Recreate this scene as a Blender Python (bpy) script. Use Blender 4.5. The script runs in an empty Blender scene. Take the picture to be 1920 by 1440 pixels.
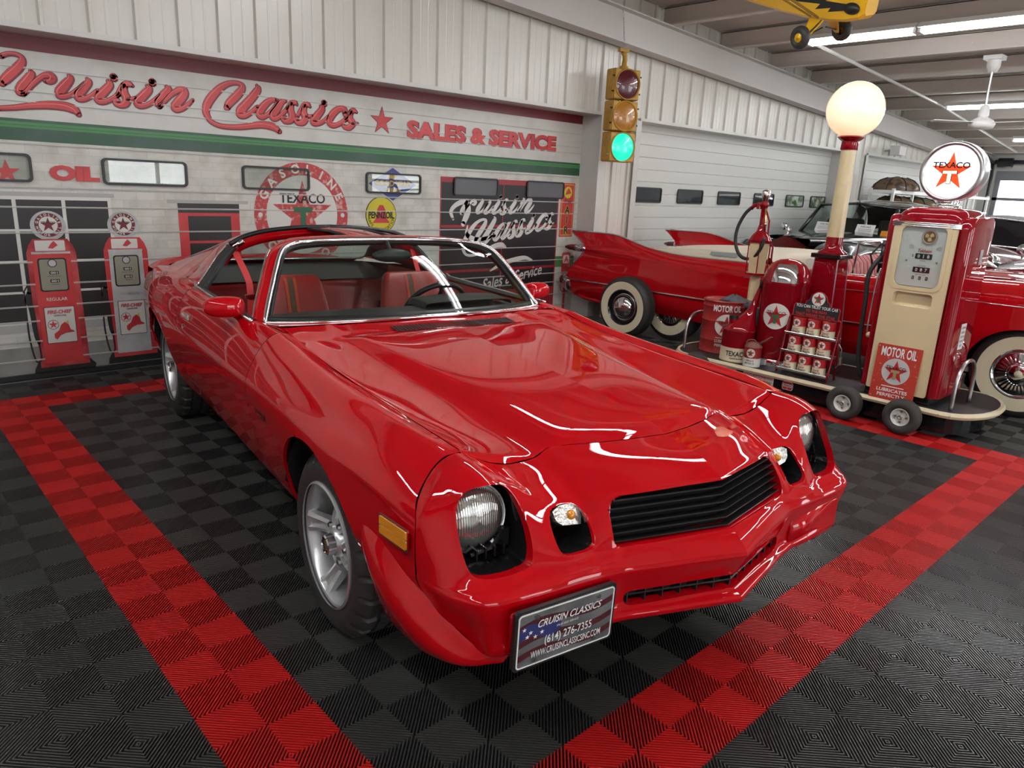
import bpy, bmesh, math, random
from mathutils import Vector, Matrix
random.seed(7)
SC = bpy.context.scene
COL = SC.collection
R = math.radians
PI = math.pi

# ------------------------------------------------------------------ camera
cam_d = bpy.data.cameras.new('camera')
cam = bpy.data.objects.new('camera', cam_d)
COL.objects.link(cam)
SC.camera = cam
cam_d.sensor_fit = 'HORIZONTAL'
cam_d.sensor_width = 36.0
cam_d.lens = 1360.0785 / 1920 * 36.0
cam_d.clip_start = 0.05
cam_d.clip_end = 100
CAM_C = Vector((-0.87676, -3.11720, 1.54726))
CAM_R = Vector((0.73698, -0.67439, 0.04540))
CAM_DN = Vector((-0.14634, -0.22478, -0.96336))
CAM_F = Vector((0.65989, 0.70333, -0.26435))
m = Matrix((CAM_R, -CAM_DN, -CAM_F)).transposed().to_4x4()
m.translation = CAM_C
cam.matrix_world = m

def on_plane(px, py, axis, value):
    """a point of the photograph on the plane axis == value"""
    d = CAM_R * ((px - 960) / 1360.08) + CAM_DN * ((py - 720) / 1360.08) + CAM_F
    t = (value - CAM_C[axis]) / d[axis]
    return CAM_C + d * t

# ------------------------------------------------------------------ world, exposure
w = bpy.data.worlds.new('showroom_air'); SC.world = w
w.use_nodes = True
bg = w.node_tree.nodes['Background']
bg.inputs[0].default_value = (0.95, 0.97, 1.0, 1)
bg.inputs[1].default_value = 0.02
SC.view_settings.view_transform = 'Standard'
SC.view_settings.look = 'None'
SC.view_settings.exposure = 0.42
SC.view_settings.gamma = 1.0
SC.view_settings.use_curve_mapping = False

# ------------------------------------------------------------------ materials
def mat(name, col, rough=0.5, metal=0.0, coat=0.0, spec=0.5, emit=None, estr=0.0, noise=None, bump=None, coat_rough=0.03):
    mt = bpy.data.materials.new(name); mt.use_nodes = True
    nt = mt.node_tree; b = nt.nodes['Principled BSDF']
    b.inputs['Base Color'].default_value = (*col, 1)
    b.inputs['Roughness'].default_value = rough
    b.inputs['Metallic'].default_value = metal
    b.inputs['Coat Weight'].default_value = coat
    b.inputs['Coat Roughness'].default_value = coat_rough
    b.inputs['Specular IOR Level'].default_value = spec
    if emit:
        b.inputs['Emission Color'].default_value = (*emit, 1)
        b.inputs['Emission Strength'].default_value = estr
    if noise:                                   # (scale, second colour, low, high)
        tc = nt.nodes.new('ShaderNodeTexCoord'); n = nt.nodes.new('ShaderNodeTexNoise')
        n.inputs['Scale'].default_value = noise[0]; n.inputs['Detail'].default_value = 6
        r = nt.nodes.new('ShaderNodeValToRGB')
        r.color_ramp.elements[0].position = noise[2]; r.color_ramp.elements[1].position = noise[3]
        r.color_ramp.elements[0].color = (*noise[1], 1); r.color_ramp.elements[1].color = (*col, 1)
        nt.links.new(tc.outputs['Object'], n.inputs['Vector'])
        nt.links.new(n.outputs['Fac'], r.inputs['Fac'])
        nt.links.new(r.outputs['Color'], b.inputs['Base Color'])
    if bump:                                    # (scale, strength)
        tc = nt.nodes.new('ShaderNodeTexCoord'); n = nt.nodes.new('ShaderNodeTexNoise')
        n.inputs['Scale'].default_value = bump[0]; n.inputs['Detail'].default_value = 4
        bp = nt.nodes.new('ShaderNodeBump'); bp.inputs['Strength'].default_value = bump[1]
        bp.inputs['Distance'].default_value = 0.01
        nt.links.new(tc.outputs['Object'], n.inputs['Vector'])
        nt.links.new(n.outputs['Fac'], bp.inputs['Height'])
        nt.links.new(bp.outputs['Normal'], b.inputs['Normal'])
    return mt

def glass_mat(name, tint, ior=1.45):
    mt = bpy.data.materials.new(name); mt.use_nodes = True
    nt = mt.node_tree; nt.nodes.clear()
    out = nt.nodes.new('ShaderNodeOutputMaterial'); mx = nt.nodes.new('ShaderNodeMixShader')
    tr = nt.nodes.new('ShaderNodeBsdfTransparent'); gl = nt.nodes.new('ShaderNodeBsdfGlossy')
    lw = nt.nodes.new('ShaderNodeLayerWeight'); pw = nt.nodes.new('ShaderNodeMath'); pw.operation = 'POWER'; pw.inputs[1].default_value = 5.0
    fr = nt.nodes.new('ShaderNodeMath'); fr.operation = 'MULTIPLY_ADD'; fr.inputs[1].default_value = 0.94; fr.inputs[2].default_value = 0.045
    nt.links.new(lw.outputs['Facing'], pw.inputs[0]); nt.links.new(pw.outputs[0], fr.inputs[0])
    tr.inputs[0].default_value = (*tint, 1); gl.inputs['Roughness'].default_value = 0.01
    nt.links.new(fr.outputs[0], mx.inputs[0]); nt.links.new(tr.outputs[0], mx.inputs[1])
    nt.links.new(gl.outputs[0], mx.inputs[2]); nt.links.new(mx.outputs[0], out.inputs[0])
    return mt

PAINT = mat('red_paint', (0.50, 0.0013, 0.006), 0.45, 0, 1.0, 0.0, coat_rough=0.008)
PAINT_DK = mat('deep_red_paint', (0.26, 0.003, 0.009), 0.4, 0, 1.0, 0.0, coat_rough=0.015)
CADRED = mat('cherry_red_paint', (0.50, 0.004, 0.008), 0.4, 0, 1.0, 0.0, coat_rough=0.012)
BLACKP = mat('black_paint', (0.012, 0.012, 0.014), 0.25, 0, 1.0)
CHROME = mat('chrome', (0.78, 0.78, 0.80), 0.08, 1.0)
STEEL = mat('brushed_steel', (0.55, 0.55, 0.56), 0.3, 1.0)
SILVER = mat('silver_wheel', (0.66, 0.66, 0.67), 0.32, 0.75)
RUBBER = mat('tyre_rubber', (0.030, 0.028, 0.027), 0.55)
BLKPL = mat('black_plastic', (0.015, 0.015, 0.016), 0.38)
BLKGLOSS = mat('gloss_black', (0.010, 0.010, 0.011), 0.12)
BLKMATTE = mat('matte_black', (0.008, 0.008, 0.008), 0.8)
CREAM = mat('cream_paint', (0.74, 0.60, 0.36), 0.35, 0, 0.5, noise=(9, (0.70, 0.55, 0.30), 0.3, 0.6))
CREAM2 = mat('cream_rubber', (0.72, 0.62, 0.42), 0.5)
WHITE = mat('white_enamel', (0.80, 0.80, 0.78), 0.35)
PUREW = mat('white_print', (0.86, 0.86, 0.84), 0.5)
SIGNRED = mat('sign_red', (0.52, 0.018, 0.020), 0.45)
SIGNGREEN = mat('sign_green', (0.03, 0.14, 0.06), 0.5)
INK = mat('black_ink', (0.012, 0.012, 0.013), 0.5)
LEATHER = mat('red_vinyl', (0.36, 0.022, 0.018), 0.36, bump=(60, 0.12))
ORANGEST = mat('orange_stripe_cloth', (0.55, 0.06, 0.015), 0.6)
BROWNST = mat('brown_stripe_cloth', (0.13, 0.055, 0.03), 0.6)
CARPET = mat('red_carpet', (0.16, 0.010, 0.010), 0.95)
GLASS = glass_mat('windshield_glass', (0.78, 0.86, 0.83))
CLEAR = glass_mat('clear_glass', (0.92, 0.94, 0.93))
AMBER = mat('amber_lens', (0.75, 0.26, 0.01), 0.15, 0, 0.8)
CANVAS = mat('cream_canvas', (0.74, 0.66, 0.52), 0.8, bump=(30, 0.2))
BRASS = mat('brass', (0.75, 0.50, 0.20), 0.25, 1.0)

# ------------------------------------------------------------------ mesh helpers
class MB:
    def __init__(s): s.v = []; s.f = []; s.m = []; s.s = []
    def add(s, vf, mi=0, smooth=False, xf=None):
        v, f = vf; o = len(s.v)
        s.v += [tuple(xf @ Vector(p)) if xf else tuple(p) for p in v]
        for q in f:
            s.f.append(tuple(i + o for i in q)); s.m.append(mi); s.s.append(smooth)
        return s
    def build(s, name, mats, parent=None, loc=None, rot=None, sharp=None, mods=None):
        me = bpy.data.meshes.new(name); me.from_pydata(s.v, [], s.f)
        for x in (mats if isinstance(mats, (list, tuple)) else [mats]): me.materials.append(x)
        me.polygons.foreach_set('material_index', s.m)
        me.polygons.foreach_set('use_smooth', s.s)
        if sharp: me.set_sharp_from_angle(angle=R(sharp))
        me.validate(); me.update()
        o = bpy.data.objects.new(name, me); COL.objects.link(o)
        if parent: o.parent = parent
        if loc is not None: o.location = loc
        if rot is not None: o.rotation_euler = rot
        return o

def slice_x(mb, step, axis=0):
    """cut flat shapes into narrow strips so that they can follow a curved surface"""
    bm = bmesh.new(); vs = [bm.verts.new(p) for p in mb.v]
    for q, k in zip(mb.f, mb.m):
        try: f = bm.faces.new([vs[i] for i in q]); f.material_index = k
        except ValueError: pass
    lo = min(p[axis] for p in mb.v); hi = max(p[axis] for p in mb.v); x = lo + step
    while x < hi:
        co = [0, 0, 0]; co[axis] = x; no = [0, 0, 0]; no[axis] = 1
        bmesh.ops.bisect_plane(bm, geom=list(bm.verts) + list(bm.edges) + list(bm.faces), plane_co=co, plane_no=no, dist=1e-7); x += step
    bm.verts.index_update(); mb.v = [tuple(q.co) for q in bm.verts]; mb.f = []; mb.m = []; mb.s = []
    for f in bm.faces: mb.f.append(tuple(q.index for q in f.verts)); mb.m.append(f.material_index); mb.s.append(False)
    bm.free(); return mb

def frame(o, ex, ey, ez=None):
    ex = Vector(ex).normalized(); ey = Vector(ey)
    ey = (ey - ex * ey.dot(ex)).normalized(); ez = ex.cross(ey)
    mm = Matrix((ex, ey, ez)).transposed().to_4x4(); mm.translation = Vector(o)
    return mm

def box(c, s, rz=0):
    x, y, z = s[0] / 2, s[1] / 2, s[2] / 2
    v = [(a * x, b * y, d * z) for a in (-1, 1) for b in (-1, 1) for d in (-1, 1)]
    ca, sa = math.cos(rz), math.sin(rz)
    v = [(c[0] + p[0] * ca - p[1] * sa, c[1] + p[0] * sa + p[1] * ca, c[2] + p[2]) for p in v]
    return v, [(0, 1, 3, 2), (4, 6, 7, 5), (0, 4, 5, 1), (2, 3, 7, 6), (0, 2, 6, 4), (1, 5, 7, 3)]

def rbox(c, s, r=0.01, n=2):
    """box with rounded edges (bevelled)"""
    bm = bmesh.new(); bmesh.ops.create_cube(bm, size=1)
    for q in bm.verts: q.co = Vector((q.co.x * s[0], q.co.y * s[1], q.co.z * s[2]))
    bmesh.ops.bevel(bm, geom=list(bm.edges) + list(bm.verts), offset=r, segments=n, affect='EDGES', profile=0.5)
    bm.verts.index_update()
    v = [(q.co.x + c[0], q.co.y + c[1], q.co.z + c[2]) for q in bm.verts]
    f = [tuple(x.index for x in q.verts) for q in bm.faces]; bm.free()
    return v, f

def lathe(prof, n=32, a0=0, a1=2 * PI):
    """profile of (radius, height) turned about local z"""
    full = abs(a1 - a0 - 2 * PI) < 1e-6; k = n if full else n + 1
    v = []; f = []
    for (r, h) in prof:
        for i in range(k):
            a = a0 + (a1 - a0) * i / n
            v.append((r * math.cos(a), r * math.sin(a), h))
    for j in range(len(prof) - 1):
        for i in range(n):
            i2 = (i + 1) % k
            f.append((j * k + i, j * k + i2, (j + 1) * k + i2, (j + 1) * k + i))
    return v, f

def axis_m(p0, d):
    """matrix taking local z to direction d at p0"""
    d = Vector(d).normalized(); q = Vector((0, 0, 1)).rotation_difference(d)
    mm = q.to_matrix().to_4x4(); mm.translation = Vector(p0); return mm

def cyl(p0, p1, r0, r1=None, n=20, caps=True):
    r1 = r0 if r1 is None else r1
    p0 = Vector(p0); p1 = Vector(p1); L = (p1 - p0).length; mm = axis_m(p0, p1 - p0)
    v, f = lathe([(r0, 0), (r1, L)], n)
    if caps: f += [tuple(range(n - 1, -1, -1)), tuple(range(n, 2 * n))]
    return [tuple(mm @ Vector(q)) for q in v], f

def tube(pts, r, n=8, closed=False, caps=True, flat=None):
    pts = [Vector(p) for p in pts]; k = len(pts); v = []; f = []
    rr = r if isinstance(r, (list, tuple)) else [r] * k
    up = None
    for i, p in enumerate(pts):
        a = pts[i - 1] if (i or closed) else p; b = pts[(i + 1) % k] if (i < k - 1 or closed) else p
        t = (b - a).normalized()
        if up is None:
            up = Vector((0, 0, 1)) if abs(t.z) < 0.9 else Vector((1, 0, 0))
        s = t.cross(up).normalized(); up = s.cross(t).normalized()
        for j in range(n):
            an = 2 * PI * j / n
            e = flat or 1.0
            v.append(tuple(p + s * (rr[i] * math.cos(an)) + up * (rr[i] * e * math.sin(an))))
    for i in range(k if closed else k - 1):
        for j in range(n):
            i2 = (i + 1) % k; j2 = (j + 1) % n
            f.append((i * n + j, i * n + j2, i2 * n + j2, i2 * n + j))
    if caps and not closed: f += [tuple(range(n - 1, -1, -1)), tuple(range((k - 1) * n, k * n))]
    return v, f

def crs(pts, seg=6, closed=False):
    """Catmull-Rom curve through points (any dimension)"""
    P = [tuple(p) for p in pts]; n = len(P); out = []
    def g(i): return P[i % n] if closed else (P[i] if 0 <= i < n else (tuple(2 * a - b for a, b in zip(P[0], P[1])) if i < 0 else tuple(2 * a - b for a, b in zip(P[-1], P[-2]))))
    for i in range(n if closed else n - 1):
        a, b, c, d = g(i - 1), g(i), g(i + 1), g(i + 2)
        for k in range(seg):
            t = k / seg
            out.append(tuple(0.5 * (2 * q + (r - p) * t + (2 * p - 5 * q + 4 * r - s) * t * t + (3 * q - p - 3 * r + s) * t ** 3) for p, q, r, s in zip(a, b, c, d)))
    if not closed: out.append(P[-1])
    return out

def prism(poly, depth, xf=None, both=True):
    """extrude a 2-D outline (x, y) along local z from 0 to depth"""
    n = len(poly)
    v = [(p[0], p[1], 0) for p in poly] + [(p[0], p[1], depth) for p in poly]
    f = [tuple(range(n - 1, -1, -1)), tuple(range(n, 2 * n))] + [(i, (i + 1) % n, n + (i + 1) % n, n + i) for i in range(n)]
    if xf: v = [tuple(xf @ Vector(p)) for p in v]
    return v, f

def grid(rows, closed=False):
    m_ = len(rows[0]); v = [tuple(p) for r in rows for p in r]; f = []
    for i in range(len(rows) - 1):
        for j in range(m_ if closed else m_ - 1):
            f.append((i * m_ + j, i * m_ + (j + 1) % m_, (i + 1) * m_ + (j + 1) % m_, (i + 1) * m_ + j))
    return v, f

def surf(rows, su=4, sv=4):
    """smooth bicubic surface through a grid of points"""
    a = [crs(r, sv) for r in rows]
    cols = [crs([r[j] for r in a], su) for j in range(len(a[0]))]
    return grid([[c[i] for c in cols] for i in range(len(cols[0]))])

def sphere(c, r, n=20, k=12, sc=(1, 1, 1), t0=0, t1=PI):
    pr = [(r * math.sin(t0 + (t1 - t0) * i / k), r * math.cos(t0 + (t1 - t0) * i / k)) for i in range(k + 1)]
    v, f = lathe(pr, n)
    return [(c[0] + p[0] * sc[0], c[1] + p[1] * sc[1], c[2] + p[2] * sc[2]) for p in v], f

def rrect(w_, h, r, n=5, cx=0, cy=0):
    out = []
    for sx, sy, a in ((1, 1, 0), (-1, 1, PI / 2), (-1, -1, PI), (1, -1, 1.5 * PI)):
        for i in range(n + 1):
            t = a + PI / 2 * i / n
            out.append((cx + sx * (w_ / 2 - r) + r * math.cos(t), cy + sy * (h / 2 - r) + r * math.sin(t)))
    return out

def ring(outer, inner, depth):
    """flat frame between two outlines of equal count"""
    n = len(outer)
    v = [(*p, 0) for p in outer] + [(*p, 0) for p in inner] + [(*p, depth) for p in outer] + [(*p, depth) for p in inner]
    f = []
    for i in range(n):
        j = (i + 1) % n
        f += [(2 * n + i, 2 * n + j, 3 * n + j, 3 * n + i), (i, j, 2 * n + j, 2 * n + i), (n + j, n + i, 3 * n + i, 3 * n + j)]
    return v, f

def star(r, r2=None, n=5, rot=PI / 2):
    r2 = r2 or r * 0.382
    return [((r if i % 2 == 0 else r2) * math.cos(rot + PI * i / n), (r if i % 2 == 0 else r2) * math.sin(rot + PI * i / n)) for i in range(2 * n)]

def circle(r, n=40, cx=0, cy=0): return [(cx + r * math.cos(2 * PI * i / n), cy + r * math.sin(2 * PI * i / n)) for i in range(n)]

def disc(r, d, n=40, cx=0, cy=0): return prism(circle(r, n, cx, cy), d)

_txt = {}
def text(s, h, width=None, bold=0.0, depth=0.002, shear=0.0, space=1.0, align=0):
    """lettering as a mesh: (verts, faces), cap height h, fitted to width, centred at the origin"""
    cu = bpy.data.curves.new('lettering', 'FONT'); cu.body = s; cu.size = 1.0
    cu.offset = bold; cu.shear = shear; cu.space_character = space; cu.resolution_u = 3
    o = bpy.data.objects.new('lettering', cu); COL.objects.link(o)
    dg = bpy.context.evaluated_depsgraph_get(); dg.update()
    me = bpy.data.meshes.new_from_object(o.evaluated_get(dg))
    v = [tuple(q.co) for q in me.vertices]; f = [tuple(p.vertices) for p in me.polygons]
    bpy.data.objects.remove(o); bpy.data.curves.remove(cu); bpy.data.meshes.remove(me)
    if not v: return [], []
    x0 = min(p[0] for p in v); x1 = max(p[0] for p in v); y0 = min(p[1] for p in v); y1 = max(p[1] for p in v)
    if not any(c in s for c in 'gjpqy,;()Q/&'): ky = h / (y1 - y0); yo = y0
    else: ky = h / 0.72; yo = 0
    kx = ky if width is None else width / (x1 - x0)
    n = len(v)
    w2 = (x1 - x0) * kx
    ox = {0: -w2 / 2, 1: 0, -1: -w2}[align]
    P = [((p[0] - x0) * kx + ox, (p[1] - yo) * ky - h / 2, depth) for p in v]
    return P, f

def arc_text(s, r, h, mid_deg, span_deg, bold=0.03, depth=0.002, inward=False):
    """capitals set round a circle; mid_deg is where the middle of the word stands"""
    V = []; F = []; n = len(s)
    for i, c in enumerate(s):
        if c == ' ': continue
        k = (i - (n - 1) / 2) / max(1, n - 1)
        a = R(mid_deg - span_deg * k * (-1 if inward else 1))
        v, f = text(c, h, None, bold, depth)
        rot = a - PI / 2 + (PI if inward else 0)
        ca, sa = math.cos(rot), math.sin(rot); o = len(V)
        V += [(p[0] * ca - p[1] * sa + r * math.cos(a), p[0] * sa + p[1] * ca + r * math.sin(a), p[2]) for p in v]
        F += [tuple(q + o for q in g) for g in f]
    return V, F

def ribbon(pts, seg=5):
    """brush stroke: list of (x, y, width) -> flat outline mesh"""
    P = crs(pts, seg); v = []; f = []; n = len(P)
    for i in range(n):
        a = P[max(0, i - 1)]; b = P[min(n - 1, i + 1)]
        dx, dy = b[0] - a[0], b[1] - a[1]; L = math.hypot(dx, dy) or 1
        nx, ny = -dy / L, dx / L; h = P[i][2] / 2
        v += [(P[i][0] + nx * h, P[i][1] + ny * h, 0), (P[i][0] - nx * h, P[i][1] - ny * h, 0)]
    for i in range(n - 1): f.append((2 * i, 2 * i + 1, 2 * i + 3, 2 * i + 2))
    for e, i0 in ((0, 0), (1, n - 1)):                      # round ends
        c = P[i0]; r = c[2] / 2; o = len(v); k = 10
        v += [(c[0] + r * math.cos(2 * PI * j / k), c[1] + r * math.sin(2 * PI * j / k), 0) for j in range(k)]
        f.append(tuple(range(o, o + k)))
    return v, f

# ------------------------------------------------------------------ naming
def tag(o, label, cat, group=None):
    o['label'] = label; o['category'] = cat
    if group: o['group'] = group
    return o
def thing(name, label, cat, loc=(0, 0, 0), rz=0, group=None):
    o = bpy.data.objects.new(name, None); COL.objects.link(o); o.empty_display_size = 0.1
    o.location = loc; o.rotation_euler = (0, 0, rz)
    return tag(o, label, cat, group)
def struct(o): o['kind'] = 'structure'; return o
def children_of(o): return [c for c in bpy.data.objects if c.parent == o]
def dup(root, loc, rz=None, label=None, group=None):
    r = root.copy(); COL.objects.link(r); r.location = loc
    if rz is not None: r.rotation_euler = (0, 0, rz)
    if label: r['label'] = label
    if group: r['group'] = group
    for ch in children_of(root):
        c = ch.copy(); COL.objects.link(c); c.parent = r
        for g in children_of(ch):
            d = g.copy(); COL.objects.link(d); d.parent = c
    return r
# ================================================================== THE SETTING
CELL = 0.1524
def is_red(i, j):
    return -2 <= i < 30 and -15 <= j < 17 and not (0 <= i < 28 and -13 <= j < 15)

MATBLK = mat('black_mat_plastic', (0.060, 0.058, 0.055), 0.28, spec=1.0)
MATRED = mat('red_mat_plastic', (0.60, 0.014, 0.014), 0.38, spec=0.7)
CONCRETE = mat('sealed_concrete', (0.40, 0.37, 0.33), 0.35, noise=(3, (0.30, 0.28, 0.25), 0.35, 0.65))
MATBASE = mat('black_mat_underside', (0.006, 0.006, 0.006), 0.9)

def make_floor():
    v = []; f = []; mi = []
    def quad(a, b, c, d, k):
        o = len(v); v.extend((a, b, c, d)); f.append((o, o + 1, o + 2, o + 3)); mi.append(k)
    quad((-8, -12, -0.0125), (24, -12, -0.0125), (24, 3.4, -0.0125), (-8, 3.4, -0.0125), 0)
    x0, x1, y0, y1 = -14 * CELL, 37 * CELL, -23 * CELL, 19.6 * CELL
    quad((x0, y0, -0.0095), (x1, y0, -0.0095), (x1, y1, -0.0095), (x0, y1, -0.0095), 3)
    N = 22; hw = 0.30 / (N / 2) / 2 * 1.02
    fx, fy = CAM_F.x, CAM_F.y; fl = math.hypot(fx, fy); fx /= fl; fy /= fl
    for i in range(-14, 37):
        for j in range(-23, 20):
            dx = (i + .5) * CELL - CAM_C.x; dy = (j + .5) * CELL - CAM_C.y
            dd = dx * fx + dy * fy; ss = abs(dx * fy - dy * fx)
            if dd < 0.6 or ss > dd * 0.95 + 0.6: continue          # far outside any view of the place
            k = 2 if is_red(i, j) else 1
            flip = (i + j) % 2 == 0
            for q in range(N):
                c = (q + 0.5) * 2.0 / N
                def seg(cc):
                    cc = min(max(cc, 0.004), 1.996)
                    a, b = ((0, cc), (cc, 0)) if cc < 1 else ((cc - 1, 1), (1, cc - 1))
                    if flip: a = (1 - a[0], a[1]); b = (1 - b[0], b[1])
                    return [((i + p[0]) * CELL, (j + p[1]) * CELL) for p in (a, b)]
                A = seg(c - hw); B = seg(c + hw); A2 = seg(c - hw * 1.5); B2 = seg(c + hw * 1.5)
                o = len(v); z = 0.0; zb = -0.0094
                v.extend(((*A2[0], zb), (*A2[1], zb), (*A[0], z), (*A[1], z), (*B[0], z), (*B[1], z), (*B2[0], zb), (*B2[1], zb)))
                t = [(o, o + 1, o + 3, o + 2), (o + 2, o + 3, o + 5, o + 4), (o + 4, o + 5, o + 7, o + 6)]
                if not flip: t = [g[::-1] for g in t]
                f.extend(t); mi.extend((k, k, k))
    me = bpy.data.meshes.new('floor'); me.from_pydata(v, [], f)
    for x in (CONCRETE, MATBLK, MATRED, MATBASE): me.materials.append(x)
    me.polygons.foreach_set('material_index', mi); me.update()
    o = bpy.data.objects.new('floor', me); COL.objects.link(o); struct(o)
make_floor()

# ---- painted steel walls
WALLM = mat('white_steel_siding', (0.66, 0.64, 0.58), 0.30, spec=0.6)
WALLG = mat('pale_grey_steel', (0.62, 0.61, 0.58), 0.35)
DOORW = mat('white_door_paint', (0.66, 0.66, 0.62), 0.38)
ROOFM = mat('grey_roof_liner', (0.62, 0.57, 0.52), 0.7)
PURL = mat('galvanised_purlin', (0.64, 0.58, 0.53), 0.5)
YD, YW = 3.12, 2.87                       # garage doors stand a quarter metre behind the wall face
RAF = lambda x: 3.25 - 0.05 * (x - 3.9)   # underside of the sloping gable rafter

def siding(x0, x1, zb, zt, y):
    """ribbed steel sheet: main ribs every 0.2945 m with two small ribs between"""
    P = 0.2945; prof = []; k = math.floor((x0 - 0.351) / P)
    while True:
        b = 0.351 + k * P
        for dx, dy in ((-0.032, 0), (-0.022, -0.026), (-0.004, -0.026), (0.006, 0), (0.080, 0), (0.086, -0.0025), (0.096, -0.0025), (0.102, 0), (0.165, 0), (0.171, -0.0025), (0.181, -0.0025), (0.187, 0)):
            if x0 <= b + dx <= x1: prof.append((b + dx, y + dy))
        k += 1
        if b > x1: break
    prof = [(x0, y)] + prof + [(x1, y)]
    zt_ = zt if callable(zt) else (lambda x: zt)
    return grid([[(p[0], p[1], zb) for p in prof], [(p[0], p[1], zt_(p[0])) for p in prof]])

wl = MB()
wl.add(siding(-4, 21, 2.41, lambda x: RAF(x) + 0.9, YW))
wl.add(siding(5.94, 6.70, 0, 2.41, YW)); wl.add(siding(12.6, 13.5, 0, 2.41, YW)); wl.add(siding(19.0, 20.5, 0, 2.41, YW))
wl.add(siding(-4, -0.9, 0, 2.41, YW))
struct(wl.build('wall_left', WALLM))
tr = MB()                                  # pressed trim round the door openings
for a, b in ((-0.9, 5.94), (6.70, 12.6), (13.5, 19.0)):
    tr.add(box(((a + b) / 2, YW + 0.115, 2.385), (b - a + 0.06, 0.29, 0.012)))
    tr.add(box(((a + b) / 2, YW - 0.035, 2.398), (b - a + 0.06, 0.012, 0.036)))
    for x, s in ((a, -1), (b, 1)):
        tr.add(box((x + s * 0.006, YW + 0.115, 1.19), (0.012, 0.29, 2.38)))
        tr.add(box((x + s * 0.05, YW - 0.035, 1.19), (0.10, 0.008, 2.38)))
struct(tr.build('trim_1', WALLG))

# the right-hand and far walls
rw = MB(); rw.add(grid([[(20.5, 3.4, 0), (20.5, 2.55, 0)], [(20.5, 3.4, 3.4), (20.5, 2.55, 3.4)]]))
rw.add(grid([[(20.5, 2.55, 2.42), (20.5, -11.5, 2.42)], [(20.5, 2.55, 3.4), (20.5, -11.5, 3.4)]]))
rw.add(grid([[(20.5, -1.2, 0), (20.5, -11.5, 0)], [(20.5, -1.2, 2.42), (20.5, -11.5, 2.42)]]))
struct(rw.build('wall_right', WALLG))
DAY = mat('daylit_window', (0.9, 0.9, 0.9), 0.5, emit=(0.93, 0.97, 1.0), estr=3.0)
d4 = MB()
for z0, z1 in ((0.0, 1.22), (2.2, 2.42)): d4.add(box((20.48, 0.7, (z0 + z1) / 2), (0.06, 3.7, z1 - z0)))
for z in (1.76,): d4.add(box((20.48, 0.7, z), (0.07, 3.7, 0.07)))
for y in (2.5, 1.7, 0.5, -0.7): d4.add(box((20.48, y, 1.7), (0.07, 0.10, 1.0)))
struct(d4.build('door_4', BLKPL if False else mat('grey_door_frame', (0.22, 0.23, 0.25), 0.5)))
w9 = MB(); w9.add(grid([[(20.52, 2.5, 1.2), (20.52, -1.2, 1.2)], [(20.52, 2.5, 2.22), (20.52, -1.2, 2.22)]]))
struct(w9.build('window_9', DAY))
tk = MB(); tk.add(tube([(20.3, 2.62, 0), (20.3, 2.62, 2.3), (20.2, 2.62, 2.6), (19.6, 2.62, 2.72)], 0.04, 6)); tk.add(cyl((20.3, 2.6, 2.62), (20.3, -1, 2.62), 0.05))
tk.add(cyl((20.2, 2.5, 2.60), (20.2, 2.2, 2.60), 0.11))
struct(tk.build('trim_2', BLKPL))

# the walls behind the photographer, with daylight in their open bay doors
bw = MB()
bw.add(grid([[(-5.5, 3.4, 0), (-5.5, -11.5, 0)], [(-5.5, 3.4, 4.6), (-5.5, -11.5, 4.6)]])); struct(bw.build('wall_rear', WALLG))
fw = MB()
for a, b_, z0, z1 in ((-5.5, 20.5, 3.0, 4.6), (-5.5, -3.2, 0, 3.0), (0.4, 3.2, 0, 3.0), (6.8, 10.4, 0, 3.0), (14.0, 20.5, 0, 3.0), (-3.2, 0.4, 0, 0.5), (3.2, 6.8, 0, .5)): fw.add(grid([[(a, -11.5, z0), (b_, -11.5, z0)], [(a, -11.5, z1), (b_, -11.5, z1)]]))
struct(fw.build('wall_front', WALLG))
OUTDOOR = mat('daylit_opening', (0.9, 0.9, 0.9), 0.5, emit=(0.93, 0.97, 1.0), estr=5.0)
for n_, (a, b_, z0) in enumerate(((-3.2, 0.4, .5), (3.2, 6.8, .5), (10.4, 14.0, 0))):
    dw = MB(); dw.add(grid([[(a, -11.55, z0), (b_, -11.55, z0)], [(a, -11.55, 3.0), (b_, -11.55, 3.0)]])); struct(dw.build('window_%d' % (20 + n_), OUTDOOR))
    fr_ = MB()
    for k in range(4): fr_.add(box((a + (b_ - a) * k / 3, -11.45, (3 + z0) / 2), (.09, .08, 3.0 - z0)))
    for k in range(1, 4): fr_.add(box(((a + b_) / 2, -11.45, z0 + (3 - z0) * k / 4), (b_ - a, .08, .08)))
    struct(fr_.build('trim_%d' % (20 + n_), WALLG))

# ---- the gable rafter, roof and purlins
bm_ = MB(); Y0 = YW - 0.16
def sl(x0, x1, y0, y1, dz0, dz1):
    v = [(x, y, RAF(x) + d) for x in (x0, x1) for y in (y0, y1) for d in (dz0, dz1)]
    return v, [(0, 1, 3, 2), (4, 6, 7, 5), (0, 4, 5, 1), (2, 3, 7, 6), (0, 2, 6, 4), (1, 5, 7, 3)]
bm_.add(sl(-4, 20.4, Y0 - 0.005, Y0 + 0.005, 0, 0.36))
bm_.add(sl(-4, 20.4, Y0 - 0.09, Y0 + 0.09, 0, 0.014)); bm_.add(sl(-4, 20.4, Y0 - 0.09, Y0 + 0.09, 0.346, 0.36))
struct(bm_.build('trim_3', mat('grey_rafter_paint', (0.56, 0.53, 0.50), 0.38)))
cl = MB(); cl.add(sl(-4, 20.6, -12, 3.3, 0.60, 0.62))
struct(cl.build('ceiling', ROOFM))
pu = MB(); x = -2.2
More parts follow.
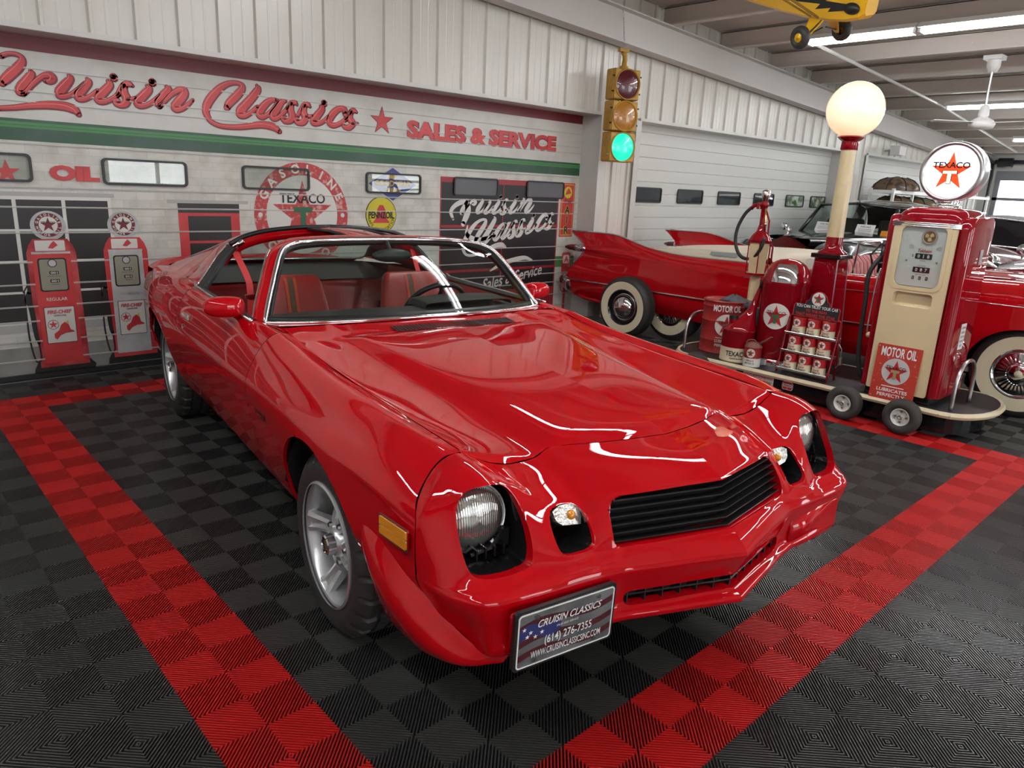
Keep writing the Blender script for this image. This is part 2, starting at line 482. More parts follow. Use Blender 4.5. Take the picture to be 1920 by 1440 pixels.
while x < 20:
    pu.add(sl(x, x + 0.012, -12, 2.8, 0.36, 0.58)); pu.add(sl(x - 0.07, x + 0.012, -12, 2.8, 0.36, 0.372))
    pu.add(sl(x, x + 0.08, -12, 2.8, 0.57, 0.585))
    for y in (2.2, 1.2, 0.2): pu.add(cyl((x - 0.004, y, RAF(x) + 0.47), (x + 0.01, y, RAF(x) + 0.47), 0.012, n=8))
    x += 1.3
struct(pu.build('trim_4', PURL))

# ---- garage doors
def door(n, x0, x1, material, seams):
    d = MB(); zs = [0] + sorted(seams) + [2.40]; prof = []
    for a, b in zip(zs, zs[1:]):
        prof += [(0.0, a + 0.006), (0.0, b - 0.006), (0.012, b - 0.002), (0.012, b + 0.002)]
    prof = [(0, 0)] + prof[:-2] + [(0, 2.40)]
    d.add(grid([[(x0, YD + p[0], p[1]) for p in prof], [(x1, YD + p[0], p[1]) for p in prof]]))
    o = d.build('door_%d' % n, material); return struct(o)
def door_window(n, x0, x1, z0, z1, pane):
    wd = MB(); cx, cz = (x0 + x1) / 2, (z0 + z1) / 2; F = frame((cx, YD - 0.004, cz), (1, 0, 0), (0, 0, 1))
    wd.add(ring(rrect(x1 - x0, z1 - z0, 0.035), rrect(x1 - x0 - 0.034, z1 - z0 - 0.034, 0.022), 0.016), 0, False, F)
    o = struct(wd.build('window_%d' % n, BLKPL))
    p = MB(); p.add(prism(rrect(x1 - x0 - 0.03, z1 - z0 - 0.03, 0.022), 0.006), 0, False, F)
    p.build('pane', pane, o)
MURALW = mat('whitewashed_brick_print', (0.66, 0.655, 0.60), 0.42)
def brick(mt):
    nt = mt.node_tree; b = nt.nodes['Principled BSDF']
    tc = nt.nodes.new('ShaderNodeTexCoord'); mp = nt.nodes.new('ShaderNodeMapping'); br = nt.nodes.new('ShaderNodeTexBrick')
    mp.inputs['Rotation'].default_value = (R(90), 0, 0)
    br.inputs['Color1'].default_value = (0.68, 0.67, 0.61, 1); br.inputs['Color2'].default_value = (0.60, 0.595, 0.545, 1)
    br.inputs['Mortar'].default_value = (0.555, 0.545, 0.495, 1); br.inputs['Scale'].default_value = 1.0
    br.inputs['Mortar Size'].default_value = 0.0035; br.inputs['Mortar Smooth'].default_value = 0.6
    br.inputs['Brick Width'].default_value = 0.20; br.inputs['Row Height'].default_value = 0.062
    n = nt.nodes.new('ShaderNodeTexNoise'); n.inputs['Scale'].default_value = 7; n.inputs['Detail'].default_value = 8
    rp = nt.nodes.new('ShaderNodeValToRGB'); rp.color_ramp.elements[0].position = 0.30; rp.color_ramp.elements[1].position = 0.55
    rp.color_ramp.elements[0].color = (0.80, 0.79, 0.75, 1)
    mx = nt.nodes.new('ShaderNodeMix'); mx.data_type = 'RGBA'; mx.blend_type = 'MULTIPLY'; mx.inputs['Factor'].default_value = 1
    nt.links.new(tc.outputs['Object'], mp.inputs['Vector']); nt.links.new(mp.outputs[0], br.inputs['Vector'])
    nt.links.new(tc.outputs['Object'], n.inputs['Vector']); nt.links.new(n.outputs['Fac'], rp.inputs['Fac'])
    nt.links.new(br.outputs['Color'], mx.inputs['A']); nt.links.new(rp.outputs['Color'], mx.inputs['B'])
    nt.links.new(mx.outputs['Result'], b.inputs['Base Color'])
brick(MURALW)
DKPANE = mat('dark_window_pane', (0.03, 0.035, 0.04), 0.06, spec=0.8)
SEAMS = [0.13, 0.27, 0.42, 0.53, 0.69, 0.85, 1.06, 1.24, 1.375, 1.67, 1.95, 2.02, 2.17]
door(1, -0.9, 5.94, MURALW, SEAMS)
door(2, 6.70, 12.6, DOORW, [0.12 + 0.155 * k for k in range(15)])
door(3, 13.5, 19.0, DOORW, [0.12 + 0.155 * k for k in range(15)])
GREYFILM = mat('grey_window_film', (0.17, 0.17, 0.18), 0.12, spec=0.7)
for n, (a, b) in enumerate(((-0.39, 0.228), (0.674, 1.29), (1.738, 2.354), (2.937, 3.576), (3.995, 4.615), (5.051, 5.668))):
    door_window(n + 1, a, b, 1.41, 1.605, CLEAR if n < 4 else GREYFILM)
GREENPANE = mat('window_with_foliage', (0.10, 0.14, 0.06), 0.1, noise=(8, (0.5, 0.6, 0.5), 0.4, 0.55))
k = 10
for i, x in enumerate((6.98, 7.99, 9.03, 10.08, 11.13, 12.02)):
    door_window(k, x, min(x + 0.635, 12.58), 1.40, 1.60, DKPANE if i < 4 else GREENPANE); k += 1

# dark strip and steel threshold at the foot of the left door
b1 = MB(); b1.add(box((2.5, 3.075, 0.012), (6.9, 0.03, 0.045)), 0); b1.add(box((2.5, 3.03, -0.002), (6.9, 0.025, 0.01)), 1)
struct(b1.build('baseboard_left', [BLKPL, STEEL]))

# ================================================================== THE PRINTED MURAL on the left garage door
MF = frame((0, YD - 0.001, 0), (1, 0, 0), (0, 0, 1))            # local x = along the door, y = up, z = towards the room
mural = thing('printed_mural', 'old filling station scene printed across the left garage door', 'mural', (0, YD, 0))
def ML(depth, x=0, z=0, sx=1, sz=None):
    return MF @ Matrix.Translation((x, z, depth)) @ Matrix.Diagonal((sx, sz or sx, 1, 1))
def mpart(name, mb, mats):
    o = mb.build(name, mats, mural); o.location = (0, -YD, 0); return o
def rect(x0, x1, z0, z1): return prism([(x0, z0), (x1, z0), (x1, z1), (x0, z1)], 0.0012)
MRED = mat('mural_red', (0.50, 0.025, 0.03), 0.4, noise=(2.5, (0.62, 0.06, 0.06), 0.35, 0.65))
MDRED = mat('mural_dark_red', (0.17, 0.012, 0.022), 0.4)
MGREEN = mat('mural_green', (0.018, 0.085, 0.04), 0.4, noise=(4, (0.05, 0.10, 0.075), 0.3, 0.6))
MLGREEN = mat('mural_light_green', (0.06, 0.24, 0.07), 0.4)
MDARK = mat('mural_dark_glass', (0.022, 0.021, 0.020), 0.4)
MGREY = mat('mural_grey', (0.42, 0.42, 0.40), 0.45)
MLGREY = mat('mural_board', (0.64, 0.635, 0.59), 0.42, noise=(5, (0.56, 0.55, 0.50), 0.3, 0.55))
MSILV = mat('mural_silver', (0.40, 0.41, 0.42), 0.4, noise=(6, (0.55, 0.56, 0.56), 0.35, 0.65))
MBLACK = mat('mural_black', (0.016, 0.014, 0.016), 0.4)
MYEL = mat('mural_yellow', (0.62, 0.53, 0.03), 0.45)
MBLUE = mat('mural_blue', (0.05, 0.07, 0.26), 0.45)
MCREAMW = mat('mural_white', (0.72, 0.71, 0.66), 0.42)
MPED = mat('mural_pavement', (0.30, 0.30, 0.28), 0.45, noise=(5, (0.22, 0.22, 0.20), 0.35, 0.65))

b = MB(); b.add(rect(-0.88, 5.93, 1.835, 2.28), 0, False, ML(0)); mpart('sign_board', b, MLGREY)
b = MB(); b.add(rect(-0.88, 5.93, 2.283, 2.40), 0, False, ML(0.0)); mpart('top_band', b, MDRED)
b = MB(); b.add(rect(-0.88, 5.93, 1.69, 1.835), 0, False, ML(0.0)); b.add(rect(-0.88, 5.93, 1.775, 1.815), 1, False, ML(0.0015)); b.add(rect(-0.88, 5.93, 1.792, 1.796), 0, False, ML(0.003))
mpart('green_band', b, [MGREEN, MLGREEN])
b = MB(); b.add(rect(-0.88, 3.83, 0.0, 0.23), 0, False, ML(0.0)); mpart('pavement', b, MPED)
def strip(z, h, mi_): b.add(rect(-0.88, 5.93, z, z + h), mi_, False, ML(0.0045))
b = MB()
for z in SEAMS: strip(z - 0.006, 0.005, 0); strip(z + 0.001, 0.004, 1)
mpart('door_seam_lines', b, [MGREY, MCREAMW])

# ---- brush script
def ZA(p): return (p[0] / 6, p[1] / 6)
def ZB(p): return (320 + p[0] / 6, p[1] / 6)
SA = [[(0,625,40),(80,600,36),(170,605,36),(235,640,42),(240,690,70),(200,750,90),(130,815,95),(60,880,90),(15,930,60)],
 [(-30,1215,35),(0,1212,40),(150,1205,45),(350,1185,60),(550,1178,75),(720,1192,85),(830,1230,80),(880,1285,40)],
 [(335,790,25),(345,830,70),(300,900,90),(240,970,92),(215,1025,80),(250,1050,45)],[(260,1045,40),(310,1000,40),(350,955,40),(420,890,45),(490,845,50),(555,845,70),(585,880,75),(555,912,55),(500,905,30)],
 [(765,840,20),(785,880,65),(730,950,90),(670,1020,95),(665,1070,70),(720,1080,50),(790,1060,42),(860,1010,40),(940,940,30)],
 [(970,880,20),(990,920,65),(940,980,85),(880,1050,90),(880,1100,70),(940,1110,50),(1010,1080,42),(1090,1020,40)],
 [(1205,905,25),(1230,950,70),(1170,1020,85),(1105,1090,90),(1110,1130,70),(1170,1140,48),(1250,1110,42),(1330,1050,38)],[(1268,862,70),(1272,872,74)],
 [(1310,1070,30),(1350,1000,45),(1390,950,52),(1440,940,55),(1485,962,20)],[(1385,960,60),(1390,1040,75),(1420,1110,80),(1400,1165,70),(1340,1182,46),(1285,1155,32),(1310,1118,26),(1350,1140,20)],
 [(1430,1120,30),(1520,1100,34)],[(1645,960,25),(1670,1000,70),(1610,1070,85),(1545,1140,90),(1560,1180,65),(1620,1185,46),(1700,1150,42),(1790,1070,30)],[(1703,918,70),(1707,926,74)],
 [(1865,965,25),(1890,1000,65),(1830,1070,80),(1775,1150,85),(1785,1190,50)],[(1790,1190,40),(1850,1130,40),(1920,1060,45),(2000,1010,55),(2060,1010,70),(2065,1060,85),(2010,1130,90),(1960,1190,80),(1980,1228,60),(2050,1215,46),(2110,1170,38),(2160,1120,22)]]
SB = [[(625,1205,60),(660,1150,80),(730,1080,85),(790,1010,72),(800,960,48),(740,930,40),(650,935,50),(560,980,70),(470,1070,85),(410,1160,85),(390,1240,70),(410,1310,55),(460,1370,42),(552,1411,42),(680,1425,46),(814,1422,52),(1011,1400,66),(1142,1422,72),(1219,1476,40)],
 [(960,955,20),(975,1000,70),(920,1080,85),(850,1160,90),(780,1240,95),(775,1290,66),(830,1300,48),(900,1260,42),(970,1200,38)],
 [(1185,1125,40),(1130,1120,50),(1070,1160,70),(1010,1230,80),(990,1285,72),(1030,1315,48),(1090,1280,42),(1150,1220,42),(1200,1150,40)],[(1290,1135,18),(1240,1150,60),(1190,1220,80),(1140,1290,80),(1155,1330,55),(1200,1322,42),(1260,1270,38),(1320,1200,36)],
 [(1300,1225,30),(1345,1160,46),(1390,1150,50),(1415,1175,18)],[(1350,1165,50),(1345,1240,70),(1360,1300,75),(1340,1350,66),(1280,1365,38),(1250,1330,28),(1290,1310,20)],
 [(1410,1310,30),(1450,1250,36),(1490,1185,48),(1535,1172,50),(1562,1198,18)],[(1500,1185,50),(1490,1260,70),(1510,1320,75),(1480,1372,66),(1420,1380,38),(1395,1345,28),(1430,1330,20)],
 [(1520,1310,26),(1590,1300,26)],[(1680,1190,25),(1700,1220,65),(1650,1290,80),(1600,1360,80),(1630,1385,52),(1700,1370,40),(1770,1310,36)],[(1716,1155,60),(1722,1162,64)],
 [(1960,1280,60),(1945,1220,55),(1880,1225,62),(1810,1290,76),(1780,1360,74),(1815,1405,56),(1890,1390,44),(1975,1330,38)],
 [(1960,1340,28),(2010,1270,44),(2050,1240,48),(2085,1260,18)],[(2020,1255,50),(2012,1330,66),(2040,1385,70),(2000,1430,60),(1945,1425,34),(1935,1395,24)],[(2040,1390,30),(2095,1385,20)]]
STROKES = []                                             # centre lines in door coordinates (x, z, width) metres
for S_, Z_ in ((SA, ZA), (SB, ZB)):
    for st in S_:
        q = []
        for p in st:
            px, py = Z_(p); a = on_plane(px, py, 1, YD); hh = p[2] / 12
            t = on_plane(px, py - hh, 1, YD) - on_plane(px, py + hh, 1, YD); q.append((a.x, a.z, abs(t.z)))
        STROKES.append(q)
b = MB()
for st in STROKES:
    b.add(ribbon([(p[0] + 0.004, p[1] - 0.004, p[2] + 0.016) for p in st]), 0, False, ML(0.0050))
    b.add(ribbon(st), 1, False, ML(0.0062))
    b.add(ribbon([(p[0] - p[2] * 0.24, p[1] + p[2] * 0.1, max(0.003, p[2] * 0.10)) for p in st]), 2, False, ML(0.0070))
mpart('script_lettering', b, [MDRED, MRED, mat('mural_pink', (0.72, 0.22, 0.20), 0.4)])
b = MB(); b.add(prism(star(0.135), 0.001), 0, False, ML(0.005, 3.12, 2.075)); b.add(prism(star(0.122), 0.001), 1, False, ML(0.0065, 3.12, 2.075))
mpart('painted_star', b, [MDRED, MRED])
b = MB(); b.add(text('SALES & SERVICE', 0.150, 2.09, 0.05), 1, False, ML(0.0055, 4.448, 2.035)); b.add(text('SALES & SERVICE', 0.150, 2.09, 0.07), 0, False, ML(0.0030, 4.454, 2.029))
mpart('block_lettering', b, [MDRED, MRED])
b = MB(); b.add(text('OIL', 0.110, 0.325, 0.07), 0, False, ML(0.0050, 0.492, 1.482)); mpart('oil_lettering', b, MRED)
b = MB(); b.add(prism(star(0.085), 0.001), 0, False, ML(0.0045, 0.075, 1.475)); mpart('painted_star', b, MRED)
# ---- painted window with small panes, and the red framed window
b = MB(); b.add(rect(-0.88, 0.715, 0.40, 1.315), 0, False, ML(0.0)); b.add(rect(-0.88, 0.74, 1.315, 1.345), 2, False, ML(0.001)); b.add(rect(-0.88, 0.73, 0.34, 0.40), 2, False, ML(0.001))
for i in range(-3, 2):
    for j in range(4):
        x0 = 0.105 + 0.305 * i; b.add(rect(x0, x0 + 0.28, 0.42 + 0.222 * j, 0.42 + 0.222 * j + 0.205), 1, False, ML(0.0015))
mpart('painted_window', b, [MCREAMW, MDARK, MGREY])
b = MB(); b.add(rect(1.20, 1.70, 0.05, 1.285), 0, False, ML(0.0)); b.add(rect(1.275, 1.625, 0.1, 1.185), 1, False, ML(0.0015)); b.add(rect(1.20, 1.70, 1.21, 1.285), 1, False, ML(0.0015))
b.add(rect(1.275, 1.625, 0.965, 0.985), 0, False, ML(0.003)); b.add(rect(1.12, 1.78, 1.285, 1.312), 2, False, ML(0.0015))
mpart('painted_red_window', b, [MRED, MDARK, MGREY])
# ---- round station emblem
b = MB(); cx, cz = 2.285, 1.20
b.add(prism(circle(0.455, 56), 0.0008), 0, False, ML(0.001, cx, cz)); b.add(prism(circle(0.345, 56), 0.0008), 1, False, ML(0.002, cx, cz))
b.add(prism(star(0.30), 0.0008), 0, False, ML(0.003, cx, cz)); b.add(text('TEXACO', 0.085, 0.44, 0.02), 2, False, ML(0.0032, cx, cz + 0.145))
b.add(text('T', 0.20, 0.18, 0.05), 3, False, ML(0.0038, cx, cz - 0.03)); b.add(arc_text('GASOLINE', 0.40, 0.08, 90, 130, 0.03), 1, False, ML(0.003, cx, cz)); b.add(arc_text('MOTOR OIL', 0.40, 0.08, 270, 130, 0.03, inward=True), 1, False, ML(0.003, cx, cz))
for s_ in (-1, 1): b.add(disc(0.02, 0.001), 1, False, ML(0.003, cx + s_ * 0.40, cz))
mpart('painted_round_emblem', b, [mat('faded_sign_red', (0.50, 0.05, 0.05), 0.5, noise=(30, (0.60, 0.35, 0.32), 0.36, 0.48)), MCREAMW, INK, SIGNGREEN])
# ---- tyre and oil signs
b = MB(); b.add(prism([(-0.275, 0), (0, -0.155), (0.275, 0), (0, 0.155)], 0.001), 0, False, ML(0.0015, 3.245, 1.50)); b.add(text('GOOD YEAR', 0.055, 0.42, 0.04), 1, False, ML(0.003, 3.245, 1.508)); b.add(text('TIRES', 0.05, 0.19, 0.03), 1, False, ML(0.003, 3.245, 1.438))
b.add(prism([(-0.07, 0), (0.02, -0.012), (0.06, 0.03), (0, 0.02), (-0.02, 0.05)], 0.001), 1, False, ML(0.003, 3.245, 1.56))
mpart('painted_tyre_sign', b, [MBLUE, mat('mural_gold', (0.55, 0.36, 0.06), 0.45)])
b = MB(); b.add(disc(0.175, 0.001), 1, False, ML(0.0015, 3.11, 1.205)); b.add(disc(0.168, 0.001), 0, False, ML(0.0028, 3.11, 1.205)); b.add(text('PENNZOIL', 0.066, 0.29, 0.03), 1, False, ML(0.006, 3.11, 1.205))
b.add(prism([(-0.10, -0.07), (0.10, -0.07), (0.055, -0.02), (0.045, 0.06), (0.02, 0.10), (-0.02, 0.10), (-0.045, 0.06), (-0.055, -0.02)], 0.001), 2, False, ML(0.0045, 3.11, 1.20)); b.add(arc_text('SOUND YOUR Z', 0.148, 0.02, 90, 110, 0.0), 1, False, ML(0.0045, 3.11, 1.205)) if False else None
b.add(arc_text('SAFE LUBRICATION', 0.142, 0.03, 270, 150, 0.0, inward=True), 1, False, ML(0.0045, 3.11, 1.205))
mpart('painted_oil_sign', b, [MYEL, INK, MRED])
# ---- black board with white script
b = MB(); b.add(rect(3.828, 5.60, 0.10, 1.60), 0, False, ML(0.0)); b.add(rect(3.845, 5.58, 0.37, 1.545), 1, False, ML(0.0015))
for z in (1.08, 0.60): b.add(rect(3.828, 5.60, z, z + 0.028), 0, False, ML(0.003))
b.add(rect(4.70, 4.712, 0.37, 1.545), 0, False, ML(0.003))
mpart('painted_black_board', b, [mat('mural_board_red', (0.34, 0.02, 0.03), 0.4), MBLACK])
b = MB()
def rescript(strokes, x0, z0, k, slope, src):
    for st in strokes: b.add(ribbon([((p[0] - src) * k + x0, (p[1] - 2.0) * k * 1.05 + z0 + (p[0] - src) * k * slope, p[2] * k * 1.05) for p in st]), 0, False, ML(0.0045))
nA = len(SA)
rescript(STROKES[2:nA], 4.22, 1.225, 0.93, 0.03, 0.33); rescript(STROKES[nA:], 4.30, 0.885, 1.0, 0.17, 1.62)
b.add(ribbon([(4.00, 1.17, 0.03), (3.97, 1.25, 0.045), (4.04, 1.32, 0.05), (4.16, 1.35, 0.06), (4.20, 1.26, 0.08), (4.14, 1.12, 0.06)]), 0, False, ML(0.0045))
b.add(ribbon([(4.20, 1.10, 0.02), (4.20, 1.00, 0.05), (4.36, 0.95, 0.05), (4.60, 0.99, 0.03)]), 0, False, ML(0.0045))
b.add(ribbon([(4.55, 0.60, 0.02), (4.75, 0.68, 0.05), (5.05, 0.73, 0.05), (5.20, 0.70, 0.02)]), 0, False, ML(0.0045))
b.add(text('Sales & Service', 0.13, 0.95, 0.01, shear=0.35), 0, False, ML(0.0045, 4.90, 0.52) @ Matrix.Rotation(R(9), 4, 'Z'))
mpart('white_script_lettering', b, mat('chalk_white_print', (0.72, 0.70, 0.66), 0.5, noise=(60, (0.40, 0.39, 0.38), 0.26, 0.32)))
# ---- AIR sign and small printed air meter
b = MB(); b.add(rect(5.635, 5.87, 0.965, 1.60), 0, False, ML(0.001)); b.add(rect(5.65, 5.855, 0.98, 1.585), 1, False, ML(0.002)); b.add(rect(5.658, 5.847, 0.988, 1.577), 0, False, ML(0.003))
b.add(disc(0.068, 0.001), 1, False, ML(0.004, 5.752, 1.49)); b.add(prism([(-0.05, -0.03), (0.05, -0.01), (0.03, 0.03), (0, 0.05), (-0.03, 0.01)], 0.001), 0, False, ML(0.0055, 5.752, 1.49)); b.add(text('Free', 0.05, 0.13, 0.0, shear=0.4), 2, False, ML(0.0045, 5.752, 1.385))
for c_, z in (('A', 1.285), ('I', 1.165), ('R', 1.045)):
    b.add(text(c_, 0.10, None, 0.09), 1, False, ML(0.0040, 5.752, z)); b.add(text(c_, 0.092, None, 0.03), 2, False, ML(0.0055, 5.752, z))
mpart('painted_air_sign', b, [MRED, MYEL, INK])
b = MB(); b.add(rect(5.60, 5.93, 0.60, 0.73), 0, False, ML(0.001)); b.add(prism(rrect(0.15, 0.27, 0.03), 0.001), 1, False, ML(0.0025, 5.79, 0.64)); b.add(prism(rrect(0.11, 0.10, 0.02), 0.001), 2, False, ML(0.004, 5.79, 0.69)); b.add(text('A', 0.08, None, 0.04), 1, False, ML(0.0055, 5.79, 0.69))
b.add(rect(5.77, 5.81, 0.06, 0.52), 1, False, ML(0.0025)); b.add(ribbon([(5.80, 0.5, 0.012), (5.88, 0.42, 0.012), (5.86, 0.3, 0.012), (5.74, 0.3, 0.012), (5.72, 0.42, 0.012), (5.79, 0.5, 0.012)]), 1, False, ML(0.0030))
mpart('painted_air_meter', b, [MLGREEN, MRED, MCREAMW])
# ---- the two printed petrol pumps
def printed_pump(cx, z0, k, body, word, wcol, name):
    b = MB(); T = lambda d: ML(d, cx, z0, k)
    def P(poly, mi_, d): b.add(prism(poly, 0.001), mi_, False, T(d))
    P([(-0.20, 0), (0.20, 0), (0.215, 0.04), (0.165, 0.10), (-0.165, 0.10), (-0.195, 0.04)], 3, 0.002)
    P([(-0.155, 0.05), (0.172, 0.05), (0.158, 0.90), (0.14, 0.955), (0.11, 1.0), (-0.11, 1.0), (-0.14, 0.955), (-0.158, 0.90)], 5, 0.0035)
    P([(-0.125, 0.08), (0.13, 0.08), (0.118, 0.895), (-0.125, 0.895)], 0, 0.005)
    P([(-0.128, 0.893), (0.12, 0.893), (0.12, 0.908), (-0.128, 0.908)], 4, 0.0065)
    P(rrect(0.19, 0.075, 0.006, cx=-0.005, cy=0.952), 1, 0.005)
    P([(-0.02, 0.935), (0.01, 0.93), (0.045, 0.955), (0.02, 0.985), (0.0, 0.965)], 2, 0.0065)
    P(rrect(0.185, 0.245, 0.02, cx=-0.005, cy=0.74), 3, 0.0065); P(rrect(0.165, 0.225, 0.015, cx=-0.005, cy=0.74), 6, 0.008)
    b.add(prism(circle(0.03, 20, -0.005, 0.825), 0.001), 3, False, T(0.0095)); b.add(prism(circle(0.024, 20, -0.005, 0.825), 0.001), 4, False, T(0.011))
    for zz in (0.755, 0.695):
        P(rrect(0.06, 0.024, 0.004, cx=0.0, cy=zz), 3, 0.0095); b.add(text('001', 0.016, 0.045, 0.02), 1, False, T(0.011) @ Matrix.Translation((0, zz, 0)))
    b.add(text('AMOUNT OF SALE', 0.008, 0.09), 3, False, T(0.0095) @ Matrix.Translation((0, 0.73, 0))); b.add(text('GALLONS', 0.008, 0.05), 3, False, T(0.0095) @ Matrix.Translation((0, 0.67, 0)))
    b.add(text(word, 0.024, 0.135, 0.01), 7, False, T(0.0065) @ Matrix.Translation((0, 0.56, 0)))
    P(rrect(0.20, 0.275, 0.006, cx=0.005, cy=0.365), 3, 0.0065); P(rrect(0.192, 0.267, 0.006, cx=0.005, cy=0.365), 1, 0.008)
    b.add(text('FIRE-CHIEF', 0.028, 0.16, 0.03, shear=0.2), 2, False, T(0.0095) @ Matrix.Translation((0.005, 0.465, 0))); b.add(text('GASOLINE', 0.012, 0.08, 0.02), 3, False, T(0.0095) @ Matrix.Translation((0.005, 0.437, 0)))
    b.add(ring(circle(0.036, 24), circle(0.033, 24), 0.001), 3, False, T(0.0095) @ Matrix.Translation((-0.045, 0.37, 0))); b.add(prism(star(0.032), 0.001), 2, False, T(0.0095) @ Matrix.Translation((-0.045, 0.37, 0)))
    P([(-0.045, 0.27), (-0.03, 0.255), (-0.005, 0.285), (0.03, 0.30), (0.09, 0.305), (0.085, 0.315), (0.065, 0.325), (0.055, 0.365), (0.03, 0.385), (0.005, 0.365), (-0.012, 0.325), (-0.045, 0.30)], 2, 0.0095)
    P([(0.035, 0.38), (0.055, 0.40), (0.057, 0.37)], 8, 0.0095)
    b.add(prism(circle(0.105, 32), 0.001), 4, False, T(0.002) @ Matrix.Translation((0, 1.095, 0)) @ Matrix.Diagonal((1.08, 1, 1, 1))); b.add(prism(circle(0.086, 32), 0.001), 9, False, T(0.0035) @ Matrix.Translation((0, 1.10, 0))); b.add(prism(circle(0.06, 32), 0.001), 1, False, T(0.005) @ Matrix.Translation((0, 1.10, 0)))
    b.add(prism(star(0.054), 0.001), 9, False, T(0.0065) @ Matrix.Translation((0, 1.10, 0))); b.add(arc_text('GASOLINE', 0.073, 0.018, 90, 150, 0.03), 1, False, T(0.005) @ Matrix.Translation((0, 1.10, 0))); b.add(arc_text('MOTOR OIL', 0.073, 0.018, 270, 150, 0.03, inward=True), 1, False, T(0.005) @ Matrix.Translation((0, 1.10, 0)))
    b.add(text('TEXACO', 0.014, 0.09, 0.02), 3, False, T(0.0075) @ Matrix.Translation((0, 1.118, 0)))
    for st in ([(-0.17, 0.62, 0.03), (-0.19, 0.56, 0.03), (-0.17, 0.50, 0.035), (-0.16, 0.30, 0.03), (-0.15, 0.24, 0.02)], [(-0.20, 0.62, 0.008), (-0.205, 0.30, 0.012), (-0.185, 0.12, 0.012), (-0.16, 0.10, 0.012), (-0.145, 0.13, 0.012), (-0.15, 0.26, 0.012)], [(-0.205, 0.62, 0.01), (-0.16, 0.70, 0.008)]):
        b.add(ribbon(st), 3, False, T(0.0055))
    mpart(name, b, [body, MCREAMW, MRED, MDARK, MSILV, MRED if body is not MRED else mat('mural_pump_side_red', (0.36, 0.02, 0.025), 0.4, noise=(6, (0.55, 0.08, 0.08), 0.4, 0.6)), mat('mural_dial', (0.30, 0.29, 0.22), 0.45), wcol, MYEL, MDRED])
printed_pump(0.285, 0.015, 1.0, MRED, 'REGULAR', MCREAMW, 'painted_red_pump')
printed_pump(0.785, 0.035, 0.985, MSILV, 'PREMIUM', MGREY, 'painted_silver_pump')

# ================================================================== CEILING THINGS
TUBE = mat('fluorescent_tube', (1, 1, 1), 0.5, emit=(0.94, 0.97, 1.0), estr=30.0)
def fixture(x, y, label):
    t = thing('ceiling_light', label, 'light', (x, y, RAF(x) + 0.30), 0, 'fluorescent ceiling lights')
    t.rotation_euler = (0, R(2.86), 0)
    h = MB(); h.add(prism([(-0.11, 0), (0.11, 0), (0.05, 0.06), (-0.05, 0.06)], 1.22, frame((0, 0.61, 0), (1, 0, 0), (0, 0, 1)))); h.build('reflector', WHITE, t)
    for s_ in (-1, 1):
        u = MB(); u.add(cyl((s_ * 0.045, -0.58, -0.022), (s_ * 0.045, 0.58, -0.022), 0.019, n=10), 0, True); u.build('tube', TUBE, t)
    for y_ in (0.595, -0.595): e = MB(); e.add(box((0, y_, -0.02), (0.14, 0.03, 0.045))); e.build('lamp_holder', WHITE, t)
    return t
f0 = fixture(8.0, 0.87, 'fluorescent light just behind the yellow model aircraft, nearest the wall')
ROWS = [(8.0, -0.37, 'second fluorescent light in the row behind the yellow model aircraft'), (12.9, 0.85, 'distant fluorescent light behind the ceiling fan')]
for x, y, l in ROWS: dup(f0, (x, y, RAF(x) + 0.30), label=l).rotation_euler = (0, R(2.86), 0)
LIGHTS = []                                         # the rows continue over and behind the photographer
for x in (-1.8, 3.1, 8.0, 12.9, 17.0):
    for k in range(6):
        y = 0.87 - 1.24 * k
        if (x, round(y, 2)) in ((8.0, 0.87), (8.0, -0.37), (12.9, 0.87)): continue
        dup(f0, (x, y, RAF(x) + 0.30), label='fluorescent light overhead, outside the picture').rotation_euler = (0, R(2.86), 0)
c = MB(); c.add(tube([(8.15, 1.53, RAF(8.15) + 0.335), (12.9, 1.56, RAF(12.9) + 0.335), (19.5, 2.0, RAF(19.5) + 0.335)], 0.022, 8), 0, True)
tag(c.build('conduit', WALLG), 'grey metal conduit running along the ceiling under the purlins', 'conduit')

# ceiling fan
fx = 9.9
fan = thing('ceiling_fan', 'white three blade ceiling fan hanging beside the distant lights', 'fan', (fx, 0.03, RAF(fx) + 0.36))
q = MB(); q.add(box((0, 0, 0.0), (0.20, 0.20, 0.05))); q.add(lathe([(0.075, -0.02), (0.075, -0.10), (0.05, -0.16), (0, -0.16)], 16), 0, True); q.build('mount', WHITE, fan)
q = MB(); q.add(cyl((0, 0, -0.1), (0, 0, -0.58), 0.014)); q.build('downrod', STEEL, fan)
q = MB(); q.add(lathe([(0.03, -0.54), (0.05, -0.56), (0.06, -0.66), (0.05, -0.68), (0.12, -0.72), (0.15, -0.76), (0.13, -0.81), (0, -0.83)], 20), 0, True); q.build('motor', WHITE, fan)
for k in range(3):
    q = MB(); q.add(prism([(0.12, -0.03), (0.2, -0.05), (0.62, -0.065), (0.64, 0.05), (0.2, 0.05), (0.12, 0.03)], 0.008)); bl = q.build('blade', WHITE, fan, (0, 0, -0.755)); bl.rotation_euler = (R(6), 0, R(20 + 120 * k))
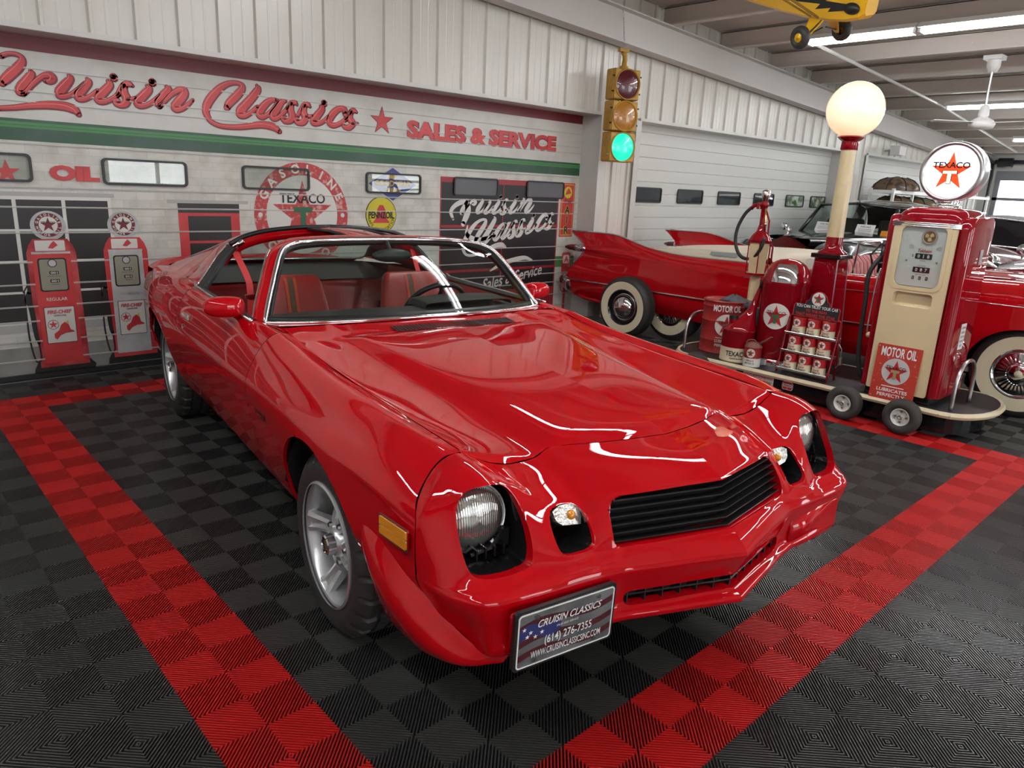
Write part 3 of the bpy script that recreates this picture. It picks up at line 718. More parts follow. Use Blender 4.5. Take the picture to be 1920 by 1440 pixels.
# ================================================================== THE RED COUPE (local x = its left, y = rearward from front axle, z up)
car = thing('sports_coupe', 'glossy red T-top sports coupe parked in the middle of the tiled floor', 'car', (1.059, -1.169, 0), R(-7.771))
def mirror(vf):
    v, f = vf
    return [(-p[0], p[1], p[2]) for p in v], [g[::-1] for g in f]
def both(name, vf, mats, sharp=None, smooth=True, labels=None):
    """a panel and its mirror image, each its own part"""
    out = []
    for k, q in enumerate((vf, mirror(vf))):
        b = MB(); b.add(q, 0, smooth); o = b.build(name, mats, car, sharp=sharp); out.append(o)
    return out
def whole(vf):
    """a half surface starting on the centre line, mirrored and joined"""
    v, f = vf; w_, g = mirror(vf); n = len(v)
    return v + w_, f + [tuple(i + n for i in q) for q in g]

def cut(vf, inside, snap):
    """open a hole: drop the faces inside, draw the rim onto the outline"""
    v, f = vf; ins = [inside(p) for p in v]
    keep = [q for q in f if not all(ins[i] for i in q)]
    v = list(v); used = set(i for q in keep for i in q); rim = set()
    for i in used:
        if ins[i]: v[i] = tuple(snap(v[i])); rim.add(i)
    ed = {}
    for q in keep:
        for a, b in zip(q, q[1:] + q[:1]):
            if a in rim and b in rim: ed.setdefault((min(a, b), max(a, b)), []).append((a, b))
    edges = [e[0] for e in ed.values() if len(e) == 1]
    mp = {}; nv = []
    for i in sorted(used): mp[i] = len(nv); nv.append(v[i])
    return (nv, [tuple(mp[i] for i in q) for q in keep]), [(nv[mp[a]], nv[mp[b]]) for a, b in edges]
def rimwall(edges, off):
    v = []; f = []
    for a, b in edges:
        o = len(v); v += [a, b, tuple(b[i] + off(b)[i] for i in range(3)), tuple(a[i] + off(a)[i] for i in range(3))]
        f.append((o, o + 3, o + 2, o + 1))
    return v, f
def in_poly(poly, x, z):
    c = False; n = len(poly)
    for i in range(n):
        x1, z1 = poly[i]; x2, z2 = poly[(i + 1) % n]
        if (z1 > z) != (z2 > z) and x < (x2 - x1) * (z - z1) / (z2 - z1) + x1: c = not c
    return c
def near_poly(poly, x, z):
    best = None; n = len(poly)
    for i in range(n):
        x1, z1 = poly[i]; x2, z2 = poly[(i + 1) % n]; dx, dz = x2 - x1, z2 - z1
        t = max(0, min(1, ((x - x1) * dx + (z - z1) * dz) / (dx * dx + dz * dz + 1e-12)))
        q = (x1 + t * dx, z1 + t * dz); d = (q[0] - x) ** 2 + (q[1] - z) ** 2
        if best is None or d < best[0]: best = (d, q)
    return best[1]
def soft(poly, seg=5): return [p for p in crs(poly, seg, True)]
def lerp(a, b, t): return tuple(p + (q - p) * t for p, q in zip(a, b))

# ---- side of the body: rows of sections (y, [(x, z) from inner top edge to sill])
WZ = 0.325; AR = 0.385
def sec(y, pts): return [(p[0], y, p[1]) for p in pts]
NOSESEAM = [(.682,-.600,.838),(.740,-.606,.834),(.790,-.618,.802),(.845,-.655,.755),(.866,-.690,.715),(.871,-.697,.660),(.870,-.698,.590),(.864,-.700,.540),(.824,-.696,.470),(.780,-.692,.400),(.730,-.682,.330)]
FRONT = [NOSESEAM,
 sec(-.45, [(.690,.846),(.748,.856),(.803,.832),(.856,.790),(.890,.735),(.886,.700),(.886,.600),(.878,.530),(.855,.470),(.825,.400),(.785,.300)]),
 sec(-.20, [(.695,.853),(.752,.866),(.812,.842),(.866,.795),(.900,.748),(.909,.695),(.903,.600),(.895,.530),(.885,.470),(.865,.400),(.830,.290)]),
 sec( .00, [(.700,.860),(.757,.872),(.817,.850),(.871,.800),(.904,.757),(.912,.708),(.905,.610),(.895,.530),(.880,.460),(.855,.380),(.800,.270)]),
 sec( .20, [(.705,.867),(.760,.880),(.820,.857),(.873,.806),(.904,.762),(.912,.713),(.900,.610),(.886,.520),(.865,.440),(.835,.350),(.770,.258)]),
 sec( .45, [(.712,.888),(.765,.896),(.823,.870),(.873,.812),(.902,.762),(.909,.708),(.894,.595),(.874,.500),(.845,.405),(.810,.315),(.750,.252)]),
 sec( .62, [(.718,.908),(.770,.914),(.825,.882),(.873,.817),(.901,.758),(.907,.704),(.891,.585),(.869,.482),(.839,.390),(.801,.300),(.746,.250)]),
 sec( .71, [(.722,.920),(.776,.924),(.826,.888),(.873,.818),(.900,.755),(.906,.701),(.890,.580),(.867,.478),(.838,.386),(.800,.298),(.745,.250)])]
DOOR = [FRONT[-1],
 sec(1.00, [(.756,.925),(.786,.930),(.830,.895),(.872,.822),(.899,.750),(.905,.695),(.888,.578),(.865,.475),(.836,.384),(.800,.298),(.745,.248)]),
 sec(1.35, [(.757,.925),(.788,.930),(.832,.895),(.873,.822),(.898,.742),(.903,.686),(.887,.572),(.865,.472),(.836,.384),(.800,.298),(.748,.248)]),
 sec(1.70, [(.757,.926),(.789,.931),(.835,.897),(.876,.826),(.900,.738),(.904,.680),(.890,.568),(.868,.470),(.838,.382),(.800,.296),(.752,.248)]),
 sec(2.07, [(.757,.928),(.790,.934),(.839,.903),(.882,.834),(.906,.748),(.910,.680),(.896,.566),(.873,.470),(.842,.380),(.802,.295),(.756,.248)])]
REAR = [DOOR[-1],
 sec(2.30, [(.735,.940),(.790,.942),(.845,.912),(.890,.848),(.914,.764),(.917,.690),(.904,.572),(.884,.476),(.856,.386),(.818,.300),(.766,.250)]),
 sec(2.50, [(.715,.945),(.788,.944),(.848,.914),(.897,.854),(.920,.772),(.923,.698),(.911,.582),(.894,.490),(.868,.400),(.830,.316),(.780,.260)]),
 sec(2.743,[(.700,.945),(.784,.942),(.848,.912),(.900,.854),(.923,.776),(.926,.705),(.916,.595),(.902,.505),(.878,.415),(.842,.332),(.792,.272)]),
 sec(3.05, [(.700,.926),(.775,.922),(.835,.892),(.880,.838),(.900,.768),(.904,.702),(.893,.602),(.888,.515),(.863,.425),(.833,.352),(.782,.300)]),
 sec(3.40, [(.690,.900),(.757,.895),(.800,.868),(.838,.822),(.858,.762),(.862,.702),(.852,.610),(.840,.530),(.836,.455),(.805,.395),(.755,.350)]),
 sec(3.75, [(.665,.870),(.700,.862),(.742,.838),(.776,.798),(.792,.748),(.796,.692),(.788,.612),(.776,.535),(.760,.470),(.762,.420),(.722,.390)])]
def arch_cut(vf, yc, r=AR, zc=WZ):
    ins = lambda p: math.hypot(p[1] - yc, p[2] - zc) < r
    def sn(p):
        d = math.hypot(p[1] - yc, p[2] - zc) or 1e-6; return (p[0], yc + (p[1] - yc) * r / d, zc + (p[2] - zc) * r / d)
    return cut(vf, ins, sn)
def trim_rows(vf_rows, su, sv, g0=True, g1=True):
    """drop a 4 mm gap at the ends of a panel so that the seam shows"""
    v, f = surf(vf_rows, su, sv); nc = (len(vf_rows[0]) - 1) * sv + 1; nr = len(v) // nc
    for j in range(nc):
        for e, d, on in ((0, 1, g0), (nr - 1, -1, g1)):
            if on:
                a = Vector(v[e * nc + j]); b = Vector(v[(e + d) * nc + j]); L = (b - a).length or 1
                v[e * nc + j] = tuple(a + (b - a) * min(0.5, 0.0022 / L))
    return v, f
INWARD = lambda p: (-0.035 if p[0] > 0 else 0.035, 0, 0)
for name, rows, yc, ends in (('front_fender', FRONT, 0.0, (True, True)), ('door', DOOR, None, (True, True)), ('quarter_panel', REAR, 2.743, (True, False))):
    vf = trim_rows(rows, 12 if yc is not None else 8, 6, *ends)
    ed = []
    if yc is not None: vf, ed = arch_cut(vf, yc)
    for k in (0, 1):
        b = MB(); b.add(vf if k == 0 else mirror(vf), 0, True)
        if ed:
            lip = rimwall(ed, lambda p: (-0.012, 0, 0)); b.add(lip if k == 0 else mirror(lip), 0, True)
        o = b.build(name, [PAINT], car)
        o['label'] = 'red %s on the %s side' % (name.replace('_', ' '), 'left' if k == 0 else 'right')
# dark wheel wells behind the arches, floor and firewall
b = MB()
for yc in (0.0, 2.743):
    for s_ in (1, -1):
        rows = []
        for i in range(17):
            a = R(5) + R(170) * i / 16
            rows.append([(s_ * 0.865 if i not in (0, 16) else s_ * 0.80, yc + (AR + .004) * math.cos(a), WZ + (AR + .004) * math.sin(a)), (s_ * 0.50, yc + (AR + .004) * math.cos(a), WZ + (AR + .004) * math.sin(a))])
        b.add(grid(rows), 0, True); b.add(grid([[(s_ * .5, yc - .4, .2), (s_ * .5, yc + .4, .2)], [(s_ * .5, yc - .4, .72), (s_ * .5, yc + .4, .72)]]))
b.add(box((0, 1.45, .245), (1.46, 4.2, .03))); b.add(box((0, .80, .55), (1.4, .02, .6))); b.add(box((0, -.55, .55), (1.2, .02, .42)))
b.build('underbody', BLKMATTE, car)
# rocker mouldings
both('rocker_moulding', tube([(.744, .42, .254), (.748, .71, .250), (.748, 1.35, .248), (.756, 2.07, .248), (.764, 2.30, .252)], .008, 6), STEEL)

# ---- hood: front edge to cowl, half then mirrored
HX = lambda y: .682 + (y + .6) * .028
def hoodrow(y, zc, zv, zg, bx, k, yf=None):
    """bulge height k over the valley line, bulge edge at bx"""
    g = (.682 + (y + .60) * .0305) - .0025
    yy = (lambda x: y) if yf is None else yf
    zt = zv + k
    P = [(0, zc), (bx * .5, zc - .004), (bx - .075, (zc + zt) / 2 - .001), (bx - .03, zt - .003), (bx + .012, zv + .004), (bx + .06, zv), ((bx + .06 + g) / 2, zv + (zg - zv) * .35), (g - .012, zg - .006), (g, zg)]
    return [(x, yy(x), z) for x, z in P]
def front_y(x):
    pts = [(0, -.712), (.15, -.685), (.30, -.637), (.377, -.602), (.435, -.608), (.55, -.607), (.69, -.598)]
    for (a, ya), (c, yc) in zip(pts, pts[1:]):
        if x <= c: return ya + (yc - ya) * (x - a) / (c - a)
    return -.598
NOSETOP = [(0,-.716,.816),(.12,-.696,.814),(.24,-.662,.810),(.335,-.622,.805),(.385,-.606,.800),(.440,-.611,.779),(.53,-.611,.777),(.60,-.609,.795),(.65,-.606,.820),(.70,-.604,.839)]
def seam_at(x):
    for a, c in zip(NOSETOP, NOSETOP[1:]):
        if x <= c[0]: t = (x - a[0]) / (c[0] - a[0]); return a[1] + (c[1] - a[1]) * t, a[2] + (c[2] - a[2]) * t
    return NOSETOP[-1][1:]
HOOD = [hoodrow(-.60, .817, .781, .838, .395, .024, front_y), hoodrow(-.52, .842, .789, .841, .400, .030, lambda x: front_y(x) * .45 - .29), hoodrow(-.40, .862, .802, .846, .408, .034), hoodrow(-.20, .877, .822, .853, .420, .034), hoodrow(.05, .891, .843, .862, .446, .032), hoodrow(.30, .904, .866, .876, .474, .030), hoodrow(.48, .912, .883, .890, .492, .026),
 hoodrow(.585, .915, .893, .902, .510, .020), hoodrow(.645, .908, .901, .908, .520, .004), hoodrow(.72, .915, .913, .921, .49, .001), hoodrow(.80, .924, .924, .931, .49, .0)]
hv = surf(HOOD, 6, 5)
_hn = (len(HOOD[0]) - 1) * 5 + 1
HZ0 = [hv[0][q_][2] for q_ in range(_hn)]
for i_ in range(_hn * 4):                              # the leading edge meets the nose seam
    x_, y_, z_ = hv[0][i_]; k_ = 1 - (i_ // _hn) / 4
    hv[0][i_] = (x_, seam_at(x_)[0] + .004 if i_ < _hn else y_, z_ + (seam_at(x_)[1] - HZ0[i_ % _hn]) * k_)
b = MB(); b.add(whole(hv), 0, True); b.build('hood', PAINT, car)
# cowl vent: slots let into the rear of the hood, and the panel under the windshield
b = MB()
for k in range(40):
    x = -.26 + .62 * k / 39
    b.add(prism(rrect(.0085, .085, .003, 2), .0015), 0, False, frame((x, .685, .9105), (1, 0, 0), (0, 1, .105)))
b.build('cowl_vent', BLKMATTE, car)
WSB = [(0, .805, .932), (.2, .812, .931), (.4, .840, .929), (.58, .890, .924), (.69, .942, .920), (.742, .976, .917)]   # base of the glass
b = MB(); cw = surf([[(0, .803, .925), (.2, .803, .925), (.4, .803, .926), (.6, .803, .928), (.709, .803, .931), (.722, .803, .932)], [(p[0], p[1] - .006, p[2] - .003) for p in WSB]], 3, 5); b.add(whole(cw), 0, True)
both('cowl_panel', surf([[(.722, .713, .920), (.776, .713, .924), (.826, .713, .888)], [(.722, .803, .931), (.776, .80, .928), (.826, .80, .889)], [(.772, .962, .911), (.786, .965, .93), (.828, .965, .893)]], 4, 3), PAINT) if False else None
b.build('cowl_panel', PAINT, car)
both('cowl_corner', surf([[(.712, .714, .912), (.726, .714, .918)], [(.706, .80, .926), (.740, .80, .925)], [(.690, .93, .915), (.762, .93, .926)], [(.735, .978, .910), (.786, .992, .930)]], 4, 2), PAINT)

# ---- nose: columns of profiles from the seam down to the lip, (x, [(y, z)...])
def colp(x, pts): return [(x, p[0], p[1]) for p in pts]
NOSE = [
 colp(0.00, [(-.716,.816),(-.845,.794),(-.918,.762),(-.945,.744),(-.965,.700),(-.985,.655),(-.997,.618),(-1.022,.603),(-1.040,.590),(-1.063,.561),(-1.055,.535),(-1.030,.480),(-1.034,.440),(-1.066,.423),(-1.055,.402),(-1.00,.395)]),
 colp(.12, [(-.696,.814),(-.818,.792),(-.888,.758),(-.913,.740),(-.936,.695),(-.957,.652),(-.968,.615),(-.990,.601),(-1.005,.588),(-1.024,.559),(-1.017,.533),(-.996,.478),(-1.000,.438),(-1.028,.421),(-1.017,.400),(-.97,.393)]),
 colp(.24, [(-.662,.810),(-.782,.787),(-.853,.752),(-.880,.733),(-.907,.690),(-.929,.648),(-.940,.612),(-.957,.598),(-.968,.586),(-.986,.557),(-.980,.530),(-.962,.475),(-.966,.436),(-.990,.419),(-.98,.398),(-.935,.391)]),
 colp(.335,[(-.622,.805),(-.744,.781),(-.818,.745),(-.847,.727),(-.880,.682),(-.901,.643),(-.914,.609),(-.928,.594),(-.938,.582),(-.955,.555),(-.949,.527),(-.932,.473),(-.935,.434),(-.957,.417),(-.948,.396),(-.905,.389)]),
 colp(.385,[(-.606,.800),(-.722,.772),(-.800,.737),(-.832,.718),(-.870,.675),(-.894,.638),(-.908,.606),(-.920,.590),(-.928,.577),(-.940,.552),(-.936,.522),(-.925,.472),(-.926,.434),(-.945,.416),(-.936,.395),(-.895,.388)]),
 colp(.440,[(-.611,.779),(-.700,.757),(-.770,.728),(-.805,.709),(-.853,.665),(-.883,.630),(-.899,.602),(-.911,.586),(-.919,.574),(-.930,.550),(-.927,.518),(-.920,.472),(-.921,.436),(-.934,.416),(-.925,.395),(-.885,.387)]),
 colp(.53, [(-.611,.777),(-.690,.763),(-.760,.738),(-.797,.716),(-.842,.667),(-.876,.630),(-.893,.600),(-.905,.584),(-.913,.572),(-.923,.549),(-.921,.516),(-.916,.472),(-.918,.438),(-.928,.416),(-.919,.394),(-.875,.386)]),
 colp(.60, [(-.609,.795),(-.680,.787),(-.738,.776),(-.768,.757),(-.815,.700),(-.850,.640),(-.870,.600),(-.890,.582),(-.903,.570),(-.917,.549),(-.916,.516),(-.912,.472),(-.914,.440),(-.922,.416),(-.912,.393),(-.865,.385)]),
 colp(.65, [(-.606,.820),(-.675,.813),(-.735,.800),(-.766,.780),(-.806,.712),(-.843,.645),(-.862,.600),(-.884,.581),(-.900,.570),(-.914,.550),(-.913,.516),(-.908,.472),(-.910,.438),(-.916,.414),(-.905,.391),(-.855,.383)]),
 colp(.70, [(-.604,.839),(-.675,.834),(-.740,.818),(-.772,.795),(-.803,.715),(-.838,.648),(-.858,.600),(-.880,.580),(-.897,.570),(-.911,.551),(-.909,.516),(-.903,.472),(-.903,.434),(-.907,.410),(-.895,.388),(-.84,.380)]),
 colp(.755,[(-.611,.826),(-.680,.824),(-.735,.806),(-.762,.782),(-.796,.712),(-.828,.648),(-.849,.602),(-.872,.581),(-.889,.571),(-.904,.553),(-.902,.516),(-.894,.468),(-.892,.428),(-.893,.404),(-.88,.382),(-.82,.374)]),
 colp(.800,[(-.626,.794),(-.688,.792),(-.726,.776),(-.748,.755),(-.782,.700),(-.812,.645),(-.832,.604),(-.853,.582),(-.870,.572),(-.885,.554),(-.882,.516),(-.872,.466),(-.868,.424),(-.866,.398),(-.855,.376),(-.80,.366)]),
 colp(.838,[(-.652,.758),(-.696,.756),(-.720,.740),(-.734,.722),(-.758,.680),(-.780,.640),(-.796,.606),(-.812,.584),(-.824,.573),(-.835,.555),(-.833,.516),(-.824,.466),(-.818,.420),(-.812,.392),(-.802,.368),(-.76,.356)]),
 colp(.858,[(-.675,.732),(-.700,.730),(-.714,.716),(-.722,.700),(-.738,.664),(-.750,.632),(-.758,.604),(-.765,.584),(-.770,.572),(-.776,.553),(-.774,.515),(-.768,.466),(-.760,.420),(-.754,.388),(-.746,.362),(-.72,.348)])]
NOSE.append([(.8655,-.6905,.713),(.8665,-.692,.710),(.868,-.6935,.700),(.869,-.695,.690),(.8705,-.6975,.655),(.870,-.698,.628),(.8695,-.699,.602),(.868,-.7,.584),(.867,-.7,.570),(.8655,-.7,.551),(.863,-.7,.515),(.855,-.7,.466),(.845,-.7,.420),(.838,-.698,.388),(.828,-.692,.360),(.82,-.688,.345)])
def tuck(p):
    x, y, z = p; t = max(0, .545 - z) * max(0, min(1, (x - .74) / .09))
    return (x - t * .42, y + t * (.30 if y < -.72 else .06), z)
NOSE = [[tuck(p) for p in c] for c in NOSE]
nv = surf(NOSE, 12, 8)
GRILLE = soft([(0, .745), (.20, .737), (.33, .729), (.358, .714), (.372, .66), (.368, .612), (.345, .603), (.20, .609), (0, .613)], 4)
gr_half = [(0, .7455), (.12, .741), (.24, .7345), (.325, .728), (.350, .716), (.364, .690), (.371, .650), (.372, .622), (.364, .6095), (.345, .606), (.24, .6085), (.12, .6115), (0, .6145)]
GRILLE = gr_half + [(-.2, .61), (-.2, .74)]
LOWER = [(-.2, .478), (.0, .482), (.16, .480), (.325, .476), (.340, .470), (.345, .455), (.342, .440), (.325, .432), (.16, .438), (0, .440), (-.2, .44)]
HEAD = soft([(.628, .772), (.66, .797), (.715, .806), (.765, .790), (.790, .752), (.797, .690), (.793, .630), (.775, .603), (.72, .594), (.65, .597), (.618, .610), (.606, .66), (.610, .725)], 4)
TURN = soft([(.428, .700), (.445, .712), (.48, .716), (.515, .713), (.533, .699), (.541, .66), (.538, .628), (.520, .615), (.48, .613), (.445, .615), (.428, .628), (.423, .665)], 4)
edges = {}
for nm, poly in (('g', GRILLE), ('l', LOWER), ('h', HEAD), ('t', TURN)):
    lo, hi = (.60, 1.0) if nm == 'h' else (0, 1)
    nv, edges[nm] = cut(nv, lambda p: p[1] < -.6 and in_poly(poly, p[0], p[2]) and not (nm == 'l' and p[1] > -.85) , lambda p: (near_poly(poly, p[0], p[2])[0], p[1], near_poly(poly, p[0], p[2])[1]))
b = MB(); nm_ = whole(nv); b.add(nm_, 0, True)
deep = {'g': (0, .05, 0), 'l': (0, .035, 0), 'h': (0, .028, -.002), 't': (0, .012, 0)}
for k, e in edges.items():
    wl_ = rimwall(e, lambda p, k=k: deep[k]); b.add(whole(wl_), 0, True)
b.build('front_bumper_cover', PAINT, car, sharp=50)
# black pads behind the openings
def bucket(poly, yfun, name, material, depth_edges, d0, d1, par=None):
    out = []
    for s_ in (1, -1):
        b = MB(); w_ = rimwall([(tuple(a[i] + deep[depth_edges][i] for i in range(3)), tuple(c[i] + deep[depth_edges][i] for i in range(3))) for a, c in edges[depth_edges]], lambda p: (0, d1, 0))
        b.add(w_ if s_ > 0 else mirror(w_), 0, True)
        P = prism(poly, .004, frame((0, yfun, 0), (1, 0, 0), (0, 0, 1))); b.add(P if s_ > 0 else mirror(P), 0)
        out.append(b.build(name, material, car))
    return out
hb = bucket(HEAD, -.655, 'headlight_bezel', BLKGLOSS, 'h', 0, .13)
tb = bucket(TURN, -.735, 'turn_signal_bezel', BLKGLOSS, 't', 0, .08)
LENS = mat('sealed_beam_glass', (0.55, 0.55, 0.52), 0.06, 0.85, 0.6, bump=None)
def fluted(mt, sc):
    nt = mt.node_tree; bs = nt.nodes['Principled BSDF']; tc = nt.nodes.new('ShaderNodeTexCoord'); wv = nt.nodes.new('ShaderNodeTexWave'); wv.bands_direction = 'X'
    wv.inputs['Scale'].default_value = sc; wv.inputs['Distortion'].default_value = 1.0; bp = nt.nodes.new('ShaderNodeBump'); bp.inputs['Strength'].default_value = 0.35; bp.inputs['Distance'].default_value = 0.004
    nt.links.new(tc.outputs['Object'], wv.inputs['Vector']); nt.links.new(wv.outputs['Fac'], bp.inputs['Height']); nt.links.new(bp.outputs['Normal'], bs.inputs['Normal'])
fluted(LENS, 48)
for s_, o in zip((1, -1), hb):
    c = (s_ * .712, -.722, .700); d = (s_ * .05, -1, .12)
    q = MB(); mm = axis_m(c, d); q.add(lathe([(.090, -.03), (.088, 0), (.080, .012), (.055, .024), (.025, .030), (0, .032)], 36), 0, True, mm); q.build('headlight_lens', LENS, o)
    q = MB(); q.add(lathe([(.088, 0), (.092, .006), (.096, .004), (.097, -.02)], 36), 0, True, mm); q.build('retaining_ring', STEEL, o)
    q = MB(); q.add(tube([(s_ * .64, -.75, .655), (s_ * .69, -.775, .632), (s_ * .75, -.77, .622)], .006, 6)); q.add(box((s_ * .635, -.745, .64), (.03, .02, .05)));
    for k in range(4): q.add(box((s_ * (.655 + .028 * k), -.76, .625), (.004, .05, .03)))
    q.build('headlight_rib', BLKGLOSS, o)
SIGN = mat('turn_signal_glass', (0.65, 0.62, 0.58), 0.06, 0.7, 0.8, bump=(55, 0.6))
for s_, o in zip((1, -1), tb):
    q = MB(); q.add(prism([(p[0] * s_, p[1] - .68) for p in [(.428, .700), (.45, .711), (.49, .711), (.516, .700), (.510, .672), (.49, .657), (.43, .648), (.424, .67)]][::s_], .02, frame((0, -.795, .68), (1, 0, 0), (0, .45, 1))), 0); q.build('turn_signal_lens', SIGN, o)
    q = MB(); q.add(sphere((s_ * .457, -.812, .687), .014, 10, 8), 0, True); q.build('bulb', AMBER, o)
# upper grille: V shaped black slats
b = MB(); bk = [(p[0], p[1]) for p in gr_half]; nose_y = lambda x, z: -.997 + (z - .618) * .41 + abs(x) * .245
P = [(p[0], nose_y(p[0], p[1]) + .055, p[1]) for p in gr_half] + [(-p[0], nose_y(p[0], p[1]) + .055, p[1]) for p in gr_half[::-1][1:-1]]
b.add(grid([[(x * .091, nose_y(abs(x * .091), z) + .06, z) for x in range(-4, 5)] for z in (.732, .68, .600)])); gp = b.build('grille', BLKMATTE, car)
for k in range(6):
    z = .724 - .0205 * k; q = MB(); xe = .345 if k == 0 else .366
    for s_ in (1, -1):
        A = [(0, nose_y(0, z) + .010, z), (s_ * xe, nose_y(xe, z) + .012, z - .004)]
        for (a, c) in (((0, 0), (.0, .0)),):
            v = []
            for p in A: v += [(p[0], p[1], p[2] + .002), (p[0], p[1], p[2] - .002), (p[0], p[1] + .045, p[2] - .016), (p[0], p[1] + .045, p[2] - .012)]
            f = [(0, 4, 5, 1), (1, 5, 6, 2), (3, 2, 6, 7), (0, 3, 7, 4)]
            q.add((v, [g[::s_] for g in f]))
    q.build('grille_slat', mat('satin_black', (0.020, 0.020, 0.021), 0.30) if k == 0 else bpy.data.materials['satin_black'], gp)
# lower grille: egg-crate
b = MB(); yl = lambda x: -1.028 + abs(x) * .29
b.add(grid([[(x * .0875, yl(abs(x * .0875)) + .045, z) for x in range(-4, 5)] for z in (.490, .455, .420)]))
for z in (.458,):
    for s_ in (1, -1): b.add(tube([(0, yl(0) + .012, z), (s_ * .34, yl(.34) + .012, z)], .003, 4))
for i in range(-6, 7):
    x = i * .054; b.add(box((x, yl(x) + .03, .457), (.004, .04, .045)))
b.build('lower_grille', BLKPL, car)
# air dam flares in front of the tyres
inn = [(.858,-.355,.632),(.874,-.44,.618),(.871,-.56,.585),(.858,-.66,.540),(.826,-.735,.480),(.786,-.785,.420),(.740,-.835,.375),(.680,-.865,.360)]
mid = [(.864,-.360,.626),(.898,-.42,.56),(.910,-.50,.510),(.908,-.60,.465),(.890,-.68,.415),(.855,-.745,.370),(.788,-.81,.335),(.695,-.855,.335)]
out_ = [(.855,-.358,.618),(.868,-.385,.53),(.855,-.395,.42),(.826,-.415,.29),(.800,-.50,.245),(.765,-.61,.232),(.715,-.715,.255),(.660,-.80,.310)]
und = [(.82,-.35,.60),(.82,-.375,.52),(.80,-.385,.42),(.785,-.41,.31),(.76,-.48,.27),(.72,-.58,.26),(.67,-.68,.275),(.63,-.76,.315)]
both('air_dam_flare', surf([inn, mid, out_, und], 4, 5), PAINT)
# side marker lamps
for s_ in (1, -1):
    F = frame((s_ * .8935, -.603, .668), (0, -s_, .02) if True else 0, (0, 0, 1)); 
    F = frame((s_ * .889, -.588, .660), (s_ * .10, -1, -.03) if s_ < 0 else (-s_ * -.10, 1, .03), (0, 0, 1))
    F = frame((s_ * .8885, -.612, .655), (-s_ * -.115 if s_ > 0 else -.115 * -1, -1 if s_ < 0 else 1, 0), (0, 0, 1))
    b = MB(); b.add(prism(rrect(.138, .062, .005), .005), 0, False, F); mk = b.build('side_marker', CHROME, car)
    for k in (-1, 1):
        b = MB(); b.add(prism(rrect(.128, .0235, .003, cy=k * .0135), .0075), 0, False, F); b.build('amber_lens', AMBER, mk)
# fender script badge
for s_ in (1, -1):
    F = frame((s_ * .9065, .52, .655), (s_ * 0.01, s_, 0) if s_ > 0 else (0, -1, 0), (0, 0, 1))
    b = MB(); b.add(prism(rrect(.125, .024, .01), .003), 0, False, F); bd = b.build('fender_badge', BLKGLOSS, car)
    b = MB(); b.add(text('Camaro', .017, .112, .02, .0045, .3), 0, False, F); b.build('badge_lettering', CHROME, bd)
# license pads on both ends of the bumper, and the dealer plate
for s_ in (1, -1):
    b = MB(); b.add(prism(rrect(.30, .105, .012), .006), 0, True, frame((s_ * .565, -.9135, .466), (1, 0, 0) , (0, .02, 1)) @ Matrix.Rotation(s_ * R(3), 4, 'Y')); b.build('bumper_pad', PAINT, car)
PF = frame((-.562, -.948, .452), (1, -.035, 0), (0, -.03, 1))
pl = MB(); pl.add(prism(rrect(.322, .172, .012), .012), 0, False, PF @ Matrix.Translation((0, 0, -.012))); plo = pl.build('licence_plate', BLKPL, car)
PLGREY = mat('plate_grey_print', (0.075, 0.075, 0.078), 0.35, noise=(9, (0.20, 0.20, 0.20), 0.35, 0.7))
b = MB(); b.add(prism(rrect(.306, .156, .010), .0015), 0, False, PF); b.add(ring(rrect(.306, .156, .010), rrect(.299, .149, .008), .0028), 1, False, PF)
def wave(y0, h, mi_, x0=-.148, x1=.148):
    P = [(x0 + (x1 - x0) * i / 16, y0 + .016 * math.sin(i / 16 * 5.2 + .6) + .0016 * (i - 8)) for i in range(17)]
    return [(p[0], max(-.073, min(.073, p[1] + h / 2))) for p in P] + [(p[0], max(-.073, min(.073, p[1] - h / 2))) for p in P[::-1]]
for y0, mi_ in ((-.045, 2), (-.005, 2), (.040, 2)): b.add(prism(wave(y0, .018, mi_), .0005), mi_, False, PF @ Matrix.Translation((0, 0, .0018)))
b.add(prism(wave(.02, .035, 3, -.148, -.02), .0005), 3, False, PF @ Matrix.Translation((0, 0, .0024)))
for x, y in ((-.135, .035), (-.115, .022), (-.125, .012), (-.10, .006), (-.08, .014)): b.add(prism(star(.007), .0004), 1, False, PF @ Matrix.Translation((x, y, .0032)))
b.build('plate_print', [PLGREY, PUREW, mat('plate_dull_red', (0.085, 0.014, 0.018), 0.4), mat('plate_blue', (0.035, 0.04, 0.16), 0.4)], plo)
b = MB()
b.add(text('CRUISIN CLASSICS', .021, .205, .012, .0042, .35), 0, False, PF @ Matrix.Translation((.008, .040, 0))); b.add(text('CRUISIN CLASSICS', .021, .205, .03, .0036, .35), 1, False, PF @ Matrix.Translation((.0095, .0385, 0)))
b.add(text('SALES AND SERVICE', .006, .07, .0, .0042, .2), 0, False, PF @ Matrix.Translation((0, .018, 0)))
b.add(text('(614) 276-7355', .024, .152, .01, .0042), 0, False, PF @ Matrix.Translation((.006, -.012, 0))); b.add(text('WWW.CRUISINCLASSICSINC.COM', .020, .225, .008, .0042), 0, False, PF @ Matrix.Translation((.002, -.046, 0)))
b.build('plate_lettering', [PUREW, bpy.data.materials['plate_dull_red']], plo)
for x in (-.098, .098):
    for y in (-.062, .064):
        b = MB(); b.add(cyl((0, 0, 0), (0, 0, .006), .0065, n=12), 0, False, PF @ Matrix.Translation((x, y, 0))); b.build('bolt', STEEL, plo)

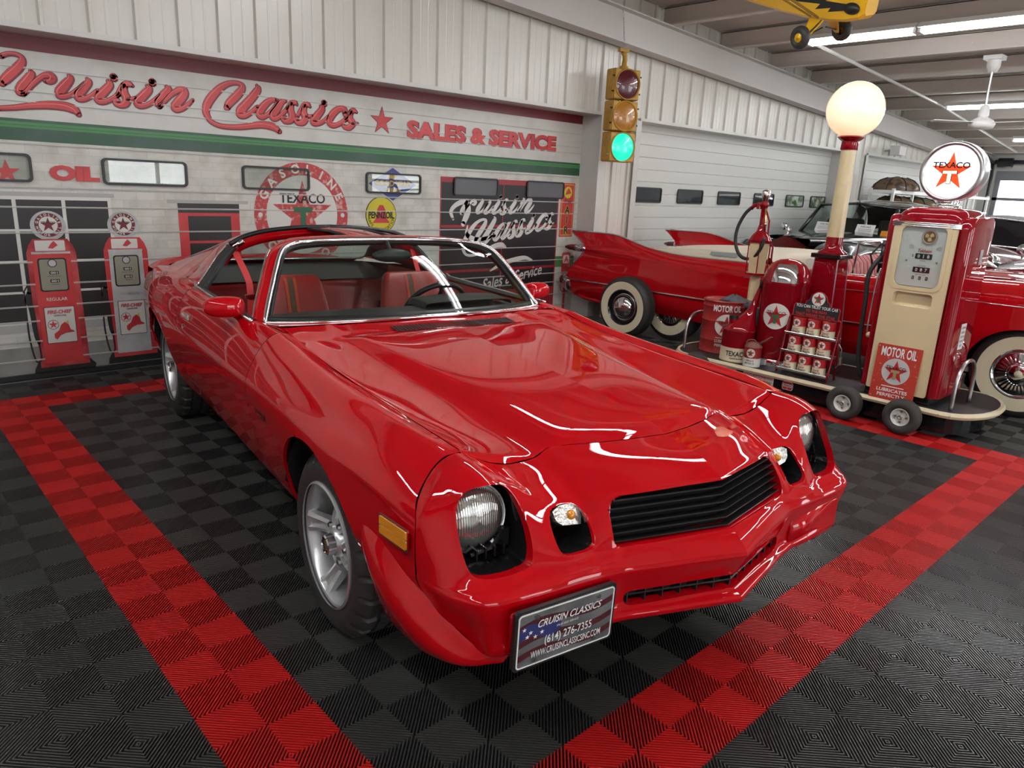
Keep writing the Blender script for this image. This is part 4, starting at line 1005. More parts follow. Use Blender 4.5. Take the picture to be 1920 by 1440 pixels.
# ---- windshield, frame and header
HDR = [(0, 1.375, 1.243), (.2, 1.368, 1.242), (.36, 1.350, 1.238), (.45, 1.325, 1.233)]   # top and upper corner of the glass
base_c = crs([(p[0], p[1] + .006, p[2] + .004) for p in WSB], 6)
glass_edge_side = [(.772, .968, .914), (.735, 1.055, .975), (.690, 1.160, 1.045), (.630, 1.280, 1.105)]
def res_curve(pts, n):
    P = crs(pts, 10); L = [0]
    for a, c in zip(P, P[1:]): L.append(L[-1] + (Vector(a) - Vector(c)).length)
    out = []
    for i in range(n):
        t = L[-1] * i / (n - 1); k = 0
        while k < len(L) - 2 and L[k + 1] < t: k += 1
        out.append(lerp(P[k], P[k + 1], (t - L[k]) / max(1e-9, L[k + 1] - L[k])))
    return out
top_c = res_curve(HDR + [(.50, 1.290, 1.229), (.565, 1.238, 1.208)], 13); bot_c = res_curve(WSB, 13)
side_c = res_curve([(.742, .976, .917), (.703, 1.040, .996), (.665, 1.096, 1.068), (.627, 1.152, 1.138), (.565, 1.238, 1.208)], 9)
rows = []
for j in range(9):
    t = j / 8; row = []
    for i in range(13):
        p = Vector(lerp(bot_c[i], top_c[i], t)); e = Vector(side_c[j]) - Vector(lerp(bot_c[12], top_c[12], t))
        p = p + e * (i / 12) ** 2 + Vector((0, -.045, .035)) * (4 * t * (1 - t)) * (1 - (i / 12) ** 2) * .6
        row.append(tuple(p))
    rows.append(row)
b = MB(); b.add(whole(grid(rows)), 0, True); b.build('windshield', GLASS, car)
loop = crs([(0, 1.375, 1.243), (.2, 1.368, 1.242), (.36, 1.350, 1.238), (.45, 1.325, 1.233), (.50, 1.290, 1.229), (.55, 1.252, 1.217), (.59, 1.206, 1.192), (.627, 1.152, 1.138), (.665, 1.096, 1.068), (.703, 1.040, .996), (.742, .976, .917)], 5)
full = [(-p[0], p[1], p[2]) for p in loop[::-1]] + loop[1:]
b = MB(); b.add(tube(full, .011, 8), 0, True); b.add(tube([(-p[0], p[1], p[2]) for p in crs(WSB, 6)[::-1]] + crs(WSB, 6)[1:], .009, 8), 0, True); b.build('windshield_trim', CHROME, car)
b = MB(); b.add(tube([(p[0] * .975, p[1] + .016, p[2] - .016) for p in full], .013, 6), 0, True); b.add(tube([(p[0] * .97, p[1] + .03, p[2] + .004) for p in [(-p[0], p[1], p[2]) for p in crs(WSB, 6)[::-1]] + crs(WSB, 6)[1:]], .02, 6), 0, True); b.build('windshield_seal', BLKPL, car)
# painted pillar and header: strip outside the trim
o1 = [(p[0] + .004, p[1] + .008, p[2] + .004) for p in loop]
o2 = []; o3 = []; o4 = []
n = len(loop)
for i, p in enumerate(loop):
    t = max(0, min(1, (i - 16) / 16)); t = t * t * (3 - 2 * t)         # 0 on the header, 1 on the pillar
    hd = (0, .050, .012); pi_ = (.028, .018, .004)
    d = lerp(hd, pi_, t); o2.append(tuple(p[k] + d[k] for k in range(3)))
    d = lerp((0, .115, .012), (.036, .058, -.002), t); o3.append(tuple(p[k] + d[k] for k in range(3)))
    d = lerp((0, .120, -.025), (-.008, .064, -.018), t); o4.append(tuple(p[k] + d[k] for k in range(3)))
o5 = [(p[0] - .02, p[1] + .03, p[2] - .035) for p in loop]
b = MB(); b.add(whole(grid([o1, o2, o3, o4, o5])), 0, True); b.build('windshield_frame', PAINT, car, sharp=60)
both('pillar_trim', tube([(p[0] + .002, p[1] + .004, p[2]) for p in o3[28:]], .006, 6), CHROME)
# ---- T bar, rear roof, sail panels, deck
b = MB(); tb_ = surf([[(-.125, 1.47, 1.236), (-.06, 1.47, 1.250), (.06, 1.47, 1.250), (.125, 1.47, 1.236)], [(-.115, 1.8, 1.244), (-.06, 1.8, 1.260), (.06, 1.8, 1.260), (.115, 1.8, 1.244)], [(-.135, 2.15, 1.236), (-.06, 2.15, 1.250), (.06, 2.15, 1.250), (.135, 2.15, 1.236)]], 5, 3); b.add(tb_, 0, True); b.add(box((0, 1.82, 1.215), (.20, .66, .03))); b.build('t_bar', PAINT, car)
b = MB()
for s_ in (1, -1): b.add(tube([(s_ * .128, 1.49, 1.242), (s_ * .120, 1.8, 1.250), (s_ * .136, 2.13, 1.240)], .011, 6), 0, True)
b.build('t_bar_seal', BLKPL, car)
A1 = [(0,2.13,1.252),(.2,2.13,1.246),(.38,2.13,1.226),(.50,2.135,1.195),(.585,2.14,1.150),(.65,2.125,1.085),(.715,2.095,1.005),(.778,2.065,.930)]
A2 = [(0,2.30,1.243),(.2,2.30,1.238),(.38,2.31,1.216),(.50,2.33,1.180),(.588,2.35,1.130),(.655,2.31,1.065),(.722,2.23,.990),(.787,2.18,.935)]
A3 = [(0,2.46,1.215),(.2,2.46,1.210),(.37,2.48,1.186),(.48,2.53,1.140),(.575,2.55,1.080),(.648,2.50,1.025),(.722,2.40,.970),(.792,2.30,.940)]
b = MB(); b.add(whole(surf([A1, A2, A3], 5, 5)), 0, True); b.build('roof', PAINT, car)
S3 = A3[3:]; S4 = [(.56,2.80,1.055),(.635,2.82,1.015),(.690,2.75,.985),(.740,2.62,.960),(.794,2.50,.942)]; S5 = [(.640,3.10,.962),(.685,3.12,.950),(.720,3.05,.946),(.760,2.95,.944),(.790,2.85,.940)]
both('sail_panel', surf([S3, S4, S5], 5, 5), PAINT)
b = MB(); b.add(whole(grid([[(0, 3.22, .940), (.35, 3.21, .938), (.60, 3.14, .945), (.70, 3.12, .945)], [(0, 3.5, .905), (.35, 3.5, .903), (.6, 3.45, .90), (.69, 3.40, .900)], [(0, 3.80, .868), (.35, 3.80, .868), (.60, 3.78, .868), (.665, 3.75, .870)]])), 0, True); b.build('trunk_lid', PAINT, car)
rg = [[(0,2.465,1.212),(.2,2.465,1.207),(.37,2.485,1.182),(.475,2.535,1.138)], [(0,2.84,1.085),(.22,2.84,1.08),(.42,2.83,1.07),(.555,2.80,1.052)], [(0,3.215,.942),(.25,3.215,.942),(.47,3.18,.944),(.638,3.10,.958)]]
b = MB(); b.add(whole(surf(rg, 4, 4)), 0, True); b.build('rear_window', GLASS, car)
b = MB(); e = crs([(0,2.465,1.214),(.2,2.465,1.209),(.37,2.485,1.184),(.475,2.535,1.140),(.555,2.80,1.054),(.638,3.10,.960),(.47,3.18,.948),(.25,3.215,.945),(0,3.215,.945)], 4); b.add(tube(e, .009, 6), 0, True); b.add(tube([(-p[0], p[1], p[2]) for p in e], .009, 6), 0, True); b.build('rear_window_trim', CHROME, car)
b = MB(); b.add(whole(surf([[(0,3.72,.872),(.40,3.70,.872),(.66,3.62,.872),(.765,3.42,.862)],[(0,3.80,.905),(.40,3.78,.905),(.66,3.68,.897),(.795,3.46,.872)],[(0,3.87,.918),(.40,3.85,.916),(.67,3.74,.902),(.805,3.52,.872)],[(0,3.875,.88),(.40,3.855,.88),(.67,3.76,.865),(.805,3.54,.79)],[(0,3.86,.82),(.40,3.85,.82),(.67,3.77,.78),(.80,3.54,.70)]], 4, 5)), 0, True); b.build('rear_spoiler', PAINT, car)
b = MB(); b.add(whole(surf([[(0,3.80,.870),(.4,3.80,.870),(.665,3.75,.870),(.742,3.75,.838),(.792,3.75,.748),(.788,3.75,.612),(.760,3.75,.47)],[(0,3.90,.80),(.4,3.89,.80),(.66,3.85,.80),(.73,3.83,.78),(.77,3.80,.72),(.77,3.80,.60),(.75,3.80,.47)],[(0,3.95,.60),(.4,3.94,.60),(.66,3.90,.60),(.74,3.88,.60),(.78,3.85,.60),(.78,3.85,.55),(.75,3.83,.45)],[(0,3.90,.40),(.4,3.89,.40),(.66,3.86,.40),(.72,3.84,.40),(.75,3.82,.40),(.75,3.82,.40),(.72,3.80,.40)]], 3, 3)), 0, True); b.build('rear_bumper_cover', PAINT, car)
# black weatherstrip round the open roof
A1t = [(p[0], p[1] - .012, p[2] + .002) for p in A1]
both('roof_weatherstrip', tube(crs(A1t[:5], 5), .014, 6), BLKPL)
both('pillar_weatherstrip', surf([[(p[0] + .004, p[1] - .002, p[2]) for p in A1[4:]], [(p[0] - .004, p[1] - .055, p[2] - .012) for p in A1[4:]], [(p[0] - .035, p[1] - .05, p[2] - .016) for p in A1[4:]]], 4, 3), BLKPL)
both('pillar_chrome_strip', tube([(p[0] + .008, p[1] + .004, p[2] + .002) for p in crs(A1[4:], 4)], .006, 6), CHROME)
both('roof_latch_plate', prism(rrect(.075, .03, .006), .004, frame((.545, 2.105, 1.150), (.75, 0, -.62), (.62, .1, .75))), CHROME)
both('hoop_inner_panel', surf([[(p[0] - .002, p[1] - .02, p[2] - .01) for p in A1[:6]], [(p[0] - .03, p[1] - .01, p[2] - .055) for p in A1[:6]], [(p[0] - .05, p[1] + .12, p[2] - .07) for p in A1[:6]]], 3, 3), PAINT)
# door glass slot and sill trims
both('door_window_seal', surf([[(.757, .98, .925), (.756, 1.35, .925), (.757, 1.70, .926), (.760, 2.04, .930)], [(.782, .985, .936), (.782, 1.35, .936), (.783, 1.70, .937), (.784, 2.04, .940)], [(.796, .985, .928), (.796, 1.35, .929), (.797, 1.70, .930), (.798, 2.04, .933)]], 3, 4), BLKPL)
both('door_sill_trim', tube([(.797, .975, .930), (.798, 1.35, .932), (.799, 1.70, .933), (.800, 2.03, .937), (.792, 2.07, .955)], .007, 6), CHROME)
# mirrors, handles
def mirror_body(s_):
    c = (s_ * .868, 1.15, .968)
    sq = lambda q, e: math.copysign(abs(q) ** e, q)
    v_, f_ = sphere((0, 0, 0), 1, 28, 16); v_ = [(sq(p[0], .72) * (1 - .10 * p[0] * -s_), sq(p[1], .8), sq(p[2], .72)) for p in v_]
    b = MB(); b.add((v_, f_), 0, True, Matrix.Translation((c[0] - s_ * .012, c[1], c[2])) @ Matrix.Rotation(s_ * R(12), 4, 'Z') @ Matrix.Diagonal((.088, .055, .046, 1))); o = b.build('door_mirror', PAINT, car)
    b = MB(); b.add(surf([[(s_ * .80, 1.09, .922), (s_ * .80, 1.20, .922)], [(s_ * .835, 1.11, .94), (s_ * .835, 1.19, .94)], [(s_ * .85, 1.12, .965), (s_ * .85, 1.18, .965)]], 3, 1), 0, True); b.add(cyl((s_ * .79, 1.15, .925), (s_ * .85, 1.15, .955), .028, .022), 0, True); b.build('mirror_stalk', CHROME if False else PAINT, o)
    b = MB(); b.add(prism(rrect(.145, .07, .03), .003), 0, False, frame((c[0] - s_ * .012, c[1] + .052, c[2]), (1, s_ * .2, 0), (0, 0, 1))); b.build('mirror_glass', CHROME, o)
for s_ in (1, -1):
    mirror_body(s_)
    b = MB(); b.add(rbox((s_ * .889, 1.86, .805), (.02, .13, .032), .006)); b.build('door_handle', CHROME, car)
    b = MB(); b.add(cyl((s_ * .895, 1.90, .745), (s_ * .908, 1.90, .745), .013, n=14)); b.build('door_lock', CHROME, car)
# ---- wheels of the coupe
def tyre_mesh(Ro, Rr, W, tread=True, white=None, n=240):
    """tyre about local z (outer face at +W/2)"""
    h = W / 2
    side = [(Rr, h * .86), (Rr + .006, h * .97), (Rr + (Ro - Rr) * .35, h * 1.03), (Rr + (Ro - Rr) * .62, h * 1.01), (Ro - .018, h * .90), (Ro - .005, h * .80)]
    g = .007
    tr_ = [(Ro, h * .74), (Ro, h * .50), (Ro - g, h * .485), (Ro - g, h * .42), (Ro, h * .40), (Ro, h * .07), (Ro - g, h * .055), (Ro - g, -h * .055), (Ro, -h * .07), (Ro, -h * .40), (Ro - g, -h * .42), (Ro - g, -h * .485), (Ro, -h * .50), (Ro, -h * .74)]
    prof = side + tr_ + [(r, -z) for r, z in side[::-1]]
    v, f = lathe(prof, n)
    if tread:
        k0 = len(side)
        for j in (k0 - 2, k0 - 1, k0, k0 + 1, k0 + 12, k0 + 13, k0 + 14, k0 + 15):
            for i in range(n):
                if i % 10 < 2:
                    p = v[j * n + i]; s_ = (math.hypot(p[0], p[1]) - .010) / math.hypot(p[0], p[1]); v[j * n + i] = (p[0] * s_, p[1] * s_, p[2])
        for j in (k0 + 4, k0 + 5, k0 + 8, k0 + 9):
            for i in range(n):
                if (i + 2 * (j - k0)) % 8 < 1:
                    p = v[j * n + i]; s_ = (math.hypot(p[0], p[1]) - .0045) / math.hypot(p[0], p[1]); v[j * n + i] = (p[0] * s_, p[1] * s_, p[2])
    return v, f
def coupe_wheel(x, y, s_, steer=0):
    mm = Matrix.Translation((x, y, WZ)) @ Matrix.Rotation(s_ * R(90), 4, 'Y') @ Matrix.Rotation(R(18), 4, 'Z')
    b = MB()
    b.add(lathe([(.214, .128), (.222, .124), (.2225, .114), (.212, .110), (.206, .100), (.203, .06), (.198, -.04), (.196, -.11), (.222, -.12)], 60), 0, True, mm)
    b.add(lathe([(.203, -.035), (.10, -.02), (.0, -.02)], 40), 0, True, mm)
    w_ = b.build('wheel', SILVER, car, sharp=35); w_['label'] = 'five spoke silver wheel, %s %s' % ('left' if s_ > 0 else 'right', 'front' if y < 1 else 'rear')
    b = MB(); b.add(tyre_mesh(WZ, .216, .245), 0, True, mm); b.build('tyre', RUBBER, w_, sharp=30)
    for k in range(5):
        M_ = mm @ Matrix.Rotation(2 * PI * k / 5, 4, 'Z')
        b = MB()
        st = [(.045, .034, .078, .03), (.085, .030, .076, .03), (.125, .026, .060, .035), (.17, .030, .082, .03), (.206, .042, .106, .02)]
        rows = [[(r, -w2, z - th), (r, -w2, z), (r, -w2 * .55, z + .006), (r, -w2 * .45, z - .012), (r, w2 * .45, z - .012), (r, w2 * .55, z + .006), (r, w2, z), (r, w2, z - th)] for r, w2, z, th in st]
        b.add(grid(rows), 0, False, M_); b.build('spoke', SILVER, w_)
        b = MB(); b.add(cyl((.072 * math.cos(.63), .072 * math.sin(.63), .05), (.072 * math.cos(.63), .072 * math.sin(.63), .088), .010, .009, 6), 0, False, M_); b.build('lug_nut', CHROME, w_)
    b = MB(); b.add(lathe([(.052, -.02), (.052, .085), (.044, .095), (.038, .096)], 28), 0, True, mm); b.build('hub', SILVER, w_, sharp=40)
    b = MB(); b.add(lathe([(.038, .09), (.036, .122), (.030, .126), (.029, .122), (0, .122)], 28), 0, True, mm); b.build('centre_cap', CHROME, w_, sharp=40)
    b = MB(); b.add(lathe([(.029, .1225), (0, .1225)], 24), 0, False, mm); b.add(prism([(-.018, -.005), (.018, -.005), (.018, .005), (-.018, .005)], .002), 1, False, mm @ Matrix.Translation((0, 0, .1225))); b.build('cap_emblem', [BLKGLOSS, BRASS], w_)
for s_ in (1, -1):
    coupe_wheel(s_ * .729, 0, s_); coupe_wheel(s_ * .722, 2.743, s_)

# ---- cabin
DASH = mat('dark_dash_vinyl', (0.030, 0.036, 0.034), 0.45)
b = MB(); b.add(whole(surf([[(0, .83, .915), (.4, .86, .912), (.70, .97, .905)], [(0, 1.10, .915), (.4, 1.12, .913), (.72, 1.14, .905)], [(0, 1.22, .905), (.4, 1.24, .905), (.73, 1.24, .90)], [(0, 1.26, .82), (.4, 1.28, .82), (.73, 1.26, .82)], [(0, 1.20, .60), (.4, 1.20, .60), (.73, 1.2, .60)]], 3, 4)), 0, True)
db = b.build('dashboard', DASH, car)
b = MB(); b.add(surf([[(.10, 1.08, .915), (.13, 1.06, .945), (.37, 1.05, .952), (.60, 1.06, .945), (.64, 1.08, .915)], [(.10, 1.26, .91), (.13, 1.27, .945), (.37, 1.28, .952), (.60, 1.27, .945), (.64, 1.26, .91)], [(.12, 1.27, .84), (.14, 1.275, .85), (.37, 1.275, .85), (.60, 1.275, .85), (.62, 1.27, .84)]], 3, 4), 0, True); b.build('instrument_hood', DASH, db)
b = MB(); b.add(prism(rrect(.34, .035, .01), .003), 0, False, frame((-.25, .955, .921), (1, -.05, 0), (0, 1, 0))); b.build('defroster_grille', BLKMATTE, db)
swm = axis_m((.37, 1.47, .845), (0, .80, .60)); SW = MB()
SW.add([tuple(swm @ Vector(q)) for q in tube([(.185 * math.cos(2 * PI * i / 36), .185 * math.sin(2 * PI * i / 36), 0) for i in range(36)], .015, 8, True)[0]] and ([tuple(swm @ Vector(q)) for q in tube([(.185 * math.cos(2 * PI * i / 36), .185 * math.sin(2 * PI * i / 36), 0) for i in range(36)], .015, 8, True)[0]], tube([(.185 * math.cos(2 * PI * i / 36), .185 * math.sin(2 * PI * i / 36), 0) for i in range(36)], .015, 8, True)[1]), 0, True)
swo = SW.build('steering_wheel', BLKPL, car)
b = MB(); b.add(lathe([(.05, -.03), (.06, 0), (.045, .02), (0, .022)], 20), 0, True, swm)
for a in (PI / 2 + PI, .25, PI - .25): b.add(tube([tuple(swm @ Vector((0, 0, 0))), tuple(swm @ Vector((.18 * math.cos(a), .18 * math.sin(a), 0)))], .012, 6), 0, True)
b.add(cyl(tuple(swm @ Vector((0, 0, -.02))), tuple(swm @ Vector((0, 0, -.28))), .03)); b.build('steering_hub', BLKPL, swo)
def seat(cx):
    lean = lambda z: 1.63 + (z - .42) * .30
    b = MB()
    rows = []
    for z, hw, th in ((.40, .235, .11), (.55, .240, .11), (.70, .232, .10), (.80, .205, .09), (.90, .185, .08), (.97, .172, .07), (1.005, .150, .045), (1.012, .11, .015)):
        y = lean(z); rows.append([(cx - hw, y, z), (cx - hw * .93, y - th * .62, z), (cx - hw * .55, y - th * .50, z), (cx, y - th * .46, z), (cx + hw * .55, y - th * .50, z), (cx + hw * .93, y - th * .62, z), (cx + hw, y, z), (cx + hw * .8, y + th * .7, z), (cx, y + th * .8, z), (cx - hw * .8, y + th * .7, z)])
    cl_ = [crs(r, 3, True) for r in rows]; cols = [crs([r[j] for r in cl_], 4) for j in range(len(cl_[0]))]
    rr = [[c[i] for c in cols] for i in range(len(cols[0]))]
    v, f = grid(rr, True); f.append(tuple(range(len(v) - len(rr[0]), len(v)))); b.add((v, f), 0, True)
    o = b.build('front_seat', LEATHER, car); o['label'] = 'red vinyl bucket seat on the %s' % ('left' if cx > 0 else 'right')
    b = MB(); b.add(rbox((cx, 1.42, .40), (.50, .50, .16), .05, 3), 0, True); b.build('seat_cushion', LEATHER, o)
    for dx, w_, m_ in ((-.030, .016, ORANGEST), (-.006, .030, BROWNST), (.018, .016, ORANGEST)):
        b = MB(); b.add(surf([[(cx + dx - w_ / 2, lean(z) - t_ * .47 - .0035, z), (cx + dx + w_ / 2, lean(z) - t_ * .47 - .0035, z)] for z, t_ in ((.66, .101), (.80, .09), (.90, .08), (.97, .07), (1.0, .05))], 4, 1), 0, True); b.build('seat_stripe', m_, o)
    b = MB(); b.add(surf([[(cx - .15, lean(z) - t_ * .5 - .006, z), (cx, lean(z) - t_ * .46 - .006, z), (cx + .15, lean(z) - t_ * .5 - .006, z)] for z, t_ in ((.47, .11), (.58, .11), (.70, .10), (.755, .095))], 3, 3), 0, True); b.build('seat_insert', ORANGEST, o)
    b = MB(); b.add(tube([(cx - .225, lean(.775) - .055, .775), (cx - .1, lean(.775) - .05, .775), (cx + .1, lean(.775) - .05, .775), (cx + .225, lean(.775) - .055, .775)], .004, 5), 0, True); b.build('seat_seam', LEATHER, o)
seat(-.36); seat(.37)
b = MB(); b.add(surf([[(-.66, 2.42, .44), (-.3, 2.40, .45), (0, 2.44, .50), (.3, 2.40, .45), (.66, 2.42, .44)], [(-.68, 2.52, .70), (-.3, 2.50, .70), (0, 2.54, .72), (.3, 2.50, .70), (.68, 2.52, .70)], [(-.69, 2.56, .835), (-.3, 2.55, .845), (0, 2.57, .845), (.3, 2.55, .845), (.69, 2.56, .835)], [(-.69, 2.62, .865), (-.3, 2.62, .87), (0, 2.62, .87), (.3, 2.62, .87), (.69, 2.62, .865)]], 4, 5), 0, True); b.add(rbox((0, 2.18, .40), (1.30, .48, .14), .05, 3), 0, True)
b.build('rear_seat', LEATHER, car)
b = MB(); b.add(grid([[(-.72, 2.58, .872), (.72, 2.58, .872)], [(-.70, 3.24, .915), (.70, 3.24, .915)]])); b.build('parcel_shelf', DASH, car)
both('inner_door_panel', surf([[(.755, .95, .91), (.752, 1.5, .915), (.752, 2.05, .92)], [(.735, .95, .80), (.72, 1.5, .80), (.735, 2.05, .80)], [(.74, .95, .45), (.735, 1.5, .45), (.74, 2.05, .45)], [(.74, .95, .26), (.735, 1.5, .26), (.74, 2.05, .26)]], 3, 3), LEATHER)
both('inner_quarter_panel', surf([[(.75, 2.05, .925), (.72, 2.4, .94), (.69, 2.75, .94)], [(.72, 2.05, .75), (.69, 2.4, .78), (.68, 2.75, .85)], [(.70, 2.05, .30), (.68, 2.4, .30), (.67, 2.75, .30)]], 3, 3), LEATHER)
b = MB(); b.add(box((0, 1.6, .285), (1.46, 1.9, .02))); b.add(rbox((0, 1.6, .38), (.20, 1.1, .2), .04)); b.build('carpet', CARPET, car)
def strap(pts, w_, name, sd):
    b = MB(); P = crs(pts, 5); v = []; f = []
    for i, p in enumerate(P): v += [(p[0] - w_ / 2 * .9, p[1] - w_ * .2, p[2]), (p[0] + w_ / 2 * .9, p[1] + w_ * .2, p[2])]
    for i in range(len(P) - 1): f.append((2 * i, 2 * i + 1, 2 * i + 3, 2 * i + 2))
    b.add((v, f), 0, True); return b.build(name, mat('red_webbing', (0.55, 0.015, 0.015), 0.6) if 'red_webbing' not in bpy.data.materials else bpy.data.materials['red_webbing'], car)
for s_ in (-1, 1):
    sb = strap([(s_ * .56, 2.12, 1.115), (s_ * .535, 1.98, .98), (s_ * .54, 1.92, .90), (s_ * .57, 1.84, .70), (s_ * .58, 1.82, .40)], .045, 'seat_belt', s_)
    b = MB(); b.add(rbox((s_ * .545, 1.905, .885), (.06, .012, .03), .004)); b.build('belt_buckle', CHROME, sb)
b = MB(); b.add(sphere((0, 0, 0), 1, 20, 10), 0, True, Matrix.Translation((.02, 1.30, 1.165)) @ Matrix.Diagonal((.115, .02, .035, 1))); b.add(cyl((.02, 1.31, 1.18), (.02, 1.36, 1.23), .01)); b.build('rearview_mirror', BLKPL, car)
# ================================================================== THE ROLLING FILLING-STATION DISPLAY
WORN = mat('worn_red_paint', (0.36, 0.020, 0.018), 0.45, noise=(14, (0.26, 0.02, 0.018), 0.3, 0.55))
OLDWHITE = mat('aged_white', (0.74, 0.72, 0.66), 0.5)
def emblem(name, parent, F, r, tcol=SIGNGREEN, glow=False, bgm=None, wrap=None):
    """round station emblem: white disc, red star, green T, black word"""
    b = MB()
    b.add(prism(circle(r, 36), r * .02), 0); b.add(prism(star(r * .88), r * .02), 1, False, Matrix.Translation((0, -r * .02, r * .03)))
    b.add(text('TEXACO', r * .27, r * 1.42, r * .05, r * .07), 2, False, Matrix.Translation((0, r * .27, 0)))
    b.add(text('T', r * .66, r * .62, .09, r * .075), 3, False, Matrix.Translation((0, -r * .22, 0)))
    if wrap: slice_x(b, r / 5)
    vv = [F @ Vector(p) for p in b.v]; b.v = [tuple(wrap(p) if wrap else p) for p in vv]
    return b.build(name, [bgm or OLDWHITE, SIGNRED, INK, tcol], parent)

DK = .20
deck = thing('display_trolley', 'low black deck on small pneumatic wheels carrying the filling station display', 'trolley', (0, 0, 0))
def deck_outline(x0, x1, ya, yb, r0, r1):
    P = []
    cx = (x0 + x1) / 2; hw = (x1 - x0) / 2
    for i in range(13): a = PI * i / 12; P.append((cx + hw * math.cos(a), yb + r1 * math.sin(a)))
    for i in range(13): a = PI + PI * i / 12; P.append((cx + hw * math.cos(a), ya + r0 * math.sin(a)))
    return P
DX0, DX1 = 4.47, 5.32
OUT = deck_outline(DX0, DX1, -1.66, .36, .24, .26)
b = MB(); b.add(prism(OUT, .035), 0, False, Matrix.Translation((0, 0, DK - .035))); b.build('deck_board', mat('black_deck_rubber', (.018, .018, .018), .5), deck)
b = MB(); b.add(tube([(p[0], p[1], DK - .018) for p in OUT], .022, 6, True, flat=1.0)); 
for i, p in enumerate(OUT):
    b.add(sphere((p[0] + (p[0] - 4.895) * .05, p[1] + .02 * (1 if p[1] > 0 else -1) * 0, DK - .016), .005, 6, 4), 1)
b.build('deck_edging', [CREAM2, STEEL], deck)
b = MB(); b.add(prism(deck_outline(DX0 + .05, DX1 - .05, -1.64, .34, .18, .20), .13), 0, False, Matrix.Translation((0, 0, DK - .165))); b.build('deck_skirt', BLKGLOSS, deck)
for y in (.36, -1.675):
    dy = .13 if y > 0 else -.02
    for _ in (0,):
        b = MB(); xa, xb = (4.56, 4.94) if y < 0 else (4.60, 4.98)
        arc = [(xa, y + dy, DK)] + [(xa, y + dy, DK + .14), (xa + .02, y + dy, DK + .24), (xa + .09, y + dy, DK + .305), ((xa + xb) / 2, y + dy, DK + .325), (xb - .09, y + dy, DK + .305), (xb - .02, y + dy, DK + .24), (xb, y + dy, DK + .14), (xb, y + dy, DK)]
        b.add(tube(crs(arc, 5), .014, 8), 0, True); b.build('hoop_handle', STEEL, deck)
def small_wheel(x, y, sd):
    mm = Matrix.Translation((x, y, .125)) @ Matrix.Rotation(R(90) * sd, 4, 'Y')
    b = MB(); prof = [(.062, .035), (.066, .045), (.085, .052), (.105, .050), (.118, .038), (.124, .02), (.126, 0), (.124, -.02), (.118, -.038), (.105, -.05), (.085, -.052), (.066, -.045), (.062, -.035)]
    v, f = lathe(prof, 60)
    for j in range(3, 10):
        for i in range(60):
            if (i + j) % 3 == 0: p = v[j * 60 + i]; v[j * 60 + i] = (p[0] * .965, p[1] * .965, p[2])
    b.add((v, f), 0, True, mm); o = b.build('wheel', mat('grey_brown_rubber', (.045, .040, .036), .75) if 'grey_brown_rubber' not in bpy.data.materials else bpy.data.materials['grey_brown_rubber'], deck)
    b = MB(); b.add(lathe([(.064, .036), (.060, .046), (.055, .040), (.050, .018), (.022, .018), (.020, .030), (0, .030)], 28), 0, True, mm)
    for k in range(4): b.add(cyl((.037 * math.cos(k * PI / 2), .037 * math.sin(k * PI / 2), .015), (.037 * math.cos(k * PI / 2), .037 * math.sin(k * PI / 2), .026), .007, n=8), 1, False, mm)
    b.add(lathe([(.017, .03), (.015, .042), (.008, .042), (.008, .03)], 14), 1, True, mm)
    b.build('wheel_hub', [OLDWHITE, STEEL], o)
for x, sd in ((4.395, -1), (5.39, 1)):
    small_wheel(x, -1.455, sd); small_wheel(x, -1.055, sd); small_wheel(x, .22, sd)
# signs along the front of the skirt
FX = lambda y, z: frame((4.513, y, z), (0, -1, 0), (0, 0, 1))
b = MB(); b.add(prism(rrect(.27, .092, .003), .004), 0, False, FX(-.30, .110)); b.add(text('GASOLINE', .022, .14, .01, .0055), 1, False, FX(-.30, .135)); b.add(text('FILLING STATION', .034, .235, .02, .0055), 2, False, FX(-.30, .095))
for sx in (-.1, .1):
    for k in range(3): b.add(prism([(sx - .025, .018 + .006 * k), (sx + .025, .018 + .006 * k), (sx + .025, .020 + .006 * k), (sx - .025, .020 + .006 * k)], .0055), 1, False, FX(-.30, .110))
b.build('filling_station_sign', [OLDWHITE, SIGNRED, INK], deck)
HEXA = [(-.045, -.02), (-.035, -.033), (.035, -.033), (.045, -.02), (.045, .02), (.035, .033), (-.035, .033), (-.045, .02)]
for y in (-.06, -.555):
    b = MB(); b.add(prism(HEXA, .003), 1, False, FX(y, .115)); b.add(prism([(p[0] * .9, p[1] * .88) for p in HEXA], .004), 0, False, FX(y, .115)); b.add(prism(rrect(.074, .026, .004, cy=.003), .0048), 1, False, FX(y, .115)); b.add(text('TEXACO', .017, .062, .03, .0056), 2, False, FX(y, .118)); b.add(prism(star(.006), .0056), 1, False, FX(y, .093))
    b.build('hexagon_badge', [SIGNRED, OLDWHITE, INK], deck)

